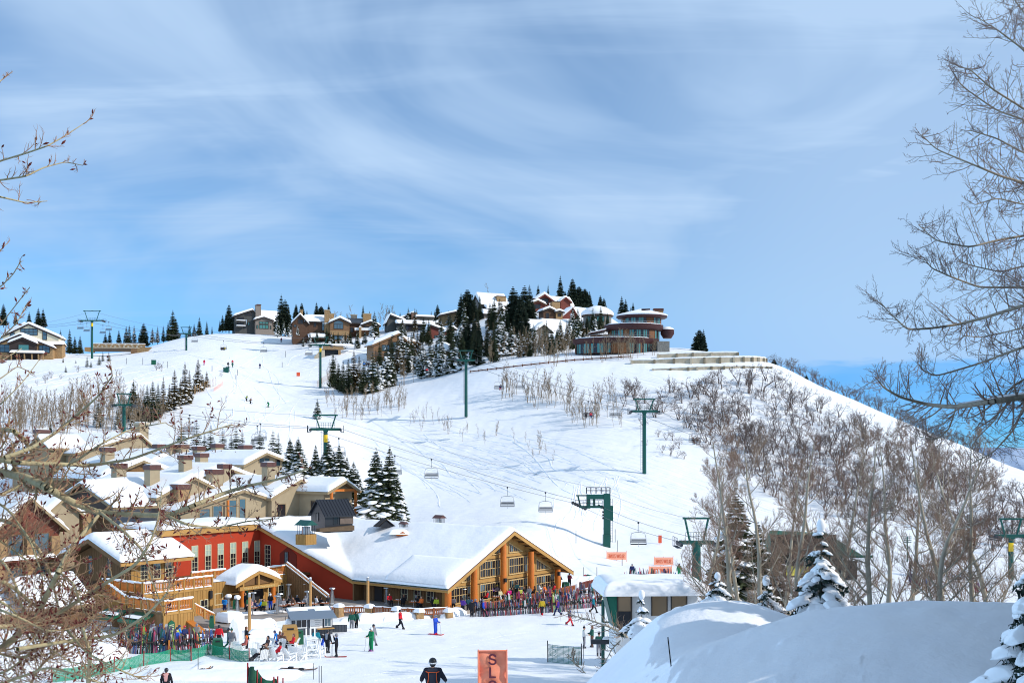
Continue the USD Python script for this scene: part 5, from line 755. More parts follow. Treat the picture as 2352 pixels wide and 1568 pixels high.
def conifer(nm, seed, R=.19, n=34, k=9, snow=0.0, mt=NEED, ragged=.3, bare=.06, droop=.35, dens=1.0, shape=.85, blob=.07):
    """a 1 m high conifer: many small drooping sprays on whorled boughs"""
    rg = np.random.default_rng(seed); P = proto(nm); T = []; S = []
    part(P, 'trunk', rod((0, 0, -.06), (0, 0, .97), .012+.02*R, .002, 6), BARK)
    for i in range(n):
        z = bare+(1-bare)*(i+rg.random()*.8)/n; r0 = R*max(.02, (1-z))**shape*(1 if z > bare+.1 else .75+.25*(z-bare)/.1); kk = max(4, int(k*(1-z*.55)*dens)); ph = rg.random()*6.28
        for j in range(kk):
            a = ph+j*6.283/kk+rg.normal()*.25; r = r0*(1-ragged*rg.random()); c, s_ = math.cos(a), math.sin(a); dz = -droop*r*(.6+.5*rg.random())*(1-z*.9)
            m = 3 if r > .05 else 2
            for q in range(m):
                t0 = (q+.15)/m; L_ = r/m*1.35; w = r*.17*(1.2-t0*.6)+.008; px, py, pz = c*r*t0, s_*r*t0, z+dz*t0*t0+.01
                for sd in (-1, 1):
                    ang = a+sd*(.35+.5*rg.random()); tip = (px+math.cos(ang)*L_, py+math.sin(ang)*L_, pz+dz/m-.35*w*rg.random())
                    nx_, ny_ = -math.sin(ang)*w, math.cos(ang)*w; T.append(((px-nx_*.4, py-ny_*.4, pz), (px+nx_*.9, py+ny_*.9, pz-w*.6*rg.random()), tip))
                    T.append(((px, py, pz+w*.25), tip, (px+math.cos(ang)*L_*.5, py+math.sin(ang)*L_*.5, pz-w*(.8+.8*rg.random()))))
            if rg.random() < snow*(1.25-z): t0 = .45+.5*rg.random(); S.append((c*r*t0, s_*r*t0, z+dz*t0*t0+.012, r*(.16+.2*rg.random())+.008, a))
    v = np.array(T, float).reshape(-1, 3); part(P, 'crown', (v, np.arange(len(v)).reshape(-1, 3)), mt)
    if S:
        ic = trimesh.creation.icosphere(1, 1.0); iv, jf = np.array(ic.vertices), np.array(ic.faces); V = []; Fs = []
        for q, (x, y, z, r, a) in enumerate(S):
            e = iv*(r*1.25, r*.8, r*blob*5); e = e*(1+.2*(rg.random((len(e), 1))-.5)); ca, sa = math.cos(a), math.sin(a); V.append(np.stack([x+e[:, 0]*ca-e[:, 1]*sa, y+e[:, 0]*sa+e[:, 1]*ca, z+e[:, 2]-np.maximum(e[:, 0], 0)*.35], 1)); Fs.append(jf+q*len(iv))
        part(P, 'snow_on_boughs', (np.vstack(V), np.vstack(Fs)), SNOW, smooth=True, kind='stuff')
    return P
CON = {'s': [conifer('spruce_a', 1, .17), conifer('spruce_b', 2, .20, ragged=.4), conifer('spruce_c', 3, .145, n=38, ragged=.45)], 'w': [conifer('snow_spruce_a', 4, .19, snow=.34), conifer('snow_spruce_b', 5, .21, snow=.46, ragged=.4)],
 'd': [conifer('fir_a', 6, .21, n=38, k=11, mt=NEEDD, ragged=.35), conifer('fir_b', 7, .25, n=34, k=12, mt=NEEDD, ragged=.4, shape=.65)], 'p': [conifer('pine_a', 8, .36, n=30, k=13, mt=NEEDD, ragged=.5, shape=.5, droop=.1)],
 'b': [conifer('bronze_spruce_a', 9, .16, n=34, mt=NEEDB, snow=.12, ragged=.4), conifer('bronze_spruce_b', 10, .19, mt=NEEDB, snow=.25, ragged=.45)], 'y': [conifer('young_spruce_a', 11, .22, n=20, k=6, snow=.15, ragged=.4), conifer('young_spruce_b', 12, .26, n=18, k=6, snow=.1, ragged=.4)],
 'g': [conifer('big_spruce_a', 13, .20, n=52, k=12, snow=.28, ragged=.4), conifer('big_spruce_b', 14, .23, n=50, k=12, snow=.5, ragged=.45)]}
def stand(lst, label, group, dmin=300, d=None, cat='spruce tree', nm='spruce_tree'):
    ORD = 'first second third fourth fifth sixth seventh eighth ninth tenth eleventh twelfth thirteenth fourteenth fifteenth sixteenth seventeenth eighteenth nineteenth twentieth'.split(); hs = sorted(b-a for _, a, b, _ in lst)[len(lst)//2]; xs = sorted(q[0] for q in lst)
    for x, yt, yb, ty in lst:
        if group and 1 < len(lst) < 21: lab = f"{'tall' if yb-yt > hs*1.15 else 'short' if yb-yt < hs*.85 else 'middling'} {dict(s='green', w='snow dusted', d='dark', p='broad dark', b='bronzed', y='thin young', g='full')[ty]} {cat.replace(' tree', '')}, {ORD[xs.index(x)]} from left of the {group}"
        else: lab = label
        p = at(x, yb, d) if d else hit(x, yb, dmin); h = (yb-yt)/F*p[1]; k = CON[ty]; w = 1.05+.35*rnd.random()
        copy(k[rnd.randrange(len(k))], nm, lab, cat, p-np.array([0, 0, .02*h]), rnd.random()*360, (h*w*(1.25 if ty == 'g' else 1), h*w*(1.25 if ty == 'g' else 1), h*1.02), group)
stand([(8, 698, 748, 'd'), (36, 716, 745, 'd'), (67, 715, 752, 'd'), (88, 706, 752, 'd'), (99, 708, 752, 'd')], 'dark fir rising behind the cream chalet roof', 'firs behind the chalet', d=440, nm='fir_tree', cat='fir tree')
stand([(139, 743, 800, 's'), (160, 742, 800, 's'), (172, 762, 804, 's'), (184, 763, 806, 's')], 'spruce between the cream chalet and the slim lift tower', 'spruces right of the chalet', dmin=360)
stand([(252, 758, 800, 'd'), (273, 757, 800, 'd'), (290, 748, 800, 's'), (297, 745, 800, 's'), (308, 746, 800, 'b'), (330, 742, 795, 'd'), (350, 752, 788, 'b'), (362, 749, 788, 'b'), (375, 747, 785, 's'), (386, 738, 784, 's'), (397, 711, 784, 's'), (404, 728, 784, 's'), (435, 745, 782, 's'), (446, 742, 780, 's'), (458, 727, 778, 's'), (475, 736, 776, 's'), (487, 748, 775, 's'), (242, 764, 800, 'd')], 'spruce on the skyline behind the bridge and the brow of the run', 'skyline spruces above the bridge', d=452)
stand([(505, 735, 762, 's'), (511, 722, 760, 's'), (519, 716, 760, 's'), (526, 699, 760, 'd')], 'dark spruce just left of the grey stucco house', 'spruces left of the grey house', d=440)
stand([(646, 676, 766, 'd'), (655, 688, 768, 'd'), (663, 700, 768, 's')], 'tall dark spruce between the grey house and the brown house', 'tall spruces between the two houses', d=428)
stand([(638, 733, 772, 'w'), (652, 735, 768, 'w'), (664, 738, 772, 'w'), (684, 745, 770, 'w'), (712, 763, 788, 'w'), (728, 755, 782, 's'), (750, 752, 786, 's'), (793, 762, 800, 's'), (804, 757, 800, 's'), (820, 770, 802, 's'), (838, 757, 798, 'w'), (860, 714, 776, 'w')], 'small snowy spruce in front of the brown timber house', 'small spruces by the brown house', d=392)
stand([(680, 698, 735, 'd'), (693, 695, 735, 'd'), (705, 712, 735, 's'), (727, 693, 730, 'd'), (738, 703, 732, 'p'), (755, 697, 730, 'd'), (834, 700, 730, 's'), (849, 713, 735, 's'), (919, 717, 745, 's'), (940, 717, 745, 's'), (1005, 699, 742, 'd'), (998, 712, 742, 'b'), (1014, 714, 742, 's')], 'dark spruce top showing above the roofs of the ridge houses', 'tree tops behind the ridge houses', d=452)
stand([(765, 808, 890, 's'), (778, 832, 896, 's'), (788, 828, 902, 's'), (800, 822, 905, 's'), (813, 803, 900, 'b'), (825, 815, 899, 'b'), (836, 827, 905, 's'), (846, 835, 904, 'w'), (856, 806, 902, 'w'), (868, 828, 898, 'w'), (878, 838, 892, 'w')], 'spruce in the clump right of the yellow collared lift tower', 'spruce clump beside the run', dmin=300)
stand([(888, 788, 890, 'w'), (899, 810, 888, 'w'), (913, 768, 858, 'b'), (926, 790, 862, 'b'), (938, 770, 850, 'w'), (953, 800, 858, 'b'), (968, 813, 870, 'w'), (978, 800, 866, 'w'), (988, 774, 866, 'w'), (1000, 805, 866, 'w'), (1010, 790, 864, 'w'), (1026, 815, 860, 'w'), (1043, 774, 858, 'w'), (1052, 795, 852, 'b'), (1060, 757, 838, 's'), (900, 775, 830, 's'), (872, 782, 840, 's'), (930, 745, 790, 'b'), (950, 762, 800, 'b')], 'snow dusted spruce in the hollow below the gabled hill houses', 'spruces below the hill houses', dmin=306)
stand([(1059, 673, 752, 'd'), (1074, 666, 740, 'p'), (1087, 688, 742, 'd'), (1102, 675, 735, 's'), (1075, 732, 806, 'd'), (1090, 726, 804, 'd'), (1100, 745, 806, 'd'), (1037, 778, 856, 's'), (1120, 730, 800, 'b'), (1066, 742, 812, 'd')], 'dark fir in the left part of the hilltop wood', 'firs left of the hilltop houses', dmin=330, nm='fir_tree', cat='fir tree')
stand([(1135, 684, 760, 's'), (1147, 684, 748, 'b'), (1163, 700, 770, 's'), (1178, 658, 756, 'd'), (1186, 668, 758, 'd'), (1196, 675, 768, 'd'), (1205, 656, 760, 'd'), (1216, 654, 742, 'd'), (1224, 690, 760, 'd'), (1145, 757, 832, 'w'), (1160, 742, 822, 'w'), (1176, 752, 820, 'w'), (1190, 762, 815, 'w'), (1128, 770, 835, 'b'), (1135, 728, 802, 's')], 'tall spruce in the middle of the hilltop wood', 'spruces amid the hilltop houses', dmin=312)
stand([(1236, 653, 695, 'd'), (1259, 653, 690, 's'), (1287, 632, 695, 'd'), (1298, 668, 700, 'd'), (1315, 639, 702, 'd'), (1330, 658, 706, 'p'), (1343, 663, 706, 'p'), (1354, 668, 706, 'd'), (1379, 678, 715, 'd'), (1387, 684, 722, 'd')], 'dark fir on the very top of the hill, against the sky', 'firs on the hilltop skyline', d=452, nm='fir_tree', cat='fir tree')
stand([(1428, 679, 735, 'd'), (1437, 686, 735, 'd'), (1454, 694, 730, 'd'), (1448, 704, 730, 's')], 'dark fir behind the copper banded round house', 'firs behind the round house', d=330, nm='fir_tree', cat='fir tree')
stand([(1225, 742, 796, 'w'), (1240, 758, 806, 'w'), (1255, 733, 806, 's'), (1270, 765, 806, 'w'), (1280, 752, 806, 's'), (1287, 732, 790, 'w'), (1307, 730, 780, 'w'), (1327, 708, 778, 's'), (1340, 735, 782, 'b'), (1362, 706, 756, 's'), (1380, 702, 762, 's'), (1395, 712, 760, 's'), (1215, 780, 815, 'w')], 'spruce between the hill road and the oval house', 'spruces left of the round house', dmin=300)
stand([(1606, 757, 810, 'p'), (1616, 755, 810, 'd')], 'dense dark pine standing alone right of the round house', 'lone dark pines', d=300, nm='pine_tree', cat='pine tree')
stand([(1778, 824, 856, 'p')], 'dark pine at the end of the concrete terrace walls', None, d=288, nm='pine_tree', cat='pine tree'); stand([(1852, 861, 882, 'p')], 'small dark pine on the bare right hand crest', None, d=276, nm='pine_tree', cat='pine tree')
stand([(200, 817, 843, 'y'), (209, 828, 844, 'y'), (228, 816, 838, 'y'), (236, 806, 830, 'y'), (250, 806, 830, 'y'), (151, 839, 855, 'y'), (174, 826, 834, 'y'), (145, 819, 833, 'b')], 'small young spruce dotted on the snow below the bridge', 'young spruces below the bridge', dmin=250)
stand([(306, 873, 968, 's'), (318, 900, 970, 'b'), (338, 883, 970, 's'), (351, 873, 966, 's'), (363, 878, 960, 's'), (375, 863, 950, 'b'), (389, 880, 946, 'b'), (401, 848, 940, 'b'), (415, 868, 931, 'b'), (425, 831, 929, 'b'), (435, 848, 921, 'b'), (446, 870, 905, 'b'), (455, 823, 899, 'b'), (475, 851, 889, 'b'), (331, 905, 966, 's'), (466, 860, 892, 'b')], 'spruce in the row along the left edge of the ski run', 'spruce row on the left of the run', dmin=215)
stand([(226, 917, 981, 'w'), (270, 931, 985, 'w'), (306, 930, 985, 'w'), (116, 968, 994, 's'), (326, 958, 1010, 'w')], 'snowy spruce inside the left aspen wood', 'spruces in the left aspen wood', dmin=205)
stand([(417, 966, 1040, 'y'), (452, 962, 1040, 'y'), (484, 975, 1040, 'y'), (512, 982, 1040, 'y'), (531, 995, 1040, 'y'), (542, 977, 1040, 'y'), (556, 985, 1040, 'y'), (581, 1002, 1045, 'y'), (597, 987, 1045, 'y'), (627, 986, 1050, 'y'), (639, 992, 1050, 'y'), (470, 990, 1040, 'y')], 'thin young spruce in the row behind the uppermost condominium', 'young spruces behind the condominiums', d=184)
stand([(666, 1004, 1100, 'g'), (685, 1004, 1105, 'g'), (725, 1021, 1110, 'g'), (742, 1040, 1120, 'g'), (755, 1008, 1125, 'g'), (766, 1035, 1150, 'g'), (779, 1020, 1160, 'g'), (788, 1045, 1165, 'g'), (797, 1048, 1175, 'g'), (812, 1060, 1188, 'g'), (822, 1078, 1195, 'g')], 'tall spruce with snowy lower boughs behind the balcony gable', 'spruces behind the balcony condominium', d=148)
stand([(864, 1029, 1200, 'g'), (877, 1075, 1205, 'g'), (895, 1026, 1212, 'g'), (912, 1090, 1214, 'g')], 'spruce of the tall isolated group rising behind the lodge roof', 'tall spruces behind the lodge roof', d=140)
stand([(2228, 1174, 1262, 'b')], 'bronzed spruce standing alone on the snow behind the right hand aspens', None, d=150); stand([(729, 914, 962, 'w')], 'lone snowy spruce beside the run at the left end of the bare thicket', None, dmin=220)
stand([(1690, 1120, 1420, 'g'), (1742, 1200, 1420, 'g'), (1640, 1290, 1410, 'g'), (1790, 1250, 1420, 'w'), (1715, 1260, 1425, 'w')], 'dark snowy spruce tangled behind the right hand aspens', 'spruces behind the aspens', d=72)
def inside(pt, poly):
    x, y = pt; c = False
    for (x0, y0), (x1, y1) in zip(poly, poly[1:]+poly[:1]):
        if (y0 > y) != (y1 > y) and x < (x1-x0)*(y-y0)/(y1-y0)+x0: c = not c
    return c
def scatter(poly, n, gap, seed):
    rg = random.Random(seed); xs, ys = [p[0] for p in poly], [p[1] for p in poly]; got = []
    for _ in range(n*60):
        p = (rg.uniform(min(xs), max(xs)), rg.uniform(min(ys), max(ys)))
        if inside(p, poly) and all(((p[0]-q[0])/1.0)**2+((p[1]-q[1])*1.8)**2 > gap*gap for q in got): got.append(p)
        if len(got) >= n: break
    return got
def wood(poly, n, gap, seed, hh, kinds, label, group):
    rg = random.Random(seed); stand([(x, y-hh*(.65+.6*rg.random()), y, rg.choice(kinds)) for x, y in scatter(poly, n, gap, seed)], label, group, dmin=300)
wood([(1062, 752), (1130, 735), (1205, 752), (1215, 800), (1140, 838), (1075, 842)], 26, 9, 51, 66, 'ssdwwb', 'spruce packed into the dark wood left of the buried house', 'dark wood left of the buried house')
wood([(1215, 795), (1330, 785), (1320, 806), (1230, 825), (1180, 832)], 22, 8, 52, 52, 'wwsb', 'snowy spruce in the belt between the hill road and the buried house', 'spruce belt above the hill road')
wood([(900, 800), (1060, 790), (1060, 855), (960, 868), (880, 890)], 24, 9, 53, 60, 'wwsb', 'snow dusted spruce filling the hollow behind the crest', 'spruces filling the hollow behind the crest')
wood([(1285, 745), (1400, 748), (1395, 775), (1300, 790)], 9, 9, 54, 50, 'wsd', 'spruce below the oval house', 'spruces below the oval house')
wood([(885, 748), (1060, 738), (1060, 792), (960, 802), (885, 794)], 20, 11, 55, 48, 'swsb', 'spruce between the ridge houses', 'spruces between the ridge houses')
wood([(672, 792), (800, 790), (860, 800), (800, 812)], 8, 12, 56, 34, 'ws', 'small spruce below the brown timber house', 'small spruces below the brown house')
# ---- bare trees
def grow(out, p, d, L_, r, lvl, rg, up=.1, wob=.25, n=6, kids=1.0, ratio=.5, ang=(35, 60), start=.25, tip=.35, rmin=.004, thin=.62):
    """one limb of n pieces with its side shoots; out gets (p, q, r0, r1, level)"""
    p, d = np.array(p, float), np.array(d, float)/np.linalg.norm(d); st = L_/n
    for i in range(n):
        d = d+rg.normal(0, wob, 3)*.5+np.array([0, 0, up])*.4; d /= np.linalg.norm(d); q = p+d*st; r0, r1 = r*(1-(1-tip)*i/n), r*(1-(1-tip)*(i+1)/n)
        out.append((p, q, r0, r1, lvl)); t = (i+1)/n
        if lvl > 0 and t > start:
            m = int(kids+rg.random())
            for _ in range(m):
                a = math.radians(rg.uniform(*ang)); x = np.cross(d, rg.normal(0, 1, 3)); x /= np.linalg.norm(x)+1e-9
                grow(out, q, d*math.cos(a)+x*math.sin(a), L_*(ratio if np.ndim(ratio) == 0 else ratio[lvl])*(1.15-.65*t)*rg.uniform(.7, 1.15), max(r1*thin, rmin), lvl-1, rg, up, wob, max(3, n-1), kids, ratio, ang, .2, .35, rmin, thin)
        p = q
def limbs(out, lv, sides): o = [s for s in out if s[4] in lv]; return segs(np.array([s[0] for s in o]), np.array([s[1] for s in o]), np.array([s[2] for s in o]), np.array([s[3] for s in o]), sides) if o else None
def bare_proto(nm, seed, mats, stems=((0, 0),), L_=1.0, r=.012, lvl=2, lean=.1, **kw):
    rg = np.random.default_rng(seed); out = []; P = proto(nm)
    for x, y in stems: grow(out, (x, y, -.03), (rg.normal()*lean+x*.8, rg.normal()*lean+y*.8, 1), L_*rg.uniform(.75, 1), r*rg.uniform(.8, 1.1), lvl, rg, **kw)
    part(P, 'trunk', limbs(out, (lvl,), 5), mats[0], kind='stuff' if len(stems) > 1 else None)
    m = limbs(out, tuple(range(lvl)), 3)
    if m: part(P, 'branches', m, mats[1], kind='stuff')
    return P
OAKS = [bare_proto(f'scrub_oak_{c}', 20+i, (OAK, OAK), [(.05*math.cos(q*2.1+i), .05*math.sin(q*2.1+i)) for q in range(3+i % 2)], 1.0, .021, 3, .25, up=.10, wob=.5, n=6, kids=1.45, ratio=.5, ang=(30, 65), start=.35, rmin=.0034) for i, c in enumerate('abcdefg')]
SAPS = [bare_proto(f'sapling_{c}', 40+i, (SAP, SAP), [(.05*math.cos(q*2.4+i), .05*math.sin(q*2.4+i)) for q in range(1+i % 3)], 1.0, .0085, 3, .08, up=.24, wob=.16, n=9, kids=1.25, ratio=(0, .4, .4, .24), ang=(28, 55), start=.3, rmin=.0018) for i, c in enumerate('abcdef')]
def thicket(pts, protos, h, label, group, nm, cat, dmin=150, hv=.35):
    for x, y in pts:
        p = hit(x, y, dmin); k = h*(1-hv+2*hv*rnd.random()); copy(protos[rnd.randrange(len(protos))], nm, label, cat, p-np.array([0, 0, .1]), rnd.random()*360, (k*(.85+.4*rnd.random()), k*(.85+.4*rnd.random()), k), group)
oakpoly = [(1430, 905), (1500, 902), (1580, 900), (1620, 872), (1690, 872), (1765, 872), (1835, 912), (1955, 966), (2075, 1018), (2195, 1066), (2290, 1108), (2370, 1160), (2370, 1300), (2150, 1230), (1950, 1190), (1760, 1140), (1660, 1060), (1600, 1000), (1500, 960), (1430, 935)]
thicket(scatter(oakpoly, 285, 13.0, 3), OAKS, 4.0, 'bare grey brown scrub oak on the steep snowy hillside under the concrete terraces', 'scrub oaks on the right hand hill', 'scrub_oak', 'oak shrub')
def mass(pts, protos, h, nm, label, dmin=150):
    m = UsdGeom.PointInstancer.Define(stage, '/World/'+nm); tag(m.GetPrim(), label, 'shrubs', None, 'stuff'); P, O, S, I = [], [], [], []
    for x, y in pts: p = hit(x, y, dmin); k = h*(.7+.6*rnd.random()); a = rnd.random()*math.pi; P.append(p-np.array([0, 0, .1])); O.append(Gf.Quath(math.cos(a), 0, 0, math.sin(a))); S.append((k, k, k)); I.append(rnd.randrange(len(protos)))
    for i, q in enumerate(protos): UsdGeom.Xform.Define(stage, f'/World/{nm}/kind_{"abcdefgh"[i]}').GetPrim().GetReferences().AddInternalReference(q.GetPath())
    m.CreatePrototypesRel().SetTargets([Sdf.Path(f'/World/{nm}/kind_{"abcdefgh"[i]}') for i in range(len(protos))]); m.CreatePositionsAttr(Vt.Vec3fArray.FromNumpy(np.array(P, np.float32))); m.CreateOrientationsAttr(O); m.CreateScalesAttr(Vt.Vec3fArray.FromNumpy(np.array(S, np.float32))); m.CreateProtoIndicesAttr(I)
mass(scatter(oakpoly, 190, 9, 33), OAKS, 3.4, 'oak_thicket', 'dense leafless oak brush filling the gaps on the right hand hillside')
thicket([(1512, 1004), (1530, 1010), (1545, 1012), (1522, 1040), (1540, 1046), (1556, 1050), (1572, 1054), (1486, 1022), (1570, 985), (1590, 1010), (1478, 985), (1560, 1030)], OAKS, 2.3, 'small bare scrub oak apart on the open snow right of the lift tower', 'stray scrub oaks by the lift tower', 'low_scrub_oak', 'oak shrub')
for x in [1778+9.2*q+3*math.sin(q*2.3) for q in range(52)]:
    dd = float(np.interp(x, [1760, 1900, 2050, 2240], [290, 274, 264, 250])); p = at(x, HY, dd); p[2] = ground(p[0], p[1]); copy(OAKS[rnd.randrange(7)], 'crest_oak', 'bare scrub oak peeping over the right hand crest against the sky', 'oak shrub', p, rnd.random()*360, 2.8+1.6*rnd.random(), 'scrub oaks along the crest')
thicket([(1180, 905), (1168, 900)]+scatter([(1150, 900), (1260, 905), (1420, 925), (1430, 985), (1330, 985), (1290, 950), (1200, 935), (1150, 920)], 52, 9, 5), SAPS, 6.3, 'tall bare aspen sapling on the slope under the hill road', 'saplings under the hill road', 'aspen_sapling', 'aspen')
thicket(scatter([(745, 915), (830, 920), (925, 915), (935, 940), (860, 965), (790, 968), (745, 950)], 46, 8, 6), SAPS, 4.6, 'bare aspen sapling in the thicket at the edge of the run', 'thicket at the edge of the run', 'thicket_sapling', 'aspen', dmin=200)
thicket(scatter([(930, 965), (1010, 945), (1060, 985), (1190, 1000), (1290, 1040), (1270, 1068), (1200, 1050), (1060, 1015), (940, 985)], 26, 13, 7), SAPS, 3.2, 'sparse thin sapling on the open snow below the crest tower', 'sparse saplings on the open slope', 'thin_sapling', 'sapling', dmin=190)
thicket(scatter([(0, 940), (130, 945), (240, 925), (290, 915), (350, 958), (400, 950), (350, 985), (330, 1005), (0, 1010)], 165, 5.5, 8), SAPS, 6.2, 'bare aspen in the dense leafless wood above the condominiums at the left', 'leafless wood at the left', 'wood_aspen', 'aspen', dmin=200)
thicket(scatter([(1330, 815), (1400, 812), (1500, 812), (1500, 826), (1330, 836), (1260, 845), (1240, 832)], 26, 6, 9), SAPS, 6.0, 'bare aspen in front of the copper banded round house', 'aspens before the round house', 'house_aspen', 'aspen', dmin=268, hv=.3)
thicket(scatter([(1090, 790), (1240, 800), (1330, 815), (1230, 850), (1090, 845)], 40, 7, 10), SAPS, 6.5, 'brown bare aspen among the spruces above the hill road', 'aspens among the hilltop spruces', 'hill_aspen', 'aspen', dmin=298)
thicket([(745, 735), (752, 735), (762, 735), (770, 735), (805, 735), (815, 735), (862, 740), (868, 742), (874, 742), (880, 742), (886, 745), (893, 745), (902, 745), (1130, 700), (1120, 700)], SAPS, 8.5, 'thin bare aspen on the skyline behind the ridge houses', 'skyline aspens behind the ridge houses', 'skyline_aspen', 'aspen', dmin=430)
thicket([(110, 872), (118, 868), (104, 880), (360, 850), (372, 852), (366, 846), (508, 865), (180, 855), (140, 870), (85, 885), (60, 895)], OAKS, 2.2, 'low leafless bush on the snowfield below the chalet', 'bushes on the left snowfield', 'low_bush', 'bush', dmin=230)
thicket([(770, 880), (752, 880), (760, 876), (930, 885), (950, 878), (920, 880), (905, 885)], SAPS, 6.0, 'bare aspen mixed into the spruce clump beside the run', 'aspens in the spruce clump', 'clump_aspen', 'aspen', dmin=280)
# ---- the aspens in front on the right
ASPP = []
for i in range(4):
    rg = np.random.default_rng(70+i); out = []; P = proto(f'aspen_{"abcd"[i]}')
    grow(out, (0, 0, -.02), (rg.normal()*.05, rg.normal()*.05, 1), 1.0, .0150, 3, rg, up=.15, wob=.11, n=17, kids=1.45, ratio=(0, .42, .40, .26), ang=(42, 72), start=.22, tip=.12, rmin=.00045, thin=.42)
    part(P, 'trunk', limbs(out, (3,), 8), ASP, smooth=True); part(P, 'branches', limbs(out, (2,), 5), ASP, kind='stuff'); part(P, 'twigs', limbs(out, (1, 0), 3), TWIG if i % 2 else TWIGR, kind='stuff'); ASPP.append(P)
for k, (x, dd, yt, lab) in enumerate([(1665, 52, 985, 'thick pale aspen nearest the lift cabin, with a snowy low limb'), (1748, 54, 1005, 'straight pale aspen second from the left of the near grove'), (1832, 50, 990, 'slender pale aspen just left of the snow laden spruce'), (1866, 58, 1040, 'thin aspen immediately behind the snow laden spruce'), (1930, 60, 1010, 'fine twigged aspen in front of the green roof corner'), (2000, 48, 985, 'brown trunked aspen right of the snow laden spruce'), (2035, 55, 1000, 'leaning aspen beside the brown trunked one'), (2145, 49, 950, 'stoutest aspen with the forked trunk near the right side'), (2174, 56, 985, 'pale crooked aspen close to the stoutest one'), (2088, 62, 1020, 'small aspen between the leaning and the stoutest aspen'), (2245, 53, 1000, 'aspen right of the bronzed spruce'), (2305, 60, 975, 'fine aspen near the right edge of the picture'), (1600, 64, 1060, 'leftmost fine aspen of the grove, by the bottom lift tower'), (1702, 68, 1060, 'further aspen between the two leftmost pale trunks'), (1796, 66, 1070, 'further aspen behind the slender pale one'), (2350, 50, 950, 'aspen cut by the right edge of the picture')]):
    p = at(x, HY, dd); p[2] = ground(p[0], p[1])-.2; h = (HY-yt)/F*dd-p[2]; copy(ASPP[k % 4], 'aspen_tree', lab, 'aspen', p, 37*k % 360, h*.98)
# ---------------------------------------------------------------- people
FAB = {}
def cloth(c, rough=.8):
    nm = 'cloth_%02x%02x%02x' % tuple(int(255*min(1, max(0, v))) for v in c)
    if nm not in FAB: FAB[nm] = mat(nm, c, rough, .2)
    return FAB[nm]
SKIN = mat('skin', (.55, .30, .20), .6, .3); HAIRM = mat('dark_hair', (.05, .03, .02), .7, .2); GOG = mat('goggle_lens', (.03, .03, .035), .15, .6)
BLACK, NAVY, RED, GRN, TEALC, BLUE, GREY, WHT, YELL, MAG, PURP, ORG, BRN, DKG, PINK, ROY = (.015, .015, .02), (.02, .03, .10), (.62, .02, .03), (.01, .20, .08), (.01, .20, .26), (.02, .22, .62), (.20, .20, .22), (.75, .75, .76), (.55, .42, .04), (.65, .03, .22), (.10, .04, .28), (.75, .16, .03), (.16, .08, .05), (.02, .10, .07), (.70, .36, .32), (.02, .07, .45)
def hullof(bs): return manifold3d.Manifold.hull_points(np.vstack([ICO*r+np.array(p) for p, r in bs]))
ICO = np.array(trimesh.creation.icosphere(1, 1.0).vertices)
def union(ms): return manifold3d.Manifold.batch_boolean(ms, manifold3d.OpType.Add)
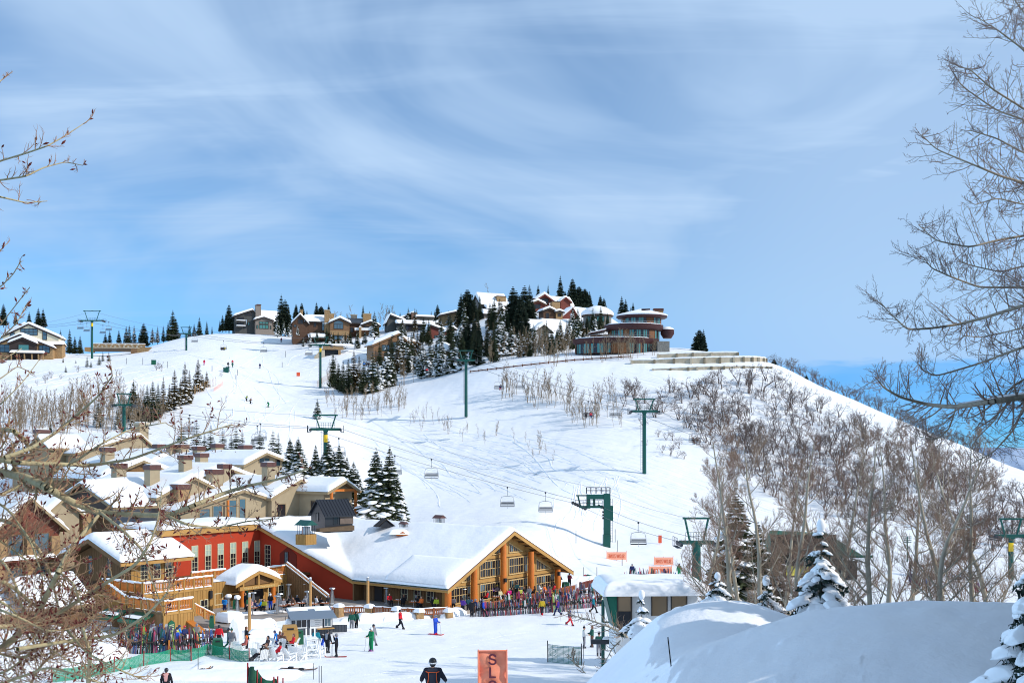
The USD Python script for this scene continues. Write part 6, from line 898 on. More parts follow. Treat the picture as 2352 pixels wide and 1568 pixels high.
def person(label, pos, yaw=0, pose='stand', jacket=BLACK, trousers=BLACK, hat=BLACK, h=1.62, hattype='helmet', arms='down', boots=(.05, .05, .055), skis=None, poles=False, group=None, vest=None, seat_z=None, gear=True):
    """faces -y at yaw 0; feet (or seat) rest on pos"""
    k = h/1.72; j = {}
    hip, sh_, neck, head = np.array([0, 0, .90]), np.array([0, 0, 1.38]), np.array([0, 0, 1.47]), np.array([0, -.02, 1.61])
    feet = [np.array([s*.11, 0, .07]) for s in (-1, 1)]; knee = [np.array([s*.11, -.03, .48]) for s in (-1, 1)]
    if pose == 'walk': feet = [np.array([-.1, -.34, .07]), np.array([.1, .36, .13])]; knee = [np.array([-.1, -.22, .49]), np.array([.1, .06, .46])]; hip = np.array([0, 0, .87])
    if pose == 'ski': hip = np.array([0, .14, .74]); knee = [np.array([s*.13, -.14, .44]) for s in (-1, 1)]; sh_ = np.array([0, -.14, 1.17]); neck = np.array([0, -.2, 1.25]); head = np.array([0, -.27, 1.37])
    if pose == 'bend': hip = np.array([0, .12, .86]); sh_ = np.array([0, -.32, 1.12]); neck = np.array([0, -.42, 1.15]); head = np.array([0, -.54, 1.14])
    if pose in ('sit', 'recline'):
        lean = .10 if pose == 'sit' else .30; hip = np.array([0, 0, .12]); knee = [np.array([s*.13, -.44, .14 if pose == 'sit' else .24]) for s in (-1, 1)]; feet = [np.array([s*.13, -.50 if pose == 'sit' else -.85, -.32 if pose == 'sit' else -.10]) for s in (-1, 1)]
        sh_ = np.array([0, lean, .58]); neck = np.array([0, lean, .67]); head = np.array([0, lean-.03, .81])
    ax = sh_-hip; W_ = .19
    s2 = [sh_+np.array([s*W_, 0, 0]) for s in (-1, 1)]; h2 = [hip+np.array([s*.09, 0, 0]) for s in (-1, 1)]
    dn = np.array([0, 0, -1.0]); fw = np.array([0, -1.0, 0])
    A_ = {'down': ((.10, 0, -.27), (.12, -.08, -.52)), 'front': ((.07, -.08, -.26), (.02, -.30, -.30)), 'out': ((.13, -.08, -.22), (.17, -.30, -.34)), 'up': ((.14, -.10, -.20), (.02, -.20, .10)), 'reach': ((.05, -.2, -.18), (.03, -.42, -.34)), 'carry': ((.12, -.06, -.24), (.10, -.22, .02))}
    el, ha = [], []
    for i, s in enumerate((-1, 1)):
        a = arms if isinstance(arms, str) else arms[i]; e, w = A_[a]; el.append(s2[i]+np.array([s*e[0], e[1], e[2]])); ha.append(s2[i]+np.array([s*w[0], w[1], w[2]]))
    def build(gr, parts_):
        ms = []
        if 'torso' in parts_: ms += [hullof([(s2[0], .075+gr), (s2[1], .075+gr), (hip+np.array([-.08, 0, .10]), .10+gr), (hip+np.array([.08, 0, .10]), .10+gr)])]
        if 'arms' in parts_:
            for i in (0, 1): ms += [hullof([(s2[i], .062+gr), (el[i], .048+gr)]), hullof([(el[i], .047+gr), (ha[i], .036+gr)])]
        if 'legs' in parts_:
            ms.append(hullof([(h2[0], .105+gr), (h2[1], .105+gr), (hip+np.array([0, 0, .08]), .11+gr)]))
            for i in (0, 1): ms += [hullof([(h2[i], .095+gr), (knee[i], .066+gr)]), hullof([(knee[i], .064+gr), (feet[i]+np.array([0, 0, .04]), .05+gr)])]
        if 'head' in parts_: ms += [hullof([(neck, .055), (head-np.array([0, 0, .03]), .06)]), hullof([(head, .095), (head+np.array([0, .015, .03]), .098), (head+np.array([0, -.03, -.07]), .05)]), hullof([(head+np.array([0, -.09, -.01]), .018), (head+np.array([0, -.105, -.03]), .016)])]
        if 'hands' in parts_:
            for i, s in enumerate((-1, 1)):
                d = ha[i]-el[i]; d = d/np.linalg.norm(d); ms += [hullof([(ha[i], .036), (ha[i]+d*.09, .034), (ha[i]+d*.14+fw*.02, .022)]), hullof([(ha[i]+d*.03, .02), (ha[i]+d*.08+np.array([-s*.045, -.02, 0]), .015)])]
        return mani(union(ms).scale((k, k, k)))
    P = thing('person', label, 'person', pos, yaw, group)
    part(P, 'body', build(0, ('torso', 'arms', 'legs', 'head', 'hands')), SKIN, smooth=50); part(P, 'jacket', build(.024, ('torso', 'arms')), cloth(jacket), smooth=40)
    part(P, 'trousers', build(.022, ('legs',)), cloth(trousers), smooth=40)
    if vest is not None: part(P, 'vest', mani(hullof([(s2[0]*.8+s2[1]*.2, .105), (s2[1]*.8+s2[0]*.2, .105), (hip+np.array([-.05, 0, .14]), .13), (hip+np.array([.05, 0, .14]), .13)]).scale((k, k, k))), cloth(vest), smooth=40)
    if hattype == 'helmet':
        part(P, 'helmet', mani(hullof([(head+np.array([0, .015, .045]), .122), (head+np.array([0, .05, -.02]), .095)]).scale((k, k, k))), mat('helmet_%02x%02x%02x' % tuple(int(255*v) for v in hat), hat, .35, .5), smooth=60); part(P, 'goggles', mani(hullof([(head+np.array([-.06, -.095, .012]), .032), (head+np.array([.06, -.095, .012]), .032)]).scale((k, k, k))), GOG, smooth=60)
    elif hattype == 'hat': part(P, 'hat', mani(union([hullof([(head+np.array([0, .015, .055]), .108), (head+np.array([0, .015, .10]), .085)]), hullof([(head+np.array([0, .015, .21]), .035), (head+np.array([0, .015, .19]), .035)])]).scale((k, k, k))), cloth(hat), smooth=60)
    else: part(P, 'hair', mani(hullof([(head+np.array([0, .035, .04]), .108), (head+np.array([0, .07, -.06]), .075)]).scale((k, k, k))), cloth(hat), smooth=60)
    for i in (0, 1): part(P, 'boot', mani(hullof([(feet[i]+np.array([0, .06, -.02]), .055), (feet[i]+np.array([0, -.13, -.03]), .045), (feet[i]+np.array([0, .02, .13]), .065)]).scale((k, k, k))), cloth(boots), smooth=50)
    if skis is not None:
        for i in (0, 1): x = feet[i][0]*k; y = feet[i][1]*k; part(P, 'ski', prism([(y-.85, .12), (y-.72, .02), (y+.72, .02), (y+.72, .05), (y-.70, .05), (y-.85, .15)], x-.045, x+.045, 'x'), cloth(skis, .4))
    if poles:
        for i, s in enumerate((-1, 1)):
            p = ha[i]*k; q = np.array([p[0]+s*.10, p[1]+.35, .02]) if pose == 'ski' else np.array([p[0]+s*.06, p[1]-.12, .02])
            part(P, 'ski_pole', join(rod(p+np.array([0, 0, .1]), q, .010, .008, 5), rod(q+np.array([0, 0, .05]), q+np.array([0, 0, .065]), .045, sides=8)), BLK)
    return P
def G(x, y, dmin=55): return hit(x, y, dmin)
TZ = -16+.32
def onterr(xd, yd, z=TZ): d = z*F/(HY-yd); return np.array([(xd-CX)/F*d, d, z])
NS = person('skier in a black and orange jacket seen from behind, nearest the camera', at(994, 1644, 34), 180, 'stand', (.02, .02, .03), BLACK, (.02, .02, .02), 1.78, arms='out', skis=BLACK, poles=True, vest=(.05, .05, .065))
part(NS, 'piping', join([path([(s*.21, .115, 1.42), (s*.13, .135, 1.40), (s*.125, .15, 1.2), (s*.16, .14, 1.0)], .012, 5) for s in (-1, 1)]+[path([(-.13, .135, 1.40), (.13, .135, 1.40)], .012, 5)]), mat('orange_piping', (.75, .12, .03), .7, .2)); part(NS, 'goggle_strap', path([(.125*math.sin(a), .015+.125*math.cos(a), 1.675) for a in np.linspace(-1.6, 1.6, 9)], .022, 6), WHITE)
person('person in a pink and black jacket seen from behind, at the bottom left edge', at(382, 1604, 62), 180, 'stand', BLACK, BLACK, BLACK, 1.72, vest=PINK)
person('skier all in blue standing on skis on the open plaza', G(1000, 1457), 60, 'stand', ROY, ROY, GREY, 1.72, skis=RED, boots=RED, poles=True, arms='front')
person('skier in a bright green suit holding poles', G(853, 1495), -50, 'stand', GRN, GRN, WHT, 1.76, skis=None, poles=True, arms='front', boots=(.3, .1, .3))
person('walker half hidden behind the green suited skier', G(858, 1481), 60, 'walk', GREY, GREY, BLACK, 1.65)
person('person in a red jacket walking with skis on the shoulder', G(919, 1444), 75, 'walk', RED, BLACK, BLACK, 1.74, arms=('carry', 'down'))
person('left of two people in green jackets standing by the log fence post', G(808, 1447), 180, 'stand', DKG, GREY, BRN, 1.66, 'hair'); person('right of two people in green jackets standing by the log fence post', G(818, 1444), 150, 'stand', DKG, BLACK, BLACK, 1.62, 'hair')
person('skier in a bright blue vest and black trousers beside the white chairs', G(773, 1509), -80, 'stand', BLACK, BLACK, GREY, 1.66, skis=(.4, .1, .08), poles=True, arms=('up', 'front'), vest=BLUE)
person('person in a black and white jacket next to the blue vested skier', G(752, 1499), 150, 'stand', BLACK, BLACK, BLACK, 1.68, vest=(.3, .3, .32)); person('person in black bending forward beside the white chairs', G(741, 1492), -90, 'bend', BLACK, ROY, BLACK, 1.72, arms='reach'); person('person in a teal jacket seen from behind by the white chairs', G(726, 1494), 180, 'stand', TEALC, GREY, BLACK, 1.62)
person('dark bare headed skier leaning on a pole near the steps', G(566, 1491), 120, 'stand', BLACK, BLACK, BRN, 1.74, 'hair', arms=('down', 'front')); person('person in a grey plaid jacket and grey trousers near the tall snow mound', G(532, 1496), 170, 'walk', GREY, (.3, .3, .3), DKG, 1.66, 'hat'); person('person in dark green trousers behind the plaid jacket', G(525, 1491), 110, 'walk', DKG, DKG, BLACK, 1.6)
person('person in a red jacket seen from behind at the foot of the steps', G(503, 1484), 180, 'stand', RED, BLACK, BLACK, 1.66); person('child in blue bending over skis beside the tan bin', G(637, 1483), -60, 'ski', BLUE, NAVY, NAVY, 1.45, skis=BLACK, poles=True)
# in front of the gable and by the racks
for x, y, yaw, po, ja, tr, ha_, lab in ((1063, 1411, 150, 'stand', PURP, BLACK, BLACK, 'person in purple at the left end of the rack queue'), (1076, 1408, 200, 'stand', (.02, .07, .09), BLACK, BLACK, 'person in dark teal behind the striped suit'), (1084, 1416, 180, 'stand', BLACK, BLACK, NAVY, 'person in a black suit with a white side stripe'), (1092, 1414, 120, 'walk', NAVY, BLACK, GREY, 'person in navy stepping right beside the striped suit'), (1110, 1416, 90, 'walk', ROY, BLACK, GREY, 'person in royal blue walking to the left end of the ski racks'),
   (1245, 1413, 200, 'walk', (.42, .30, .02), BLACK, BLACK, 'person in a mustard jacket in front of the ski racks'), (1281, 1413, -70, 'walk', PURP, NAVY, NAVY, 'racer in a purple and orange suit passing the ski racks'), (1308, 1436, 70, 'walk', NAVY, RED, NAVY, 'person in bright red trousers and a navy jacket'), (1363, 1407, 90, 'walk', TEALC, BLACK, WHT, 'person in a turquoise jacket and white helmet walking right of the racks'), (1341.5, 1488, 90, 'stand', (.55, .56, .55), GREY, BLACK, 'lift attendant in a green vest with white sleeves'), (1360, 1486, -80, 'stand', DKG, BRN, BRN, 'lift attendant in a green jacket with long hair'), (1376, 1506, 180, 'stand', DKG, GREY, BLACK, 'lift attendant seen from behind at the green lift post')):
    kw = dict(vest=GRN) if x == 1341.5 else (dict(vest=ORG) if x == 1281 else {})
    person(lab, G(x, y), yaw, po, ja, tr, ha_, 1.66, 'hair' if x in (1360,) else ('hat' if x in (1341.5, 1376) else 'helmet'), arms='front' if po == 'stand' else 'down', boots=RED if x == 1245 else (.05, .05, .055), skis=None, **kw)
# the terrace crowd
ter = [(621, 1400, 'stand', BLACK, ROY, WHT, 'tall figure in black with a white cap by the entrance porch'), (516, 1409, 'stand', BLUE, NAVY, BLACK, 'person in bright blue by the left heater'), (563, 1398, 'stand', BLACK, BLACK, BRN, 'person in black with a red scarf in front of the green door'), (1131, 1378, 'stand', PURP, BLACK, GREY, 'person in purple on the gable terrace'), (1142, 1378, 'stand', (.10, .08, .10), BLACK, YELL, 'person in dark clothes beside the purple jacket'), (1187, 1371, 'stand', (.03, .09, .10), BLACK, BLACK, 'person in dark teal under the middle log column'), (1239, 1373, 'stand', WHT, GREY, BRN, 'person with white sleeves and a green vest on the gable terrace'), (1285, 1350, 'stand', BLACK, BLACK, BRN, 'person in black beside the right log column'), (1308, 1347, 'stand', (.14, .02, .03), BLACK, BLACK, 'person in maroon outside the right corner of the gable')]
for x, y, po, ja, tr, ha_, lab in ter: person(lab, onterr(x, y), rnd.choice((0, 150, 180, 90)), po, ja, tr, ha_, 1.62, 'hair' if ha_ is BRN else 'helmet', vest=GRN if x == 1239 else None, arms='front')
sit = [(575, 1405, PINK), (588, 1407, NAVY), (597, 1405, BLUE), (606, 1405, (.3, .3, .02)), (640, 1400, MAG), (652, 1403, GREY), (662, 1396, BLACK), (672, 1400, BRN), (684, 1395, BLACK), (700, 1397, (.3, .3, .32)), (712, 1398, GREY), (728, 1396, WHT), (738, 1399, BLACK), (752, 1396, BLACK)]
for i, (x, y, c) in enumerate(sit):
    p = onterr(x, y); p[2] += .42; person(['seated diner in pink on the terrace', 'seated diner in navy', 'diner in bright blue leaning over a table', 'diner in olive', 'diner in magenta', 'diner in a grey coat beside a heater', 'diner in black by the boarded stair wall', 'diner in brown', 'second diner in black by the boarded stair wall', 'diner in pale grey right of the log pole', 'diner in grey behind the kiosk', 'diner in white near the end of the stair', 'diner in black next to the white jacket', 'diner in black nearest the foot of the stair'][i]+(', on the lodge terrace' if i else ''), p, rnd.random()*360, 'sit', c, BLACK, rnd.choice((BRN, BLACK, GREY)), 1.6, 'hair', arms='front')
for i, (x, y, c, l) in enumerate([(895, 1391, RED, 'red jacketed diner behind the railing under the eave'), (927, 1394, BLACK, 'dark diner between two windows under the eave'), (958, 1396, BLACK, 'dark diner behind the middle railing'), (967, 1398, ORG, 'diner in orange behind the middle railing'), (995, 1399, BLACK, 'dark diner beside the lime green jacket'), (1002, 1400, (.45, .55, .04), 'diner in lime green beside the corner log column'), (1041, 1398, GREY, 'diner in grey right of the corner column'), (1118, 1384, RED, 'diner in red behind the left end of the racks'), (1169, 1378, MAG, 'diner in magenta at the gable'), (1177, 1376, BLACK, 'dark diner beside the magenta jacket'), (1202, 1374, BLACK, 'dark diner below the middle windows'), (1215, 1373, GREY, 'diner in grey below the middle windows'), (1226, 1372, BRN, 'diner in brown left of the third log column'), (1252, 1369, ORG, 'diner in orange right of the third log column'), (1262, 1368, (.08, .12, .05), 'diner in olive right of the orange jacket'), (1272, 1366, RED, 'diner in red below the right windows'), (1194, 1376, (.5, .55, .1), 'diner in pale yellow at the gable'), (1150, 1380, (.55, .5, .3), 'diner in cream at the gable')]):
    p = onterr(x, y); p[2] += .42; person(l, p, rnd.random()*360, 'sit', c, BLACK, rnd.choice((BRN, BLACK, GREY)), 1.6, 'hair', arms='front')
# skiers on the runs
for x, y, yaw, po, ja, tr, l, sk in ((566, 921, 60, 'ski', (.25, .3, .05), BLACK, 'skier crouching, left of three low on the upper run', 1), (575, 927, 60, 'ski', BRN, BLACK, 'skier in brown, middle of three low on the upper run', 1), (616.5, 935, -20, 'ski', GRN, GRN, 'skier in green, right of three low on the upper run', 1), (597, 846, 0, 'stand', NAVY, NAVY, 'dark skier alone in the middle of the upper run', 1), (524, 843, 30, 'walk', BLACK, BLACK, 'dark skier left of the green boxes on the upper run', 1), (534, 844, 30, 'walk', DKG, DKG, 'dark green skier beside the red one on the upper run', 1), (534, 838, 0, 'stand', RED, BLACK, 'small skier in red above the dark green one', 1), (469, 838, 0, 'stand', RED, MAG, 'skier in red and pink by the lone aspen on the left', 1), (646, 786, 0, 'stand', (.2, .03, .03), BLACK, 'tiny skier in dark red at the top of the run', 1),
   (2091, 1343, 180, 'walk', NAVY, NAVY, 'skier in navy between the right hand aspens', 0), (2106, 1362, 180, 'stand', (.12, .04, .05), BLACK, 'skier in dark maroon between the right hand aspens', 0), (2130, 1358, 0, 'stand', BLUE, BLACK, 'skier in bright blue behind the stoutest aspen', 0), (2093, 1311, 180, 'stand', (.10, .05, .07), BLACK, 'further skier above the navy one among the aspens', 1), (2243, 1368, 0, 'stand', (.15, .08, .18), (.3, .05, .08), 'skier in violet seen through twigs on the right', 0), (2260, 1378, 0, 'stand', (.18, .05, .04), (.4, .03, .03), 'skier in dark red by the post on the right', 0), (1452, 1326, 0, 'stand', NAVY, BLACK, 'small skier in navy just left of the far ski rack', 0), (1560, 1325, 0, 'stand', GRN, GRN, 'attendant in green right of the far ski rack', 0), (1594, 1326, 0, 'stand', RED, BLACK, 'person in red by the bottom lift tower', 0)):
    person(l, G(x, y, 100), yaw, po, ja, tr, rnd.choice((BLACK, WHT, NAVY, GREY)), 1.72, skis=BLACK if sk else None, poles=sk and po == 'ski', arms='front' if po == 'ski' else 'down')
def rider(p, dx, c, t, lab): person(lab, p+np.array([dx, -.18, -2.99]), 0, 'sit', c, t, rnd.choice((BLACK, GREY, WHT)), 1.7, arms='front', skis=None)
rider(ch1145, .3, NAVY, (.3, .03, .04), 'rider in navy alone on the crest chair'); rider(ch1352, .45, RED, NAVY, 'rider in red on the chair before the saplings'); rider(ch1352, -.5, BLACK, BLACK, 'dark rider beside the red one on the chair'); rider(ch1597, -.3, BLACK, BLACK, 'left dark rider on the chair near the scrub oaks'); rider(ch1597, .35, BLACK, GREY, 'right dark rider on the chair near the scrub oaks')
for i, c in enumerate((BLUE, BLACK, BLACK)): rider(ch840, -.6+i*.6, c, BLACK, ['rider in blue on the chair before the spruces', 'dark middle rider on the chair before the spruces', 'dark right rider on the chair before the spruces'][i])
rider(ch985, -.5, RED, BLACK, 'rider in red on the chair at the foot of the spruces')
for i, c in enumerate((BLACK, BLACK, YELL)): rider(ch513, -.5+i*.5, c, BLACK, ['left dark rider on the upper run chair', 'middle dark rider on the upper run chair', 'rider in yellow on the upper run chair'][i])
# ---------------------------------------------------------------- skis in their racks
SKC = [(.02, .02, .025), (.50, .50, .51), (.02, .12, .09), (.24, .03, .04), (.04, .09, .24), (.36, .16, .06), (.10, .10, .11), (.22, .32, .07), (.07, .20, .27), (.10, .06, .13), (.50, .48, .42), (.36, .05, .12)]
SKP = []
for i, c in enumerate(SKC):
    P = proto(f'ski_pair_{"abcdefghijkl"[i]}'); ln = 1.45+.05*(i % 4); m1 = cloth(c, .35); m2 = cloth(SKC[(i*5+3) % 12], .35)
    for s, o in ((-1, 0.0), (1, .05)):
        t = .30+s*.035; f = lambda q, off: (s*.10*(1-q*.75), t*q*ln*.5+off, q*ln); w = .036; v = []
        for q in (0, .3, .6, .9, 1.0):
            for off in (0, .02): x, y, z = f(q, off+(.05*(q > .95))); ww = w*(1 if q < .95 else .5); v += [(x-ww, y, z), (x+ww, y, z)]
        fcs = []
        for a in range(4):
            b0 = a*4
            for (p, q_) in ((0, 1), (1, 3), (3, 2), (2, 0)): fcs += [[b0+p, b0+q_, b0+q_+4], [b0+p, b0+q_+4, b0+p+4]]
        fcs += [[0, 2, 3], [0, 3, 1], [16, 17, 19], [16, 19, 18]]
        part(P, 'ski', (np.array(v), np.array(fcs)), m1 if i % 3 else (m1 if s < 0 else m2)); part(P, 'binding', cbox((s*.10*.62, t*.47*ln*.5-.04, ln*.48), (.065, .07, .24)), cloth((.03, .03, .03)))
    part(P, 'ski_pole', join(rod((.16, 0, .0), (.05, .26, 1.15), .011, sides=4), rod((-.16, .02, .0), (-.06, .26, 1.12), .011, sides=4)), cloth((.25, .25, .26), .4)); SKP.append(P)
def rackrow(p0, p1, n, label, group, flip=0, seed=0, z=None):
    rg = random.Random(seed); p0, p1 = np.array(p0, float), np.array(p1, float); d = (p1-p0)[:2]; L_ = np.linalg.norm(d); ang = math.degrees(math.atan2(d[1], d[0])); nr = np.array([-d[1], d[0]])/L_
    T = thing('ski_rack', f'wooden ski rack {label}', 'ski rack', (0, 0, 0)); q0, q1 = p0[:2]+nr*.28, p1[:2]+nr*.28; zz = lambda q: ground(q[0], q[1]) if z is None else z
    part(T, 'rail', rod((*q0, zz(q0)+.95), (*q1, zz(q1)+.95), .055, sides=6), RAIL); part(T, 'rail', rod((*q0, zz(q0)+.45), (*q1, zz(q1)+.45), .05, sides=6), RAIL)
    for k in range(max(2, int(L_/2))+1): q = q0+(q1-q0)*k/max(2, int(L_/2)); part(T, 'post', rod((*q, zz(q)-.2), (*q, zz(q)+1.02), .07, sides=6), RAIL)
    for i in range(n):
        q = p0[:2]+(p1-p0)[:2]*(i+rg.uniform(.1, .9))/n+nr*rg.uniform(-.10, .12); k = rg.randrange(12) if rg.random() < .42 else rg.choice((0, 0, 0, 6, 6, 6, 1, 2, 3)); r = rg.uniform(.78, 1.16)
        copy(SKP[k], 'ski_pair', f'pair of skis leaning {label}', 'skis', (q[0], q[1], zz(q)), ang+rg.gauss(0, 22), (r*rg.uniform(.8, 1.5), r, r), group)
rackrow(G(1094, 1416), G(1300, 1404), 62, 'in the front row of the long rack before the gable', 'skis in the front row of the gable racks', seed=1); rackrow(G(1150, 1398), G(1330, 1388), 48, 'in the middle row of the gable racks', 'skis in the middle row of the gable racks', seed=2); rackrow(G(1300, 1402), G(1384, 1390), 28, 'at the right end of the gable racks', 'skis at the right end of the gable racks', seed=3); rackrow(G(1240, 1384), G(1384, 1372), 36, 'in the back row of the gable racks', 'skis in the back row of the gable racks', seed=4)
rackrow(G(280, 1500), G(400, 1502), 26, 'in the left front rack behind the green net', 'skis in the left front rack', seed=5); rackrow(G(395, 1502), G(498, 1488), 24, 'in the rack beside the dark steps', 'skis in the rack beside the steps', seed=6); rackrow(G(275, 1483), G(400, 1484), 22, 'in the rear rack below the lower deck', 'skis in the rear rack below the lower deck', seed=7); rackrow(G(1437, 1337, 110), G(1552, 1336, 110), 34, 'in the far rack behind the lift cabin roof', 'skis in the far rack', seed=8)
for x, y, yaw, ja, ha_, l in ((328, 1478, 160, RED, BLACK, 'person in a red jacket behind the left rack'), (353, 1478, 180, (.45, .45, .47), GREY, 'person in a pale grey jacket behind the left rack'), (369, 1479, 150, NAVY, BLUE, 'person with a blue helmet beside the notice board'), (412, 1482, 100, BLUE, NAVY, 'person in blue bending at the rack by the steps'), (424, 1484, 60, NAVY, RED, 'person with a red helmet at the rack by the steps'), (452, 1478, 180, (.25, .22, .20), GREY, 'person in taupe on the lowest step'), (378, 1498, 0, (.05, .05, .055), BLACK, 'dark figure crouched in front of the rack'), (404, 1494, 40, ROY, BLACK, 'person in royal blue among the skis'), (407, 1488, 90, (.45, .5, .05), BLACK, 'person in lime green among the skis')): person(l, G(x, y), yaw, 'stand' if y != 1498 else 'bend', ja, BLACK, ha_, 1.62, arms='front')
# ---------------------------------------------------------------- furniture of the plaza
def rz_at(x, y, nm, label, cat, rz=0, dmin=55, group=None, p=None): return thing(nm, label, cat, G(x, y, dmin) if p is None else p, rz, group)
AD = proto('adirondack')
part(AD, 'seat', join([prism([(y, .36-.12*y), (y+.085, .36-.12*(y+.085)), (y+.085, .385-.12*(y+.085)), (y, .385-.12*y)], -.27, .27, 'x') for y in np.arange(-.30, .22, .105)]), WHITE)
for x in np.linspace(-.22, .22, 5): part(AD, 'back_slat', prism([(.20, .30), (.225, .30), (.55, 1.02-.25*abs(x)), (.525, 1.02-.25*abs(x))], x-.045, x+.045, 'x'), WHITE)
for s in (-1, 1): part(AD, 'armrest', box(s*.33-.07, s*.33+.07, -.36, .36, .56, .585), WHITE); part(AD, 'leg', box(s*.32-.02, s*.32+.02, -.34, -.24, 0, .56), WHITE); part(AD, 'leg', prism([(-.3, .36), (.55, .0), (.62, .03), (-.3, .44)], s*.28-.015, s*.28+.015, 'x'), WHITE)
adp = [(538, 1500, 200), (549, 1501, 170), (545, 1512, 200), (560, 1508, 150), (588, 1503, 190), (592, 1518, 160), (603, 1522, 210), (613, 1501, -60), (620, 1519, 160), (636, 1520, 150), (652, 1493, 180), (666, 1517, 140), (672, 1494, -100), (678, 1511, 150), (690, 1516, 160), (700, 1508, 200), (722, 1506, 130), (735, 1503, 120), (640, 1508, 120), (583, 1512, 20)]
ORDS = 'first second third fourth fifth sixth seventh eighth ninth tenth eleventh twelfth thirteenth fourteenth fifteenth sixteenth seventeenth eighteenth nineteenth twentieth'.split(); adx = sorted(q[0] for q in adp)
for i, (x, y, r) in enumerate(adp): copy(AD, 'deck_chair', f'white slatted lounge chair, {ORDS[adx.index(x)]} from left of the cluster by the kiosk', 'chair', G(x, y), r, 1.0, 'white lounge chairs on the plaza')
for i, (x, y, po, ja, l) in enumerate([(672, 1494, 'sit', RED, 'person in red sitting upright in a white chair'), (613, 1501, 'sit', (.06, .04, .04), 'hooded person in dark brown sitting in a white chair'), (634, 1518, 'recline', RED, 'person in red stretched out in a white chair'), (603, 1522, 'recline', BRN, 'person in brown slumped in the lowest white chair'), (563, 1500, 'sit', (.45, .12, .10), 'person in a bright patterned jacket sitting near the net'), (645, 1487, 'sit', (.35, .12, .10), 'long haired person behind the white board'), (651, 1490, 'sit', BRN, 'person with a brown hat behind the slatted chair back')]):
    p = G(x, y); p[2] += .40; person(l, p, (-70, -60, -80, -50, -70, 150, 170)[i], po, ja, BLACK, (BRN, BLACK, BLACK, BRN, ORG, BRN, BRN)[i], 1.66, 'hair', arms='front')
hc = rz_at(715, 1512, 'high_chair', 'tall white lifeguard style chair with ladder legs among the lounge chairs', 'high chair', 20)
part(hc, 'frame', join([rod((x, y, 0), (x*.55, y*.6, 1.5), .05, sides=4) for x in (-.55, .55) for y in (-.5, .5)]+[box(-.5+z*.14, .5-z*.14, -.5+z*.13, -.42+z*.13, z, z+.08) for z in (.3, .65, 1.0, 1.3)]), WHITE); part(hc, 'seat', box(-.4, .4, -.4, .4, 1.42, 1.5), WHITE); part(hc, 'backrest', join([box(x-.05, x+.05, .3, .35, 1.5, 2.1) for x in (-.3, 0, .3)]), WHITE)
def bin_(x, y, label, m, w, h, p=None, rz=15):
    B = rz_at(x, y, 'litter_bin', label, 'bin', rz, p=p); part(B, 'body', prism([(-w*.5, 0), (w*.5, 0), (w*.46, h*.8), (-w*.46, h*.8)], -w*.45, w*.45, 'y'), m); part(B, 'lid', prism([(-w*.46, h*.8), (w*.46, h*.8), (w*.40, h), (-w*.40, h)], -w*.47, w*.47, 'y'), m); part(B, 'opening', box(-w*.2, w*.2, -w*.48, -w*.46, h*.83, h*.93), BLK)
bin_(666, 1480, 'large tan litter cabinet in front of the kiosk', TAN, 1.35, 1.55); bin_(687, 1479, 'green litter bin beside the tan cabinet at the kiosk', DGREEN, .72, 1.15); bin_(500, 1502, 'dark green litter bin at the end of the left ski rack', DGREEN, .8, 1.15); bin_(514, 1427, 'tan litter bin at the top of the dark steps', TAN, .75, 1.0, onterr(514, 1427)); bin_(486, 1441, 'tall narrow green bin beside the stone stair wall', DGREEN, .42, 1.1, onterr(486, 1441)); bin_(542, 1397, 'round shouldered green bin by the left porch post', DGREEN, .65, .85, onterr(542, 1397)); bin_(602, 1398, 'tan litter bin by the right porch post', TAN, .7, 1.0, onterr(602, 1398)); bin_(1299, 1352, 'green bin at the right corner of the gable terrace', DGREEN, .7, .8, onterr(1299, 1352))
kp = at(672, 1459, 95); kp[2] = -16; ks = thing('snack_kiosk', 'slate grey boarded kiosk with a lean-to roof, white windows and a price board', 'kiosk', kp, 20)
part(ks, 'wall', prism([(0, 0), (2.3, 0), (2.3, 2.05), (0, 1.72)], 0, 3.5, 'x'), SLATE); boards(ks, 'x', -.02, 0, 2.3, 0, lambda y: 1.72+y*.143, .26, SLATE); boards(ks, 'y', -.02, 0, 3.5, 0, 1.7, .25, SLATE, holes=[(.25, 1.2, .75, 1.5), (1.5, 2.6, .75, 1.6), (2.75, 3.4, .75, 1.65)])
part(ks, 'roof', prism([(-.75, 1.52), (2.6, 2.10), (2.6, 2.18), (-.75, 1.60)], -.25, 3.75, 'x'), SLATER); [part(ks, 'roof_snow', snowcap(x0, x1, y0, y1, lambda X, Y: 1.735+Y*.173, .03, .4, .12, 3+q, noise=.16, lip=.0), SNOW, smooth=60) for q, (x0, x1, y0, y1) in enumerate(((-.1, 1.6, 1.5, 2.58), (1.3, 2.4, 1.9, 2.58), (2.2, 3.6, 1.3, 2.58)))]
window(ks, 'y', -.03, .25, 1.25, .70, 1.50, 2, 1, WHITE, GLASS); window(ks, 'y', -.03, 2.75, 3.4, .70, 1.62, 2, 1, WHITE, GLASSB); bd = part(ks, 'price_board', box(1.5, 2.6, -.09, -.05, .62, 1.55), WHITE)
for k, (a, b) in enumerate(((1.9, 2.5), (1.95, 2.4), (1.95, 2.3), (1.55, 2.35))): part(bd, 'lettering', box(a, b, -.096, -.091, 1.32-k*.18, 1.345-k*.18), BLK)
part(ks, 'counter', box(2.1, 3.6, -.45, -.05, .55, .62), TAN); part(ks, 'meter_box', box(-.4, -.1, .3, .7, .55, 1.0), STEEL); part(ks, 'meter_snow', pillow(-.25, .55, 1.05, .6, .7, .45, 3), SNOW, smooth=60)
